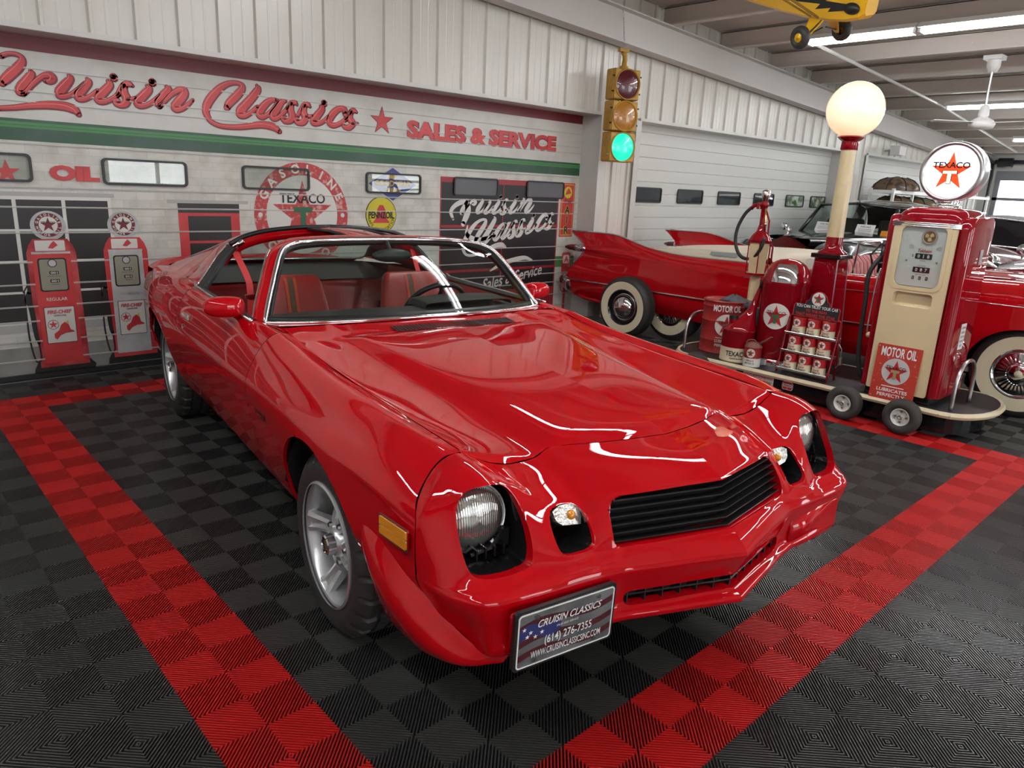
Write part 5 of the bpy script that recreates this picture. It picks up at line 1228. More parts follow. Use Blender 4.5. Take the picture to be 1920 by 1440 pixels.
# ---- tall gasoline pump
PX0, PX1, PY0, PY1 = 4.50, 5.02, -1.58, -1.12
pump = thing('gasoline_pump', 'tall cream and red vintage gasoline pump with a lit round globe on top', 'fuel pump', (4.76, -1.35, DK))
pump_o = Vector((4.76, -1.35, DK)); L = lambda x, y, z: (x - pump_o.x, y - pump_o.y, z - pump_o.z)
PF_ = lambda y, z, d=0: Matrix.Translation(-pump_o) @ frame((PX0 - d, y, z), (0, -1, 0), (0, 0, 1))
b = MB(); b.add(rbox(L(4.78, -1.345, DK + .03), (.50, .44, .06), .01)); b.build('base', BLKGLOSS, pump)
sec_ = rrect(.50, .20, .06, 6)
b = MB()
body = [(-.235, -.19), (-.235, .19)]
def col_(y0, y1):
    cx, cy = 4.775 - pump_o.x, (y0 + y1) / 2 - pump_o.y; w_ = abs(y1 - y0)
    rows = []
    for z, k in ((DK + .06, 1), (1.30, 1), (1.40, 1), (1.455, .94), (1.475, .80), (1.478, .5)):
        rows.append([(cx + p[0] * k, cy + p[1] * (.55 + .45 * k), z - DK) for p in rrect(.50, w_, min(.055, w_ * .45), 6)])
    v, f = grid(rows, True); f.append(tuple(range(len(v) - len(rows[0]), len(v)))); return v, f
b.add(col_(PY0 - .035, PY0 + .07), 0, True); b.add(col_(PY1 - .045, PY1 + .035), 0, True); b.build('side_column', PAINT_DK, pump, sharp=50)
b = MB(); b.add(box(L(4.785, -1.35, .84), (.43, .36, 1.20)))
CPAN = mat('cream_enamel', (.76, .62, .37), .28, 0, .6, noise=(3, (.70, .56, .33), .3, .6)); b.build('cabinet', PAINT_DK, pump)
b = MB()
Wp, z0, z1 = .395, DK + .06, 1.405
hole1 = rrect(.285, .40, .045, 6, 0, 1.205 - .84); hole2 = rrect(.25, .095, .025, 6, 0, .915 - .84)
# front plate as a frame round two openings: strips between outlines
def plate_with(holes, w_, za, zb, zc):
    bm = bmesh.new(); outer = rrect(w_, zb - za, .012, 3, 0, (za + zb) / 2 - zc)
    def loop(P): vs = [bm.verts.new((p[0], p[1], 0)) for p in P]; return [bm.edges.new((vs[i], vs[(i + 1) % len(vs)])) for i in range(len(vs))]
    E_ = loop(outer)
    for h in holes: E_ += loop(h)
    bmesh.ops.triangle_fill(bm, edges=E_, use_beauty=True, use_dissolve=False)
    bm.verts.index_update(); v = [tuple(q.co) for q in bm.verts]; f = [tuple(x.index for x in q.verts) if q.normal.z >= 0 else tuple(x.index for x in reversed(q.verts)) for q in bm.faces]; bm.free()
    return v, f
FP = PF_(-1.345, .84, .012)
b.add(plate_with([hole1, hole2], Wp, z0, z1, .84), 0, False, FP)
for h, dp in ((hole1, -.018), (hole2, -.04)):
    n = len(h); v = [(*p, 0) for p in h] + [(p[0] * .97, p[1], dp) for p in h]; b.add((v, [(i, (i + 1) % n, n + (i + 1) % n, n + i) for i in range(n)]), 0, False, FP)
b.add(prism(rrect(.26, .11, .02, 4, 0, .915 - .84), .002), 0, False, FP @ Matrix.Translation((0, -.012, -.036)) @ Matrix.Rotation(R(-9), 4, 'X') @ Matrix.Translation((0, .018, 0)))
ring_o = rrect(Wp, z1 - z0, .012, 3, 0, (z0 + z1) / 2 - .84); v = [(*p, 0) for p in ring_o] + [(*p, -.02) for p in ring_o]; n = len(ring_o); b.add((v, [(i, n + i, n + (i + 1) % n, (i + 1) % n) for i in range(n)]), 0, False, FP)
fp = b.build('front_panel', CPAN, pump)
b = MB(); b.add(ring(rrect(.335, .45, .06, 6), rrect(.285, .40, .045, 6), .006), 0, False, PF_(-1.345, 1.205, .010)); b.build('dial_surround', CPAN, pump)
b = MB(); b.add(ring(rrect(.290, .405, .046, 6), rrect(.280, .395, .042, 6), .004), 0, False, PF_(-1.345, 1.205, .0)); b.build('dial_gasket', BLKPL, pump)
DIAL = mat('dial_face_grey', (.80, .80, .77), .35)
b = MB(); b.add(prism(rrect(.285, .40, .045, 6), .003), 0, False, PF_(-1.345, 1.205, -.004)); dial = b.build('dial_face', DIAL, pump)
D_ = lambda x, y, d=.0: PF_(-1.345, 1.205, -.004) @ Matrix.Translation((x, y, .003 + d))
b = MB()
b.add(disc(.050, .006), 1, False, D_(.035, .135)); b.add(ring(circle(.05, 28), circle(.043, 28), .010), 2, False, D_(.035, .135)); b.add(disc(.038, .008), 3, False, D_(.035, .135))
for a in (40, 160, 280): b.add(prism([(0, -.008), (.026, -.012), (.03, 0), (.026, .012), (0, .008)], .010), 4, False, D_(.035, .135) @ Matrix.Rotation(R(a), 4, 'Z'))
for y, t_ in ((.005, '018'), (-.085, '087')):
    b.add(prism(rrect(.105, .036, .003), .003), 5, False, D_(.018, y))
    for k, c_ in enumerate(t_): b.add(text(c_, .022, None, .03, .0042), 0, False, D_(.018 + (k - 1) * .030, y))
b.add(text('$', .018, None, .0, .002), 5, False, D_(-.05, .005)); b.add(text('SALE', .007, .03, 0, .002), 5, False, D_(.018, -.024)); b.add(text('GALLONS', .007, .05, 0, .002), 5, False, D_(.018, -.058)); b.add(text('PER GALLON', .008, .065, 0, .002), 5, False, D_(.018, -.118))
for k, c_ in enumerate('329'): b.add(prism(rrect(.014, .022, .002), .003), 5, False, D_(-.025 + k * .043, -.140)); b.add(text(c_, .012, None, .02, .0042), 0, False, D_(-.025 + k * .043, -.140))
b.add(text('Tokheim', .022, .085, .02, .003, .3), 6, False, D_(.02, .042))
for sx in (-.075, .115):
    for k, t_ in enumerate(('THIS SALE', 'MUST BE', 'PAID')): b.add(text(t_, .005, .03, 0, .002), 5, False, D_(sx * .9, .072 - k * .009))
b.add(ribbon([(-.09, .09, .003), (-.03, .065, .003), (.035, .058, .003), (.10, .075, .003)]), 0, False, D_(0, .0, .0022)); b.add(ribbon([(-.13, .05, .003), (-.02, -.04, .003), (.09, -.13, .003)]), 0, False, D_(0, 0, .0022))
b.add(text('FULL SERVICE ISLAND', .005, .085, 0, .002), 5, False, D_(.015, -.165)) if False else None
for x in (-.085, .105): b.add(disc(.006, .005, 12), 2, False, D_(x, -.03))
b.build('dial_print', [PUREW, OLDWHITE, STEEL, BRASS, mat('brass_spinner', (.75, .66, .42), .25, .8), INK, SIGNRED], dial)
b = MB(); b.add(prism(rrect(.278, .393, .042, 6), .002), 0, False, PF_(-1.345, 1.205, .005)); b.build('dial_glass', CLEAR, pump)
# cap and chrome band
rows = []
for z, kx, ky in ((1.405, .50, .43), (1.44, .505, .435), (1.485, .49, .42), (1.515, .44, .37), (1.53, .34, .28), (1.533, .1, .1)):
    rows.append([(p[0] + 4.765 - pump_o.x, p[1], z - DK) for p in rrect(kx, ky, min(kx, ky) * .22, 5)])
b = MB(); v, f = grid(rows, True); b.add((v, f), 0, True); b.build('cap', PAINT_DK, pump, sharp=60)
b = MB()
for z in (1.404, 1.416, 1.428): b.add(tube([L(4.49, -1.135, z), L(4.485, -1.35, z), L(4.49, -1.56, z)], .006, 6), 0, True)
b.build('chrome_band', CHROME, pump)
# globe
gm = frame(L(4.74, -1.372, 1.765), (0, -1, -.0), (0, 0, 1)); 
b = MB(); b.add(lathe([(.165, .062), (.172, .075), (.186, .078), (.194, .066), (.197, .04), (.197, -.04), (.194, -.066), (.186, -.078), (.172, -.075), (.165, -.062)], 48), 0, True, gm); b.build('globe_case', STEEL, pump)
GLOW = mat('lit_globe_face', (.9, .9, .9), .3, emit=(1, 1, 1), estr=1.15); GLRED = mat('lit_red_star', (.8, .05, .01), .3, emit=(1, .055, .008), estr=.75); GLT = mat('lit_pale_t', (.8, .8, .5), .3, emit=(.85, .85, .50), estr=.85)
for sd in (1, -1):
    G2 = gm if sd > 0 else gm @ Matrix.Rotation(PI, 4, 'Y')
    b = MB(); b.add(lathe([(.168, .058), (.12, .066), (.06, .070), (0, .071)], 40), 0, True, G2); b.add(prism(star(.128), .003), 1, False, G2 @ Matrix.Translation((0, -.002, .070)))
    b.add(text('TEXACO', .040, .225, .03, .0775), 2, False, G2 @ Matrix.Translation((0, .042, 0))); b.add(text('T', .088, .095, .07, .0755), 2, False, G2 @ Matrix.Translation((-.002, -.035, 0))); b.add(text('T', .080, .085, .045, .0775), 3, False, G2 @ Matrix.Translation((-.002, -.035, 0)))
    b.build('globe_face', [GLOW, GLRED, INK, GLT], pump)
b = MB(); b.add(lathe([(.085, 1.53 - DK), (.085, 1.545 - DK), (.07, 1.55 - DK), (.068, 1.565 - DK), (.075, 1.575 - DK), (.055, 1.585 - DK), (.05, 1.60 - DK)], 28), 0, True, Matrix.Translation((-.02, -.022, 0))); b.build('globe_collar', CHROME, pump)
# nozzle, hose and warning sticker
b = MB(); hp = crs([L(4.62, -1.05, 1.18), L(4.58, -1.0, 1.05), L(4.60, -1.0, .85), L(4.64, -.99, .60), L(4.66, -1.0, .40), L(4.70, -1.03, .27), L(4.80, -1.07, .24), L(4.92, -1.08, .30)], 6); b.add(tube(hp, .017, 8), 0, True); b.build('hose', RUBBER, pump)
b = MB(); b.add(tube([L(4.62, -1.05, 1.06), L(4.62, -1.055, 1.18), L(4.625, -1.06, 1.25)], [.018, .02, .022], 8), 0, True); b.add(cyl(L(4.62, -1.05, 1.25), L(4.66, -1.10, 1.32), .022, .016)); b.add(tube([L(4.62, -1.0, 1.10), L(4.60, -.98, 1.18), L(4.62, -1.03, 1.26)], .007, 6), 0, True); b.add(cyl(L(4.61, -1.04, 1.13), L(4.61, -1.12, 1.12), .012)); b.build('nozzle', BLKPL, pump)
b = MB(); b.add(tube(crs([L(4.66, -1.08, 1.13), L(4.60, -1.06, 1.06), L(4.58, -1.055, .80), L(4.57, -1.06, .64), L(4.58, -1.075, .62)], 5), .007, 6), 0, True); b.build('rein_rod', STEEL, pump)
b = MB(); b.add(sphere(L(4.575, -1.075, .615), .022, 12, 8), 0, True); b.add(sphere(L(4.66, -1.085, 1.15), .02, 12, 8, (1.4, 1, 1)), 0, True); b.build('rod_knob', CREAM, pump)
SP = Matrix.Translation(-pump_o) @ frame((4.76, -1.6165, .68), (1, 0, 0), (0, 0, 1))
b = MB(); b.add(prism(rrect(.10, .18, .003), .002), 0, False, SP)
for k, (t_, w2) in enumerate((('CONTAINS', .07), ('LEAD', .07), ('FOR USE AS', .08), ('MOTOR FUEL', .08), ('ONLY', .05))): b.add(text(t_, .016, w2, .01, .003), 1, False, SP @ Matrix.Translation((0, .062 - .031 * k, 0)))
b.build('warning_sticker', [PUREW, INK], pump)
b = MB(); b.add(prism(rrect(.06, .10, .004), .003), 0, False, Matrix.Translation(-pump_o) @ frame((4.80, -1.6165, 1.22), (1, 0, 0), (0, 0, 1))); b.build('side_plate', STEEL, pump)

# ---- tin sign leaning on the pump
sg = thing('tin_sign', 'rusty red tin sign reading motor oil leaning on the tall pump', 'sign', (4.462, -1.335, DK)); sg.rotation_euler = (0, R(3.5), 0)
SF = frame((0, 0, .195), (0, -1, 0), (0, 0, 1))
TIN = mat('chipped_red_tin', (.50, .040, .022), .5, noise=(55, (.58, .36, .25), .30, .36))
b = MB(); b.add(prism(rrect(.295, .39, .006), .004), 0, False, SF); b.build('plate', TIN, sg)
b = MB(); b.add(text('MOTOR OIL', .068, .235, .025, .0055), 0, False, SF @ Matrix.Translation((0, .145, 0))); b.add(text('LUBRICATES', .024, .205, .02, .0055), 0, False, SF @ Matrix.Translation((.0, -.125, 0))); b.add(text('PERFECTLY', .024, .185, .02, .0055), 0, False, SF @ Matrix.Translation((0, -.160, 0))); b.add(prism(rrect(.15, .006, .001, cy=-.098), .0055), 0, False, SF); b.build('lettering', PUREW, sg)
emblem('emblem', sg, SF @ Matrix.Translation((0, .012, .004)), .093, mat('faded_gold', (.36, .28, .13), .5), bgm=mat('dull_white', (.55, .55, .53), .5))

# ---- lamp post with milk glass globe
lp = thing('lamp_post', 'cream lamp post on a red pedestal with a glowing white globe', 'lamp', (5.16, -.456, DK))
b = MB(); b.add(box((0, 0, .02), (.27, .27, .04)))
v = []
for z, h in ((.04, .135), (.885, .095)): v += [(-h, -h, z), (h, -h, z), (h, h, z), (-h, h, z)]
b.add((v, [(0, 1, 5, 4), (1, 2, 6, 5), (2, 3, 7, 6), (3, 0, 4, 7), (4, 5, 6, 7)])); b.build('pedestal', PAINT_DK, lp)
b = MB(); b.add(rbox((0, 0, .905), (.245, .245, .035), .005)); b.build('pedestal_cap', BLKGLOSS, lp)
b = MB()
for sx in (-1, 1):
    for sy in (-1, 1): b.add(tube([(sx * .136, sy * .136, .05), (sx * .096, sy * .096, .885)], .005, 5))
b.add(disc(.012, .006, 12), 0, False, frame((.0, -.104, .80), (1, 0, 0), (0, .05, 1))); b.build('pedestal_trim', STEEL, lp)
b = MB(); b.add(lathe([(.115, .922), (.115, .935), (.09, .95), (.072, .962), (.066, 1.01), (.066, 1.055), (.060, 1.06)], 28), 0, True); b.build('pole_foot', PAINT_DK, lp, sharp=50); b = MB(); b.add(lathe([(.062, 1.735), (.066, 1.74), (.062, 1.80), (.085, 1.815), (.10, 1.83), (.085, 1.84)], 28), 0, True); b.build('globe_holder', PAINT_DK, lp, sharp=50)
b = MB(); b.add(lathe([(.064, 1.055), (.056, 1.74)], 28), 0, True); b.build('pole', CREAM, lp)
MILK = mat('lit_milk_glass', (.92, .82, .70), .12, 0, .6, emit=(1.0, .63, .36), estr=.72)
b = MB(); b.add(sphere((0, 0, 2.035), .213, 40, 28, (1, 1, .98)), 0, True); b.build('globe', MILK, lp)

# ---- domed waste bin
bin_ = thing('waste_bin', 'red dome topped waste bin with chrome flap and round station emblem', 'bin', (4.81, -.275, DK)); bin_.scale = (.972,) * 3
b = MB(); b.add(lathe([(.185, .06), (.19, .07), (.19, .68), (.193, .69)], 40), 0, True); b.build('body', PAINT_DK, bin_)
b = MB(); b.add(lathe([(.193, .69), (.196, .70), (.19, .735), (.172, .80), (.135, .855), (.08, .888), (0, .90)], 40), 0, True); b.build('dome', PAINT_DK, bin_)
b = MB(); b.add(lathe([(.194, .0), (.196, .02), (.191, .06), (.189, .065)], 40), 0, True); b.build('base_ring', CHROME, bin_)
b = MB(); b.add(lathe([(.1965, .715), (.191, .745), (.176, .80), (.150, .842), (.13, .862)], 24, R(158), R(222)), 0, True); b.build('flap', CHROME, bin_)
BW = lambda p: (math.copysign(math.sqrt(max(0, .1925 ** 2 - p.y ** 2)), -1) + (p.x + .19), p.y, p.z)
emblem('emblem', bin_, frame((-.19, .0, .435), (0, -1, 0), (0, 0, 1)), .108, wrap=BW)
bin_.rotation_euler = (0, 0, R(12))

# ---- oil drum with a rag
dr = thing('oil_drum', 'old red motor oil drum at the far end of the trolley deck', 'drum', (4.855, .285, DK))
b = MB(); b.add(lathe([(0, 0), (.183, 0), (.187, .006), (.183, .014), (.181, .10), (.187, .115), (.181, .13), (.181, .27), (.187, .285), (.181, .30), (.181, .40), (.186, .41), (.181, .42), (.181, .445), (.188, .455), (.183, .462), (.178, .452), (.17, .448), (0, .447)], 44), 0, True); b.build('drum_shell', WORN, dr, sharp=40)
b = MB(); b.add(cyl((.02, -.08, .446), (.02, -.08, .458), .03, n=16)); b.add(cyl((.02, -.08, .458), (.02, -.08, .466), .012, n=8)); b.build('bung', WORN, dr)
dr.rotation_euler = (0, 0, R(40))
def wrapd(rad): return lambda p: ((math.copysign(1, -1) * (rad + .183 + p.x if False else rad)) * math.cos(p.y / rad) + (p.x + rad) * 1.0, rad * math.sin(p.y / rad), p.z)
DWR = wrapd(.183)
emblem('emblem', dr, frame((-.183, 0, .255), (0, -1, 0), (0, 0, 1)), .097, mat('teal_t', (.02, .20, .19), .5), wrap=DWR)
b = MB()
for t_, h_, w_, z in (('MOTOR OIL', .058, .25, .40), ('LUBRICATES', .024, .17, .115), ('PERFECTLY', .024, .16, .078)): b.add(text(t_, h_, w_, .03, .003), 0, False, frame((-.183, 0, z), (0, -1, 0), (0, 0, 1)))
b.add(grid([[(x * .02 - .08, -.002, .003), (x * .02 - .08, .002, .003)] for x in range(9)]), 0, False, frame((-.183, 0, .145), (0, -1, 0), (0, 0, 1)))
slice_x(b, .02, 1); b.v = [tuple(DWR(Vector(p))) for p in b.v]; b.build('lettering', OLDWHITE, dr)
rg_ = MB(); rows = []
for i, (z, r) in enumerate(((.505, .02), (.49, .055), (.468, .095), (.455, .13), (.38, .125), (.27, .10), (.19, .07))):
    rows.append([(.05 + (r * (1 + .22 * math.sin(3 * a + i))) * math.cos(a) * (.9 if i < 4 else .35) + (0 if i < 4 else .10), -.06 + (r * (1 + .2 * math.cos(4 * a + i))) * math.sin(a) * (1 if i < 4 else .6) - (0 if i < 4 else .115), z + .008 * math.sin(5 * a + 2 * i)) for a in [2 * PI * k / 22 for k in range(22)]])
v, f = grid(rows, True); rg_.add((v, f), 0, True)
rag = rg_.build('shop_rag', mat('grey_cloth', (.10, .11, .12), .9, bump=(40, .3)), None, (4.855, .285, DK))
tag(rag, 'crumpled dark grey rag hanging over the rim of the oil drum', 'rag')

# ---- gasoline can with long spout
gc = thing('fuel_can', 'red and cream fuel can with tall curved spout beside the oil drum', 'can', (4.64, -.005, DK)); gc.scale = (.972,) * 3
b = MB(); b.add(lathe([(0, 0), (.138, 0), (.142, .006), (.139, .012), (.139, .125)], 36), 0, True); b.build('cream_band', CREAM2, gc)
b = MB(); b.add(lathe([(.1392, .125), (.1392, .262), (.143, .27), (.139, .278)], 36), 0, True)
b.add(surf([[(.139 * math.cos(a), .139 * math.sin(a), .275) for a in [2 * PI * k / 16 for k in range(17)]], [(.125 * math.cos(a) + .0, .125 * math.sin(a) - .01, .30) for a in [2 * PI * k / 16 for k in range(17)]], [(.085 * math.cos(a) + .01, .085 * math.sin(a) - .04, .36) for a in [2 * PI * k / 16 for k in range(17)]], [(.045 * math.cos(a) + .02, .045 * math.sin(a) - .075, .43) for a in [2 * PI * k / 16 for k in range(17)]], [(.026 * math.cos(a) + .03, .026 * math.sin(a) - .10, .52) for a in [2 * PI * k / 16 for k in range(17)]], [(.016 * math.cos(a) + .04, .016 * math.sin(a) - .125, .63) for a in [2 * PI * k / 16 for k in range(17)]]], 4, 2), 0, True)
b.build('can_body', PAINT_DK, gc, sharp=60)
b = MB(); b.add(tube([(.04, -.125, .62), (.05, -.14, .70), (.07, -.17, .745)], [.015, .012, .009], 8), 0, True); b.build('spout_tip', BLKPL, gc)
b = MB(); b.add(cyl((-.02, .06, .28), (-.02, .06, .36), .035)); b.build('filler_neck', PAINT_DK, gc)
b = MB(); b.add(cyl((-.02, .06, .36), (-.02, .06, .39), .037, n=18)); b.build('filler_cap', BLKPL, gc)
b = MB(); b.add(tube(crs([(-.1, .1, .27), (-.135, .02, .285), (-.135, -.04, .275), (-.08, -.12, .265)], 5), .006, 6), 0, True); b.build('bail_handle', WORN, gc)
b = MB()
for t_, h_, w_, z in (('TEXACO', .045, .19, .075), ('GASOLINE', .014, .11, .035)): b.add(text(t_, h_, w_, .02, .003), 0, False, frame((-.140, 0, z), (0, -1, 0), (0, 0, 1)))
GWR = lambda p: (-.1415 * math.cos(p.y / .1415), .1415 * math.sin(p.y / .1415), p.z)
b.v = [tuple(GWR(Vector(p))) for p in b.v]; b.build('lettering', INK, gc); gc.rotation_euler = (0, 0, R(30))

# ---- small pump oiler
oc = thing('oiler_can', 'small red and white oiler can with thin angled spout at deck edge', 'can', (4.555, -.20, DK))
b = MB(); b.add(lathe([(0, 0), (.068, 0), (.071, .004), (.069, .01), (.069, .072)], 30), 0, True); b.build('white_band', OLDWHITE, oc)
b = MB(); b.add(lathe([(.0692, .072), (.0692, .155), (.071, .16)], 30), 0, True); b.build('red_band', WORN, oc)
b = MB(); b.add(lathe([(.071, .16), (.062, .175), (.045, .192), (.03, .20), (.0, .202)], 30), 0, True); b.build('shoulder', mat('rusty_tin', (.20, .075, .06), .55), oc)
b = MB(); b.add(tube([(0, -.03, .18), (0, -.09, .225), (0, -.125, .255), (0, -.14, .258)], [.012, .008, .006, .005], 8), 0, True); b.add(tube(crs([(0, .06, .165), (0, .05, .205), (0, .0, .215), (0, -.02, .195)], 4), .005, 6), 0, True); b.build('spout', bpy.data.materials['rusty_tin'], oc)
OW = lambda p: (-.0702 * math.cos(p.y / .0702), .0702 * math.sin(p.y / .0702), p.z)
OW2 = lambda p: (-.0702 * math.cos(p.y / .0702) + (p.x + .0695), .0702 * math.sin(p.y / .0702), p.z)
emblem('emblem', oc, frame((-.0695, 0, .115), (0, -1, 0), (0, 0, 1)), .036, wrap=OW2)
b = MB()
for t_, w_, z in (('TEXACO', .065, .052), ('MOTOR OIL', .08, .030)): b.add(text(t_, .013, w_, .02, .002), 0, False, frame((-.0695, 0, z), (0, -1, 0), (0, 0, 1)))
b.v = [tuple(OW(Vector(p))) for p in b.v]; b.build('lettering', INK, oc); oc.rotation_euler = (0, 0, R(15))

# ---- rack of oil cans
rk = thing('oil_can_rack', 'red wire rack with black header sign standing in front of the lamp pedestal', 'rack', (4.635, -.625, DK))
b = MB()
for sy in (1, -1):
    y = sy * .205; b.add(tube(crs([(-.08, y, 0), (-.02, y, .25), (.02, y, .43), (.03, y - sy * .012, .455), (.035, y - sy * .04, .465)], 4), .008, 6), 0, True); b.add(tube([(.02, y, .43), (.055, y, .0)], .008, 6), 0, True)
b.add(tube([(.035, .165, .465), (.035, -.165, .465)], .008, 6), 0, True); b.build('rack_frame', PAINT_DK, rk)
SHZ = (.035, .175, .315); SHX = (-.075, -.045, -.015)
for z, x in zip(SHZ, SHX):
    b = MB(); b.add(box((x + .035, 0, z - .004), (.10, .40, .005)))
    for dx in (-.015, .085): b.add(tube([(x + dx, .205, z + .01), (x + dx, -.205, z + .01)], .004, 5))
    b.build('shelf', STEEL, rk)
HSG = [(-.185, 0), (.185, 0), (.185, .085), (.17, .10), (.10, .10), (.095, .125), (.075, .135), (.06, .175), (.03, .20), (0, .207), (-.03, .20), (-.06, .175), (-.075, .135), (-.095, .125), (-.10, .10), (-.17, .10), (-.185, .085)]
HS = frame((.02, 0, .455), (0, -1, 0), (.12, 0, 1))
b = MB(); b.add(prism(HSG, .004), 1, False, HS); b.add(prism([(p[0] * .965, .004 + p[1] * .955) for p in HSG], .0055), 0, False, HS); hs_ = b.build('header_sign', [INK, SIGNRED], rk)
b = MB(); b.add(text('YOU CAN TRUST YOUR CAR', .024, .335, .015, .007), 0, False, HS @ Matrix.Translation((0, .084, 0))); b.add(text('TO THE MAN', .022, .165, .02, .007), 1, False, HS @ Matrix.Translation((0, .051, 0))); b.add(text('THAT WEARS THE STAR.', .024, .32, .02, .007), 1, False, HS @ Matrix.Translation((0, .019, 0))); b.build('header_lettering', [PUREW, SIGNRED], hs_)
emblem('header_emblem', hs_, HS @ Matrix.Translation((0, .148, .0055)), .052)
b = MB(); b.add(tube([(.03, -.21, .10), (.04, -.235, .14), (.04, -.235, .25), (.03, -.21, .29)], .005, 6), 0, True); b.add(cyl((.04, -.235, .13), (.04, -.235, .19), .017, n=12)); b.build('side_bracket', STEEL, rk)
CANW = mat('can_cream', (.72, .66, .46), .35)
def oil_can(loc, label):
    t = thing('oil_can', label, 'can', loc, 0, 'quart oil cans on the red rack')
    b = MB(); b.add(lathe([(0, 0), (.049, 0), (.051, .003), (.050, .006), (.050, .062)], 26), 0, True); b.build('cream_band', CANW, t)
    b = MB(); b.add(lathe([(.0502, .062), (.0502, .124), (.0515, .128), (.049, .128), (.048, .123), (0, .123)], 26), 0, True); b.build('red_band', SIGNRED, t)
    W1 = lambda p: (-.051 * math.cos(p.y / .051) + (p.x + .0505), .051 * math.sin(p.y / .051), p.z)
    emblem('emblem', t, frame((-.0505, 0, .092), (0, -1, 0), (0, 0, 1)), .029, wrap=W1)
    b = MB(); b.add(text('TEXACO', .016, .066, .04, .001), 0, False, frame((-.0505, 0, .020), (0, -1, 0), (0, 0, 1))); b.add(text('MOTOR OIL', .006, .04, .02, .001), 0, False, frame((-.0505, 0, .0075), (0, -1, 0), (0, 0, 1))); b.add(text('Special', .016, .05, .01, .001, .4), 1, False, frame((-.0505, 0, .044), (0, -1, 0), (0, 0, 1)))
    W2 = lambda p: (-.0512 * math.cos(p.y / .051), .0512 * math.sin(p.y / .051), p.z)
    b.v = [tuple(W2(Vector(p))) for p in b.v]; b.build('lettering', [INK, SIGNRED], t)
    return t
proto = None
for r_, (z, x, rn) in enumerate(zip(SHZ, SHX, ('bottom', 'middle', 'top'))):
    for c_, (y, cn) in enumerate(((.118, 'left'), (0, 'middle'), (-.118, 'right'))):
        loc = (4.635 + x + .037, -.625 + y, DK + z + .001); lb = 'red and cream oil can on the %s shelf of the red rack, %s of three' % (rn, cn)
        if proto is None: proto = oil_can(loc, lb)
        else: dup(proto, loc, label=lb)

# ---- hand cranked oil dispenser with glass cylinder
lb = thing('oil_dispenser', 'tall red hand pump with caged cream cylinder and looped black hose', 'hand pump', (5.15, .195, DK)); lb.scale = (1.026,) * 3
b = MB(); b.add(lathe([(.10, 0), (.10, .02), (.05, .05), (.045, .08), (.045, .66)], 24), 0, True); b.build('stand_pipe', CREAM, lb)
b = MB(); b.add(lathe([(.075, .67), (.092, .93)], 6), 0, False, Matrix.Rotation(R(30), 4, 'Z')); b.build('cylinder', CREAM, lb)
b = MB()
for z, r in ((.66, .10), (.935, .105)): b.add(lathe([(.02, z), (r, z), (r, z + .014), (.02, z + .014)], 6), 0, False, Matrix.Rotation(R(30), 4, 'Z'))
for k in range(6):
    a = R(30 + 60 * k); b.add(tube([(.098 * math.cos(a), .098 * math.sin(a), .66), (.103 * math.cos(a), .103 * math.sin(a), .945)], .005, 5))
b.add(lathe([(.098, .95), (.075, .99), (.04, 1.03), (.025, 1.08), (.024, 1.22), (.03, 1.23)], 20), 0, True); b.add(tube([(0, .0, 1.24), (0, .05, 1.25), (0, .10, 1.235), (0, .12, 1.21)], .017, 8), 0, True); b.add(sphere((0, 0, 1.25), .035, 14, 10), 0, True); b.add(tube([(.0, -.02, 1.2), (.01, -.055, 1.12), (.01, -.06, 1.0), (.01, -.085, .95), (.01, -.12, .9), (.01, -.12, .60)], .009, 6), 0, True)
b.add(cyl((0, .05, 1.245), (0, .05, 1.21), .022)); b.build('cage', PAINT_DK, lb)
b = MB(); b.add(tube(crs([(0, .12, 1.22), (-.01, .17, 1.16), (-.02, .215, 1.05), (-.02, .225, .94), (-.02, .19, .84), (-.03, .12, .79), (-.05, .02, .80), (-.09, -.06, .88), (-.09, -.09, .98)], 6), .015, 8), 0, True); b.build('hose', RUBBER, lb)
b = MB(); b.add(lathe([(.022, 1.28), (.03, 1.30), (.038, 1.33), (.034, 1.365), (0, 1.375)], 16), 0, True); b.add(lathe([(.015, 1.26), (.02, 1.29)], 12), 0, True); b.build('sight_glass', CHROME, lb)
b = MB(); b.add(tube([(-.03, -.03, 1.22), (-.06, -.06, 1.10), (-.05, -.06, 1.03)], .007, 6), 0, True); b.add(sphere((-.055, -.06, 1.09), .014, 8, 6), 0, True); b.build('crank', BRASS, lb)
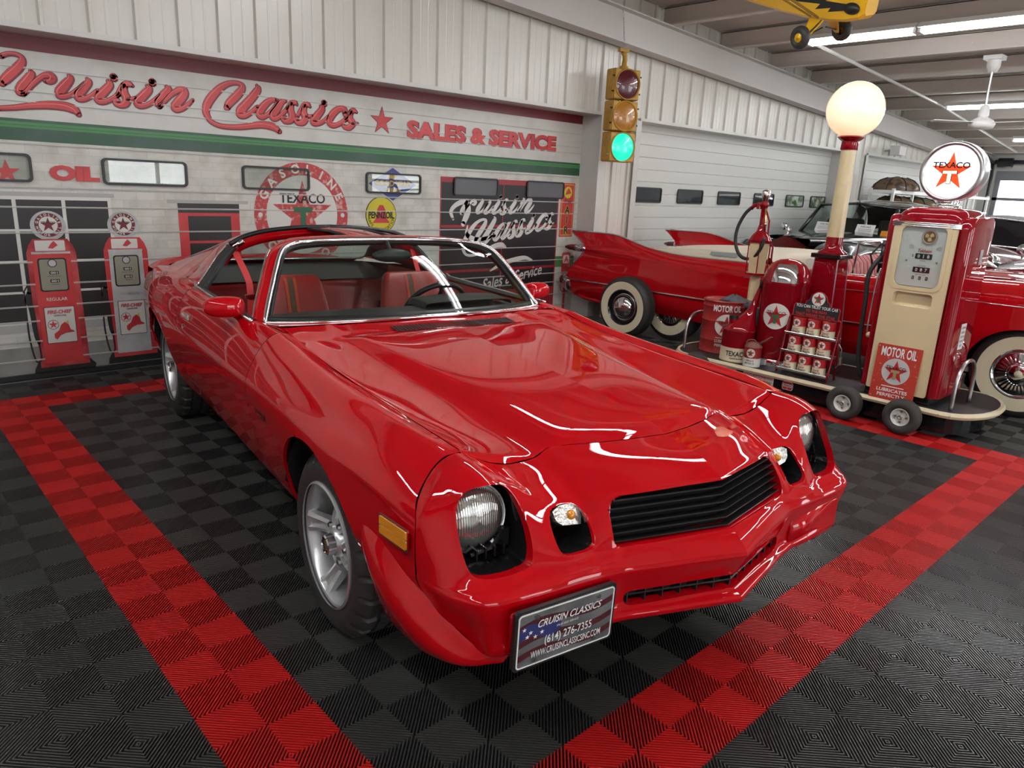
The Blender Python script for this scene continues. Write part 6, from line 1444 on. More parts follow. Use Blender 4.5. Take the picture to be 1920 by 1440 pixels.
# ================================================================== TRAFFIC LIGHT
tl = thing('traffic_light', 'yellow three lens traffic light hanging on a chain with the green lit', 'traffic light', (5.93, 2.50, 1.855), math.atan2(-.96, -.28) + PI / 2)
YEL = mat('traffic_yellow', (.50, .27, .035), .45, noise=(10, (.40, .21, .03), .3, .6))
TLR = mat('dark_red_lens', (.085, .004, .012), .12, 0, .8, bump=(90, .3)); TLA = mat('amber_lens_unlit', (.42, .17, .012), .15, 0, .8, bump=(90, .4)); TLG = mat('green_lens_lit', (.01, .45, .28), .15, 0, .6, emit=(.0, .80, .50), estr=.75, bump=(90, .3))
for k, (nm, lm) in enumerate((('green', TLG), ('amber', TLA), ('red', TLR))):
    z = .165 + .335 * k
    b = MB(); b.add(rbox((0, .07, z), (.345, .17, .325), .018)); sct = b.build('signal_section', YEL, tl); sct['label'] = '%s light section' % nm
    b = MB(); b.add(rbox((0, -.02, z), (.335, .02, .315), .012)); F = frame((0, -.03, z), (1, 0, 0), (0, 0, 1)); b.add(lathe([(.150, .0), (.156, .018), (.163, .018), (.166, 0)], 36), 0, True, F); b.build('lens_door', YEL, sct)
    b = MB(); b.add(lathe([(.150, .0), (.11, .018), (.06, .028), (0, .031)], 36), 0, True, F); b.build('lens', lm, sct)
    b = MB()
    for sx, dz in ((.178, .09), (.178, -.09), (-.178, .08), (-.178, -.08)): b.add(cyl((sx - .012, -.01, z + dz), (sx + .012, -.01, z + dz), .009, n=8))
    b.build('latch', BLKPL if k else STEEL, sct)
b = MB(); b.add(lathe([(.05, .99), (.05, 1.03), (.03, 1.04), (.028, 1.07)], 16), 0, True, Matrix.Translation((0, .07, 0))); b.add(tube([(0, .07, 1.06), (0, .06, 1.10), (-.02, .04, 1.14), (-.05, .04, 1.17)], .028, 8), 0, True); b.add(box((-.04, .04, 1.19), (.12, .05, .035))); b.build('hanger', YEL, tl)
b = MB(); z = 1.17; k = 0
while z < 1.66:
    c = (-.02 + (z - 1.17) * .05, .04 + (z - 1.17) * .30, z); b.add(tube([(c[0] + (.009 * math.cos(a) if k % 2 else 0), c[1] + (0 if k % 2 else .009 * math.cos(a)), c[2] + .017 * math.sin(a)) for a in [2 * PI * i / 10 for i in range(10)]], .003, 4, True), 0, True); z += .026; k += 1
b.build('chain', STEEL, tl)

# ================================================================== LOOSE WHITEWALL WHEEL
WW = mat('cream_whitewall', (.74, .66, .46), .5)
def classic_wheel(name, parent, mm, Ro=.34, white=(.19, .275), cap='dome', W=.19):
    h = W / 2
    b = MB(); prof = [(.17, h * .75), (white[0], h * .95), (white[1], h * 1.05), (Ro - .03, h * .92), (Ro - .008, h * .70), (Ro, h * .5), (Ro, h * .32), (Ro - .006, h * .3), (Ro - .006, h * .22), (Ro, h * .2), (Ro, -h * .2), (Ro - .006, -h * .22), (Ro - .006, -h * .3), (Ro, -h * .32), (Ro, -h * .5), (Ro - .03, -h * .92), (white[1], -h * 1.05), (.17, -h * .75)]
    b.add(lathe(prof, 64), 0, True, mm); o = b.build(name, RUBBER, parent, sharp=40)
    def sub(nm, mb, mt, **k): return mb.build(nm, mt, parent if parent is not None and parent.type == 'EMPTY' and parent.parent is None and name == 'tyre' else o, **k)
    b = MB(); b.add(lathe([(white[0], h * .97), ((white[0] + white[1]) / 2, h * 1.045), (white[1], h * 1.07)], 64), 0, True, mm); sub('whitewall', b, WW)
    b = MB(); b.add(lathe([(white[0] + .004, h * .98), (white[0] - .005, h * 1.04), (white[0] - .018, h * .9), (white[0] - .03, h * .6), (.05, h * .45), (0, h * .45)], 48), 0, True, mm); sub('rim', b, BLKGLOSS if cap == 'dome' else CHROME, sharp=50)
    b = MB()
    if cap == 'dome': b.add(lathe([(.125, h * .55), (.128, h * .75), (.118, h * .95), (.09, h * 1.25), (.05, h * 1.45), (0, h * 1.5)], 40), 0, True, mm); b.add(lathe([(.148, h * .62), (.142, h * .66), (.136, h * .62)], 40), 0, True, mm)
    else:
        b.add(lathe([(.165, h * .9), (.155, h * .95), (.09, h * .82), (.075, h * .98), (.05, h * 1.05), (0, h * 1.08)], 40), 0, True, mm)
        for k in range(30):
            a = 2 * PI * k / 30; b.add(prism([(.092, -.004), (.150, -.008), (.150, .008), (.092, .004)], .008), 0, False, mm @ Matrix.Translation((0, 0, h * .88)) @ Matrix.Rotation(a, 4, 'Z'))
        b.add(lathe([(.028, h * 1.08), (.026, h * 1.13), (0, h * 1.13)], 20), 1, True, mm)
    sub('hubcap', b, [CHROME, WW])
    return o
lw = thing('whitewall_wheel', 'loose whitewall wheel with domed hubcap standing beside the red convertible', 'wheel', (5.385, 1.785, 0))
classic_wheel('tyre', lw, Matrix.Translation((0, 0, .328)) @ Matrix.Rotation(R(-90), 4, 'Y') @ Matrix.Rotation(R(4), 4, 'X'), .328)
b = MB(); b.add(box((0.02, 0, .015), (.22, .10, .03))); b.build('wheel_stand', BLKMATTE, lw)

# ================================================================== RED FINNED CONVERTIBLE (local x: near side negative, y along the hall)
cad = thing('finned_convertible', 'red tail-finned convertible with folded cream top parked behind the trolley', 'car', (6.52, 0, 0))
def sd(Y, pts): return [(-p[0], p[2] if len(p) > 2 else Y, p[1]) for p in pts]
SIDE = [
 sd(2.85, [(.93,1.058,2.86),(.955,.985,2.73),(.975,.915,2.62),(1.0,.875,2.60),(.985,.83,2.60),(.985,.74,2.68),(1.0,.62,2.80),(.985,.50,2.86),(.96,.40,2.86),(.93,.31,2.76)]),
 sd(2.40, [(.935,1.060,2.50),(.962,.985,2.45),(.985,.915),(1.015,.875),(.992,.83),(.992,.74),(1.010,.62),(.998,.50),(.98,.40),(.93,.31)]),
 sd(2.15, [(.940,1.052),(.968,.985),(.988,.915),(1.012,.87),(1.0,.82),(1.0,.74),(1.015,.62),(1.005,.50),(.985,.40),(.93,.29)]),
 sd(1.75, [(.945,.965),(.972,.94),(.992,.895),(1.007,.85),(1.005,.81),(1.008,.74),(1.02,.62),(1.010,.50),(.99,.40),(.93,.28)]),
 sd(1.30, [(.940,.918),(.970,.91),(.990,.885),(1.005,.845),(1.010,.80),(1.012,.73),(1.02,.62),(1.010,.50),(.99,.38),(.93,.27)]),
 sd(.65, [(.925,.918),(.955,.918),(.985,.895),(1.002,.85),(1.010,.80),(1.012,.73),(1.02,.62),(1.010,.50),(.985,.36),(.93,.255)]),
 sd(0.0, [(.915,.922),(.945,.925),(.978,.905),(1.0,.86),(1.008,.80),(1.012,.73),(1.02,.62),(1.010,.50),(.985,.36),(.93,.25)]),
 sd(-.70, [(.905,.930),(.938,.935),(.972,.915),(.998,.87),(1.008,.80),(1.012,.73),(1.02,.62),(1.010,.50),(.985,.36),(.93,.25)]),
 sd(-1.15, [(.80,.985),(.88,.985),(.945,.955),(.985,.90),(1.005,.83),(1.012,.74),(1.02,.63),(1.012,.50),(.99,.36),(.93,.26)]),
 sd(-1.50, [(.74,1.010),(.85,1.005),(.93,.975),(.98,.915),(1.004,.84),(1.012,.74),(1.022,.65),(1.015,.52),(.99,.38),(.93,.28)]),
 sd(-1.83, [(.72,1.015),(.84,1.010),(.925,.980),(.977,.92),(1.003,.845),(1.012,.75),(1.022,.66),(1.015,.54),(.99,.40),(.93,.30)]),
 sd(-2.40, [(.70,1.005),(.82,1.0),(.91,.97),(.965,.91),(.995,.84),(1.005,.75),(1.012,.66),(1.005,.54),(.98,.42),(.92,.32)]),
 sd(-2.80, [(.68,.975),(.79,.97),(.87,.945),(.92,.89),(.95,.82),(.96,.74),(.965,.66),(.955,.54),(.93,.44),(.88,.36)])]
def cut_arch(vf, yc, zc, r): 
    return cut(vf, lambda p: math.hypot(p[1] - yc, p[2] - zc) < r, lambda p: (p[0], yc + (p[1] - yc) * r / (math.hypot(p[1] - yc, p[2] - zc) or 1), zc + (p[2] - zc) * r / (math.hypot(p[1] - yc, p[2] - zc) or 1)))
cs, ce = cut_arch(surf(SIDE, 8, 6), -1.83, .30, .385)
for s_ in (1, -1):
    vf = cs if s_ > 0 else mirror(cs); b = MB(); b.add(vf, 0, True)
    lp_ = rimwall(ce, lambda p: (.03, 0, 0)); b.add(lp_ if s_ > 0 else mirror(lp_), 0, True); o = b.build('body_side', CADRED, cad); o['label'] = 'red body side, %s' % ('nearer' if s_ > 0 else 'farther')
    inner = surf([[(-.93, 2.86, 1.056), (-.87, 2.66, .93), (-.80, 2.60, .88)], [(-.935, 2.5, 1.058), (-.88, 2.4, .95), (-.80, 2.35, .89)], [(-.94, 2.15, 1.05), (-.90, 2.1, .95), (-.80, 2.05, .90)], [(-.945, 1.75, .963), (-.92, 1.75, .92), (-.80, 1.75, .90)], [(-.94, 1.3, .917), (-.9, 1.3, .905), (-.80, 1.3, .90)]], 5, 3)
    b = MB(); b.add(inner if s_ > 0 else mirror(inner), 0, True); b.build('fin_inner_side', CADRED, cad)
    rail = crs([(-.93, 2.865, 1.060), (-.935, 2.5, 1.066), (-.94, 2.15, 1.058), (-.945, 1.75, .971), (-.942, 1.30, .924), (-.928, .65, .924), (-.918, 0, .928), (-.908, -.70, .936)], 4)
    b = MB(); b.add(tube([(p[0] * s_, p[1], p[2]) for p in rail], .009, 6), 0, True); b.add(tube([(p[0] * s_, p[1], p[2]) for p in [(-.932, 2.865, 1.05), (-.958, 2.735, .985), (-.978, 2.612, .905), (-.988, 2.61, .83), (-.988, 2.69, .74), (-1.003, 2.81, .62)]], .008, 6), 0, True); b.build('fin_moulding', CHROME, cad)
    b = MB(); b.add(tube([(-1.002 * s_, 2.84, .505), (-1.01 * s_, 2.3, .507), (-1.018 * s_, 1.6, .512), (-1.020 * s_, .8, .52), (-1.020 * s_, -.7, .535), (-1.022 * s_, -1.4, .56)], .011, 6), 0, True)
    b.add(tube([(-1.012 * s_, .5, .795), (-1.012 * s_, -.6, .81), (-1.008 * s_, -1.3, .845), (-1.0 * s_, -2.4, .85)], .006, 5), 0, True); b.build('side_moulding', CHROME, cad)
    b = MB(); b.add(sphere((-.985 * s_, 2.66, .875), .052, 16, 10, (1, 1.9, .85)), 0, True); b.add(lathe([(.040, 0), (.034, .10), (.018, .17), (0, .19)], 18), 1, True, axis_m((-.985 * s_, 2.72, .873), (0, 1, -.02))); b.build('bullet_tail_light', [CHROME, mat('dark_red_tail_lens', (.12, .004, .006), .1, 0, .8) if 'dark_red_tail_lens' not in bpy.data.materials else bpy.data.materials['dark_red_tail_lens']], cad)
    b = MB(); b.add(sphere((0, 0, 0), 1, 18, 12), 0, True, Matrix.Translation((-.88 * s_, 2.86, .46)) @ Matrix.Diagonal((.13, .11, .125, 1))); b.add(lathe([(.09, 0), (.07, .09), (.03, .12), (0, .125)], 18), 1, True, axis_m((-.885 * s_, 2.90, .47), (-.2 * s_, 1, 0))); b.build('bumper_pod', [CHROME, bpy.data.materials['dark_red_tail_lens']], cad)
    b = MB(); b.add(tube([(-.90 * s_, 2.78, .33), (-.96 * s_, 2.55, .30), (-.965 * s_, 2.2, .29)], .02, 6), 0, True); b.build('rear_bumper_end', CADRED, cad)
b = MB(); b.add(surf([[(-.80, 2.60, .86), (0, 2.66, .88), (.80, 2.60, .86)], [(-.80, 2.3, .89), (0, 2.3, .91), (.8, 2.3, .89)], [(-.80, 2.0, .90), (0, 2.0, .92), (.8, 2.0, .90)]], 3, 4), 0, True); b.add(surf([[(-.80, 2.60, .86), (0, 2.66, .88), (.80, 2.60, .86)], [(-.85, 2.78, .6), (0, 2.84, .6), (.85, 2.78, .6)], [(-.85, 2.74, .32), (0, 2.8, .32), (.85, 2.74, .32)]], 3, 4), 0, True); b.build('trunk_lid', CADRED, cad)
b = MB(); b.add(surf([[(-.80, -1.15, .985), (-.4, -1.10, 1.0), (0, -1.08, 1.01), (.4, -1.1, 1.0), (.8, -1.15, .985)], [(-.74, -1.5, 1.01), (-.4, -1.5, 1.005), (0, -1.5, 1.02), (.4, -1.5, 1.005), (.74, -1.5, 1.01)], [(-.70, -2.4, 1.005), (-.4, -2.4, .98), (0, -2.4, 1.0), (.4, -2.4, .98), (.7, -2.4, 1.005)], [(-.68, -2.82, .97), (-.4, -2.84, .94), (0, -2.86, .95), (.4, -2.84, .94), (.68, -2.82, .97)]], 4, 4), 0, True); b.build('hood', CADRED, cad)
b = MB(); b.add(box((0, -2.80, .62), (1.7, .08, .5))); b.add(tube([(-.95, -2.85, .5), (0, -2.98, .5), (.95, -2.85, .5)], .06, 8), 0, True); b.build('front_bumper', CHROME, cad)
b = MB(); b.add(surf([[(-.78, 2.04, .895), (0, 2.06, .92), (.78, 2.04, .895)], [(-.80, 1.7, .945), (0, 1.7, .975), (.80, 1.7, .945)], [(-.80, 1.1, .985), (0, 1.1, 1.015), (.80, 1.1, .985)], [(-.78, .55, .995), (0, .55, 1.015), (.78, .55, .995)], [(-.76, .38, .965), (0, .38, .98), (.76, .38, .965)], [(-.76, .36, .80), (0, .36, .80), (.76, .36, .80)]], 4, 5), 0, True); b.add(surf([[(-.80, 1.75, .955), (-.86, 1.75, .92), (-.885, 1.75, .90)], [(-.80, 1.1, 1.0), (-.86, 1.1, .95), (-.88, 1.1, .90)], [(-.78, .40, 1.0), (-.84, .40, .95), (-.87, .40, .90)]], 4, 3), 0, True)
b.build('folded_top', CANVAS, cad)
b = MB(); b.add(grid([[(-.872, 1.0, .955), (-.855, 1.0, .99)], [(-.868, .72, .955), (-.845, .68, 1.00)]])); b.build('top_side_window', mat('grey_vinyl_window', (.32, .36, .36), .2), cad)
REDV = mat('red_pleated_vinyl', (.38, .02, .02), .35)
WHV = mat('white_vinyl', (.66, .62, .56), .4)
def bench(y, z1, name):
    b = MB(); n = 34
    for i in range(n):
        x = -.72 + 1.44 * i / (n - 1)
        b.add(tube([(x, y - .20, .52), (x, y - .10, .60), (x, y - .02, z1 - .06), (x, y + .03, z1 - .01), (x, y + .08, z1 - .03), (x, y + .11, z1 - .10)], .0225, 6), 0 if i % 2 else 1, True)
    o = b.build(name, [REDV, mat('pale_red_vinyl', (.50, .16, .14), .4) if 'pale_red_vinyl' not in bpy.data.materials else bpy.data.materials['pale_red_vinyl']], cad)
    for x_ in (-.78, .78): b = MB(); b.add(rbox((x_, y + .03, (z1 + .55) / 2), (.09, .20, z1 - .55), .035, 3), 0, True); b.build('seat_end', WHV, o)
bench(-.10, 1.02, 'front_bench'); bench(.95, .86, 'rear_bench') if False else None
b = MB(); b.add(box((0, -.2, .30), (1.8, 3.0, .04))); b.add(box((-.86, -.1, .70), (.04, 1.3, .42))); b.add(box((.86, -.1, .70), (.04, 1.3, .42))); b.add(box((0, -1.0, .78), (1.6, .2, .3))); b.build('cabin_trim', WHV, cad)
# windshield frame, vent windows, steering wheel, mirror
fr = crs([(-.80, -1.10, .99), (-.80, -.92, 1.10), (-.76, -.78, 1.26), (-.60, -.70, 1.38), (0, -.66, 1.41), (.60, -.70, 1.38), (.76, -.78, 1.26), (.80, -.92, 1.10), (.80, -1.10, .99)], 4)
b = MB(); b.add(tube(fr, .016, 6), 0, True)
b.build('windshield_frame', CHROME, cad)
b = MB(); b.add(grid([[(p[0] * .99, p[1], p[2]) for p in fr[:len(fr) // 2 + 1]], [(p[0] * .2, -1.0 + (p[2] - .99) * .55, p[2]) for p in fr[:len(fr) // 2 + 1]]])); b.build('windshield', GLASS, cad)
for s_ in (1, -1):
    b = MB(); b.add(tube([(-.88 * s_, -.45, .93), (-.86 * s_, -.45, 1.20), (-.84 * s_, -.62, 1.23), (-.85 * s_, -.80, 1.05), (-.87 * s_, -.85, .95)], .013, 6), 0, True); b.build('vent_window_frame', CHROME, cad)
    b = MB(); b.add(grid([[(-.87 * s_, -.45, .94), (-.855 * s_, -.45, 1.19)], [(-.87 * s_, -.82, .96), (-.845 * s_, -.63, 1.21)]])); b.build('vent_window', CLEAR, cad)
    b = MB(); b.add(surf([[(-.79 * s_, -1.12, .985), (-.93 * s_, -1.1, .95)], [(-.81 * s_, -.92, 1.0), (-.91 * s_, -.9, .955)], [(-.86 * s_, -.80, 1.0), (-.91 * s_, -.72, .945)]], 3, 2), 0, True); b.build('pillar_base', CHROME, cad)
b = MB(); b.add(tube([(.36 + .2 * math.cos(a), -.62 + .07 * math.sin(a), .99 + .18 * math.sin(a)) for a in [2 * PI * k / 28 for k in range(28)]], .011, 6, True), 0, True); b.add(tube([(.16, -.62, .99), (.56, -.62, .99)], .012, 6)); b.build('steering_wheel', REDV, cad)
for s_ in (-1, 1):
    classic_wheel('front_wheel', cad, Matrix.Translation((s_ * .87, -1.83, .345)) @ Matrix.Rotation(s_ * R(90), 4, 'Y'), .345, (.185, .285), 'wire')
    classic_wheel('rear_wheel', cad, Matrix.Translation((s_ * .80, 1.40, .345)) @ Matrix.Rotation(s_ * R(90), 4, 'Y'), .345, (.185, .285), 'wire')
    b = MB(); b.add(grid([[(s_ * .90, -1.83 + .40 * math.cos(a), .32 + .40 * math.sin(a)), (s_ * .60, -1.83 + .40 * math.cos(a), .32 + .40 * math.sin(a))] for a in [R(-10) + R(200) * k / 14 for k in range(15)]]), 0, True); b.add(grid([[(s_ * .62, -2.25, .1), (s_ * .62, -1.40, .1)], [(s_ * .62, -2.25, .75), (s_ * .62, -1.40, .75)]])); b.build('wheel_well', BLKMATTE, cad)
b = MB(); b.add(box((0, .4, .27), (1.7, 4.2, .03))); b.build('underbody', BLKMATTE, cad)

# ================================================================== BLACK LIMOUSINE (nose towards the photographer, body along the hall)
lim = thing('black_limousine', 'black formal saloon with upright chrome grille and winged mascot by the white door', 'car', (9.0, 1.88, 0))
def fr2(x, pts): return [(x, p[0], p[1]) for p in pts]
b = MB()
HL = [fr2(-.02, [(-.30,.92),(-.30,1.02),(0,1.05),(.30,1.02),(.30,.92)]), fr2(.5, [(-.42,.93),(-.38,1.02),(0,1.06),(.38,1.02),(.42,.93)]), fr2(1.2, [(-.60,.95),(-.52,1.04),(0,1.085),(.52,1.04),(.60,.95)]), fr2(1.75, [(-.76,.96),(-.68,1.05),(0,1.10),(.68,1.05),(.76,.96)])]
b.add(surf(HL, 4, 4), 0, True); b.build('hood', BLACKP, lim)
FD = [(-.15,.45,.35),(-.2,.78,.6),(.0,.95,.8),(.4,1.0,.85),(1.0,.98,.86),(1.7,.95,.86),(2.6,.95,.86),(3.95,.93,.84),(4.3,.85,.7)]
for s_ in (1, -1):
    rows = [[(x, s_ * .42, zt - .02), (x, s_ * .62, zt + .0), (x, s_ * (w_ - .02), zt - .08), (x, s_ * (w_ + .06), .62), (x, s_ * (w_ + .05), .30)] for x, zt, w_ in FD]
    b = MB(); b.add(surf(rows, 4, 4), 0, True); b.build('fender', BLACKP, lim)
    b = MB(); b.add(lathe([(.105, 0), (.10, .03), (.06, .05), (0, .055)], 24), 0, True, axis_m((-.16, s_ * .56, .70), (-1, 0, 0))); b.build('headlight', CHROME, lim)
    classic_wheel('wheel', lim, Matrix.Translation((.55, s_ * .78, .36)) @ Matrix.Rotation(-s_ * R(90), 4, 'X'), .36, (.19, .28), 'dome'); classic_wheel('wheel', lim, Matrix.Translation((3.6, s_ * .78, .36)) @ Matrix.Rotation(-s_ * R(90), 4, 'X'), .36, (.19, .28), 'dome')
    b = MB(); b.add(sphere((1.62, s_ * .93, 1.10), .055, 14, 10, (.5, 1, 1.1)), 0, True); b.add(cyl((1.62, s_ * .90, 1.06), (1.66, s_ * .80, 1.0), .01)); b.build('door_mirror', CHROME, lim)
CB = [fr2(1.80, [(-.80,.95),(-.72,1.07),(0,1.11),(.72,1.07),(.80,.95)]), fr2(2.12, [(-.80,.95),(-.61,1.47),(0,1.53),(.61,1.47),(.80,.95)])]
b = MB(); b.add(surf([fr2(2.12, [(-.62,1.455),(-.35,1.50),(0,1.515),(.35,1.50),(.62,1.455)]), fr2(2.6, [(-.64,1.50),(-.35,1.555),(0,1.57),(.35,1.555),(.64,1.50)]), fr2(3.6, [(-.64,1.50),(-.35,1.56),(0,1.575),(.35,1.56),(.64,1.50)]), fr2(4.0, [(-.62,1.40),(-.35,1.46),(0,1.48),(.35,1.46),(.62,1.40)]), fr2(4.25, [(-.66,1.05),(-.35,1.1),(0,1.1),(.35,1.1),(.66,1.05)])], 4, 4), 0, True); b.build('roof', BLACKP, lim)
b = MB()
for s_ in (1, -1):
    b.add(tube([(1.80, s_ * .74, 1.03), (2.12, s_ * .60, 1.465)], .03, 6), 0, True); b.add(tube([(2.85, s_ * .84, 1.0), (2.9, s_ * .66, 1.48)], .035, 6), 0, True); b.add(grid([[(3.75, s_ * .84, .98), (4.25, s_ * .8, .98)], [(3.7, s_ * .65, 1.5), (4.0, s_ * .62, 1.42)]]))
    b.add(tube([(2.12, s_ * .61, 1.465), (2.9, s_ * .655, 1.50), (3.7, s_ * .65, 1.50)], .02, 6), 0, True)
b.add(tube([(2.12, -.6, 1.465), (2.10, 0, 1.515), (2.12, .6, 1.465)], .022, 6), 0, True); b.build('pillar', BLACKP, lim)
b = MB(); b.add(surf([fr2(1.80, [(-.73,1.04),(0,1.09),(.73,1.04)]), fr2(1.97, [(-.67,1.26),(0,1.31),(.67,1.26)]), fr2(2.12, [(-.60,1.46),(0,1.51),(.60,1.46)])], 3, 4), 0, True); b.build('windshield', GLASS, lim)
for s_ in (1, -1):
    b = MB(); b.add(grid([[(1.83, s_ * .76, 1.03), (3.75, s_ * .84, .98)], [(2.14, s_ * .60, 1.46), (3.7, s_ * .65, 1.49)]])); b.build('side_window', GLASS, lim)
b = MB(); b.add(box((2.8, 0, .6), (2.4, 1.5, .7))); b.add(rbox((2.75, .38, 1.02), (.16, .5, .5), .05)); b.add(rbox((2.75, -.38, 1.02), (.16, .5, .5), .05)); b.build('cabin', mat('dark_cabin', (.02, .018, .016), .7), lim)
b = MB(); b.add(tube([(2.2, .36 + .19 * math.cos(a), 1.03 + .15 * math.sin(a)) for a in [2 * PI * k / 24 for k in range(24)]], .012, 6, True), 0, True); b.build('steering_wheel', BLKPL, lim)
GRS = mat('burgundy_grille_shell', (.10, .012, .012), .2, 0, .8)
b = MB(); b.add(prism([(-.31, .35), (.31, .35), (.31, .895), (.0, 1.045), (-.31, .895)], .12, frame((.0, 0, 0), (0, -1, 0), (0, 0, 1)))); gr_ = b.build('grille_shell', GRS, lim)
b = MB()
for k in range(17): b.add(box((-.132, -.26 + .52 * k / 16, .62), (.02, .014, .54)))
b.build('grille_bar', STEEL, gr_)
for y in (-.30, .30): b = MB(); b.add(box((-.06, y, .62), (.14, .03, .56))); b.build('grille_surround', CHROME, gr_)
b = MB(); b.add(lathe([(.05, 0), (.03, .015), (.012, .03), (.012, .06), (.018, .09), (.012, .11), (.012, .125), (0, .135)], 10), 0, True, Matrix.Translation((-.06, 0, 1.04))); b.add(prism([(0, .09), (.06, .14), (.05, .10), (.0, .07)], .008, frame((-.06, 0, 1.03), (.5, -1, 0), (0, 0, 1)))); b.add(prism([(0, .09), (-.06, .14), (-.05, .10), (.0, .07)], .008, frame((-.06, 0, 1.03), (-.5, -1, 0), (0, 0, 1)))); b.build('mascot', CHROME, gr_)
for y, nm in ((.36, 'x'), (-.28, 'y')):
    b = MB(); F = frame((1.83, y, 1.14), (0, -1, 0), (.55, 0, 1)); b.add(prism(rrect(.28, .15, .004), .002), 0, False, F); b.add(text('FOR SALE', .03, .15, .03, .004), 1, False, F @ Matrix.Translation((0, .035, 0)))
    for k in range(3): b.add(prism(rrect(.20, .006, .001, cy=-.005 - .02 * k), .003), 1, False, F)
    b.build('paper_notice', [PUREW, mat('pale_ink', (.25, .25, .25), .5) if 'pale_ink' not in bpy.data.materials else bpy.data.materials['pale_ink']], lim)
b = MB(); b.add(prism(rrect(.14, .10, .004), .002), 0, False, frame((1.80, -.60, 1.09), (0, -1, 0), (.55, 0, 1))); b.build('orange_tag', mat('orange_card', (.70, .28, .02), .5), lim)

# ================================================================== CARS AT THE FAR RIGHT
mar = thing('maroon_saloon', 'dark red car with black roof far behind the tall pump, facing the room', 'car', (9.75, .12, 0))
MARP = mat('maroon_paint', (.14, .008, .012), .25, 0, 1.0)
b = MB(); b.add(surf([[(.0, -.70, .40), (0, -.72, .72), (.02, -.3, .86), (.02, .3, .86), (0, .72, .72), (0, .70, .40)], [(.5, -.76, .38), (.5, -.77, .80), (.5, -.3, .96), (.5, .3, .96), (.5, .77, .80), (.5, .76, .38)], [(1.35, -.78, .35), (1.35, -.79, .86), (1.35, -.3, 1.02), (1.35, .3, 1.02), (1.35, .79, .86), (1.35, .78, .35)]], 4, 4), 0, True)
b.add(surf([[(1.35, s_ * .78, z_) for s_, z_ in ((-1, .35), (-1.01, .7), (-.95, 1.0))], [(2.8, s_ * .80, z_) for s_, z_ in ((-1, .35), (-1.01, .7), (-.95, 1.0))], [(3.95, s_ * .76, z_) for s_, z_ in ((-1, .4), (-1.01, .7), (-.9, .95))]], 3, 3), 0, True); b.add(surf([[(1.35, s_ * .78, z_) for s_, z_ in ((1, .35), (1.01, .7), (.95, 1.0))], [(2.8, s_ * .80, z_) for s_, z_ in ((1, .35), (1.01, .7), (.95, 1.0))], [(3.95, s_ * .76, z_) for s_, z_ in ((1, .4), (1.01, .7), (.9, .95))]], 3, 3), 0, True)
b.add(grid([[(3.95, -.7, .4), (3.95, .7, .4)], [(3.9, -.68, .95), (3.9, .68, .95)], [(3.2, -.7, 1.0), (3.2, .7, 1.0)]])); b.build('body', MARP, mar)
b = MB(); b.add(surf([[(1.85, -.54, 1.36), (1.83, 0, 1.40), (1.85, .54, 1.36)], [(2.3, -.56, 1.40), (2.3, 0, 1.44), (2.3, .56, 1.40)], [(2.9, -.54, 1.36), (2.9, 0, 1.40), (2.9, .54, 1.36)], [(3.3, -.62, 1.0), (3.3, 0, 1.02), (3.3, .62, 1.0)]], 4, 3), 0, True); b.build('roof', mat('black_vinyl_roof', (.02, .02, .025), .5), mar)
b = MB(); b.add(grid([[(1.37, -.68, 1.02), (1.34, 0, 1.04), (1.37, .68, 1.02)], [(1.85, -.52, 1.355), (1.83, 0, 1.39), (1.85, .52, 1.355)]]))
for s_ in (1, -1): b.add(grid([[(1.42, s_ * .72, 1.0), (2.4, s_ * .75, .99), (3.2, s_ * .72, .98)], [(1.87, s_ * .55, 1.35), (2.4, s_ * .57, 1.38), (2.9, s_ * .55, 1.35)]]))
b.build('window', mat('black_car_glass', (.006, .006, .008), .05), mar)
b = MB(); b.add(tube([(1.37, -.70, 1.02), (1.85, -.54, 1.36), (1.83, 0, 1.405), (1.85, .54, 1.36), (1.37, .70, 1.02), (1.33, 0, 1.04)], .013, 6, True), 0, True); b.add(tube([(.0, -.74, .80), (-.05, 0, .84), (0, .74, .80)], .02, 6), 0, True)
for s_ in (1, -1): b.add(tube([(.1, s_ * .79, .62), (3.8, s_ * .81, .64)], .012, 5))
b.build('chrome_trim', CHROME, mar)
b = MB(); b.add(lathe([(.075, 0), (.07, .02), (0, .03)], 20), 0, True, axis_m((.9, -.66, 1.03), (-1, 0, .1))); b.add(cyl((.92, -.66, .90), (.92, -.66, 1.0), .012)); b.build('round_mirror', CHROME, mar)
for x in (.65, 3.1):
    for s_ in (1, -1): classic_wheel('wheel', mar, Matrix.Translation((x, s_ * .70, .34)) @ Matrix.Rotation(-s_ * R(90), 4, 'X'), .34, (.19, .24), 'dome')

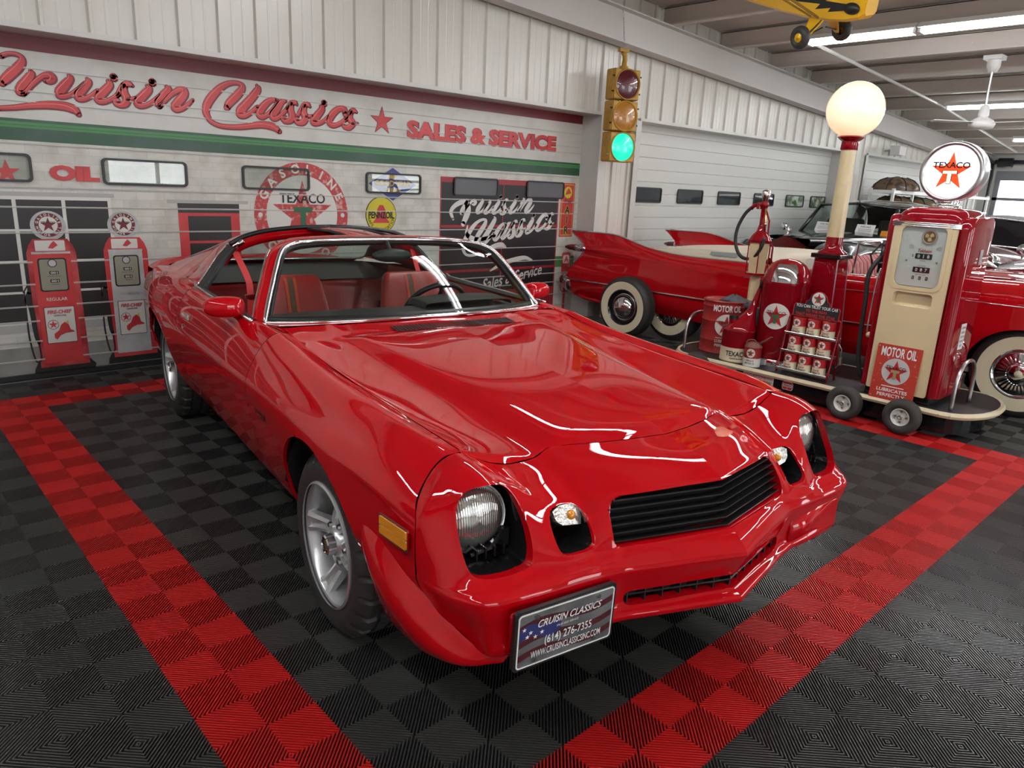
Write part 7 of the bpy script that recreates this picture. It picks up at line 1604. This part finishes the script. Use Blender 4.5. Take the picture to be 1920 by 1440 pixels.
blk = thing('black_vintage_car', 'glossy black vintage car with chrome headlamps at the right edge', 'car', (8.72, -1.16, 0), R(6))
b = MB(); b.add(surf([[(-.9, .55, .42), (-.75, .60, .62), (-.5, .62, .74), (-.2, .60, .80)], [(-.85, .25, .62), (-.70, .28, .84), (-.4, .30, .93), (0, .30, .97)], [(-.80, -.2, .72), (-.65, -.2, .93), (-.35, -.2, 1.00), (0, -.2, 1.03)], [(-.8, -.8, .70), (-.65, -.8, .93), (-.35, -.8, 1.0), (0, -.8, 1.03)], [(-.85, -1.6, .65), (-.7, -1.6, .9), (-.4, -1.6, .97), (0, -1.6, 1.0)]], 5, 4), 0, True); b.build('hood', BLACKP, blk)
b = MB(); b.add(surf([[(-1.0, .75, .30), (-.95, .72, .55), (-.80, .70, .62), (-.6, .65, .50)], [(-1.05, .35, .40), (-1.0, .35, .72), (-.85, .35, .80), (-.65, .35, .70)], [(-1.05, -.2, .45), (-1.0, -.2, .76), (-.88, -.2, .84), (-.68, -.2, .75)], [(-1.05, -.9, .35), (-1.0, -.9, .62), (-.88, -.9, .70), (-.68, -.9, .65)]], 5, 4), 0, True); b.build('fender', BLACKP, blk)
for x, y in ((-.72, -.02), (-.30, .42)):
    b = MB(); mm = axis_m((x - .1, y, .98), (-.55, .75, 0)); b.add(lathe([(0, -.12), (.05, -.10), (.09, -.03), (.10, .0), (.106, .01), (.10, .02)], 24), 0, True, mm); o = b.build('headlamp', CHROME, blk); b = MB(); b.add(lathe([(.098, .015), (.05, .035), (0, .04)], 24), 0, True, mm); b.build('lamp_glass', CLEAR, o)
b = MB(); b.add(tube(crs([(-1.02, .55, .78), (-1.02, .1, .84), (-.98, -.5, .86), (-.98, -1.2, .86)], 4), .012, 6), 0, True); b.add(tube(crs([(-.84, .4, .86), (-.78, -.1, .96), (-.76, -.7, .97), (-.76, -1.4, .95)], 4), .010, 6), 0, True); b.build('chrome_moulding', CHROME, blk)
b = MB(); b.add(grid([[(-.6, -1.0, 1.02), (.4, -1.0, 1.04)], [(-.5, -1.25, 1.42), (.35, -1.25, 1.44)]])); b.build('windshield', GLASS, blk)
classic_wheel('wheel', blk, Matrix.Translation((-.86, -.2, .34)) @ Matrix.Rotation(R(-90), 4, 'Y'), .34, (.19, .22), 'dome')
b = MB(); b.add(box((0, -.9, .5), (1.4, 2.6, .5))); b.build('chassis', BLKMATTE, blk)

# ================================================================== WIRE SHELF WITH STAINED GLASS SHADES
shf = thing('wire_shelf', 'white metal shelf unit against the far wall holding lamp shades', 'shelf', (13.4, 2.45, 0))
for x in (0, .95, 2.2, 3.4, 4.6, 5.6):
    for y in (-.2, .2): b = MB(); b.add(box((x, y, .90), (.045, .045, 1.80))); b.build('upright', WHITE, shf)
for z in (.55, 1.02, 1.42, 1.74):
    b = MB(); b.add(box((2.8, 0, z), (5.7, .46, .06 if z > 1.7 else .03))); b.build('shelf_board', WHITE, shf)
SHADE = mat('brown_stained_glass', (.16, .10, .06), .35, noise=(9, (.05, .035, .025), .42, .50)); SHADE2 = mat('green_stained_glass', (.10, .12, .07), .35, noise=(8, (.18, .08, .03), .45, .52))
for (x, y, z, r, h, mt_, lab) in ((13.98, 2.44, 1.775, .42, .24, SHADE, 'large brown stained glass lamp shade on top of the white shelf'), (13.95, 2.42, 1.44, .38, .24, SHADE, 'dark brown glass lamp shade on the shelf below the top one'), (15.0, 2.42, 1.44, .46, .24, SHADE2, 'green and brown glass lamp shade at the middle of the white shelf'), (16.3, 2.42, 1.44, .38, .22, SHADE2, 'mottled green glass lamp shade farther along the white shelf')):
    t = thing('stained_glass_dome', lab, 'glass shade', (x, y, z), 0, 'stained glass shades on the shelf')
    b = MB(); b.add(lathe([(r, 0), (r * 1.01, h * .10), (r * .93, h * .42), (r * .72, h * .74), (r * .40, h * .95), (r * .12, h)], 24), 0, True); b.build('glass_dome', mt_, t)
    b = MB(); b.add(lathe([(r * .13, h * .99), (r * .10, h * 1.04), (0, h * 1.05)], 14), 0, True)
    for k in range(8):
        a = 2 * PI * k / 8; b.add(tube([(r * q * math.cos(a), r * q * math.sin(a), h * zz) for q, zz in ((1.02, .02), (1.0, .2), (.94, .44), (.73, .76), (.41, .97))], .008, 5), 0, True)
    b.build('leading', BLKPL, t)
u = MB(); u.add(rbox((6.16, 2.66, .16), (.20, .16, .32), .008)); u.add(box((6.30, 2.66, .17), (.045, .10, .30)))
tag(u.build('utility_box', WALLG), 'pale grey utility box on the floor at the foot of the wall column', 'box')
fl = MB(); fl.add(rbox((14.2, 2.60, 2.50), (.30, .18, .17), .01)); fl.add(tube([(14.2, 2.7, 2.5), (14.2, 2.86, 2.5)], .02, 6)); tag(fl.build('wall_light', WALLG), 'small grey floodlight fixed to the wall behind the lamp globe', 'light')

# ================================================================== YELLOW MODEL AIRCRAFT
pln = thing('model_aeroplane', 'yellow high wing model aeroplane hanging from the ceiling', 'model plane')
_l = Vector((.46, -.125, .12)).normalized(); _b = Vector((-.15, 1.2, .44)); _b = (_b - _l * _b.dot(_l)).normalized()
_u = _l.cross(_b) if _l.cross(_b).z > 0 else _b.cross(_l); _f = -(_b * math.cos(R(9.5)) - _u * math.sin(R(9.5))); _u = _f.cross(_l)
_m = Matrix((_f, _l, _u)).transposed().to_4x4() @ Matrix.Scale(1.09, 4); _m.translation = (5.53, .108, 2.81); pln.matrix_world = _m
PYEL = mat('yellow_covering', (.80, .44, .008), .35, 0, .4)
ST = [(-1.30, .32, .10, .012), (-1.1, .27, .15, .03), (-.75, .225, .22, .06), (-.35, .195, .29, .085), (-.10, .185, .32, .09), (.12, .19, .31, .09), (.26, .205, .27, .088), (.36, .23, .21, .08), (.40, .26, .15, .06)]
rows = []
for x, zb, h, w_ in ST: rows.append([(x, w_, zb + .02), (x, w_ * .7, zb), (x, -w_ * .7, zb), (x, -w_, zb + .02), (x, -w_, zb + h * .85), (x, -w_ * .5, zb + h), (x, w_ * .5, zb + h), (x, w_, zb + h * .85)])
b = MB(); v, f = grid(rows, True); f += [tuple(range(7, -1, -1)), tuple(range(len(v) - 8, len(v)))]; b.add((v, f), 0, False); fus = b.build('fuselage', PYEL, pln)
PLN_FIX = 0
for s_ in (1, -1):
    b = MB(); b.add(prism([(-1.0, .27), (.02, .30), (-.02, .26), (.12, .285), (.10, .255), (.30, .29), (.30, .325), (.06, .325), (.08, .335), (-.2, .335)], .002, frame((0, s_ * .0905, 0), (1, 0, 0), (0, 0, 1)) if s_ < 0 else frame((0, .0905, 0), (1, 0, 0), (0, 0, 1)) @ Matrix.Translation((0, 0, -.002)))); b.build('black_flash', INK, fus)
    b = MB(); b.add(prism([(-.07, 0), (.07, 0), (.025, -.155), (-.015, -.155)], .006, frame((.0, s_ * .075, .19), (1, 0, 0), (0, -s_ * .85, 1)))); b.build('undercarriage_leg', PYEL, pln)
    b = MB(); b.add(tube([(.01, s_ * .19, .085), (.02, s_ * .02, .13)], .006, 5)); b.add(tube([(.05, s_ * .08, .19), (.02, s_ * .20, .08)], .006, 5)); b.build('axle_strut', BLKPL, pln)
    mm = Matrix.Translation((.005, s_ * .225, .083)) @ Matrix.Rotation(-s_ * R(90), 4, 'X')
    b = MB(); b.add(lathe([(.032, .022), (.045, .034), (.066, .034), (.080, .018), (.083, 0), (.080, -.018), (.066, -.034), (.045, -.034), (.032, -.022)], 32), 0, True, mm); o = b.build('wheel', RUBBER, pln); b = MB(); b.add(lathe([(.034, .022), (.028, .030), (.008, .026), (.008, .034), (0, .034)], 20), 0, True, mm); b.build('wheel_hub', PYEL, o)
    b = MB(); b.add(tube([(.02, s_ * .085, .205), (-.02, s_ * .72, .53)], .010, 6)); b.add(tube([(-.05, s_ * .085, .205), (-.16, s_ * .72, .53)], .008, 6)); b.build('wing_strut', mat('brown_strut', (.30, .17, .03), .5) if 'brown_strut' not in bpy.data.materials else bpy.data.materials['brown_strut'], pln)
    b = MB(); b.add(prism(rrect(.10, .09, .01), .003), 0, False, frame((.22, s_ * .091, .43) if False else (.24, s_ * .0895, .40), (1, 0, 0), (0, 0, 1))); b.build('cabin_window', BLKGLOSS, fus)
b = MB(); b.add(prism([(-1.32, -.35), (-1.14, -.30), (-1.10, 0), (-1.14, .30), (-1.32, .35)], .012, Matrix.Translation((0, 0, .38)))); b.add(prism([(-1.36, .36), (-1.20, .36), (-1.08, .40), (-1.20, .60), (-1.34, .60)], .012, frame((0, .006, 0), (1, 0, 0), (0, 0, 1)))); b.build('tail', PYEL, pln)
b = MB(); b.add(lathe([(.012, .010), (.030, .012), (.034, 0), (.030, -.012), (.012, -.010)], 18), 0, True, Matrix.Translation((-1.20, 0, .215)) @ Matrix.Rotation(R(90), 4, 'X')); b.add(tube([(-1.20, .015, .215), (-1.20, .015, .26), (-1.15, 0, .30)], .005, 5)); b.build('tail_wheel', RUBBER, pln)
for y_ in (.085, -.085): b = MB(); b.add(sphere((.30, y_, .30), .05, 12, 8, (1.4, .6, .8)), 0, True); b.build('engine_cylinder', BLKPL, pln)
b = MB()
for x in (.08, -.9): b.add(tube([(x, 0, .565 if x > 0 else .40), (x - .1, -.1, .92 if x > 0 else .66)], .002, 4))
b.build('hanging_wire', STEEL, pln)
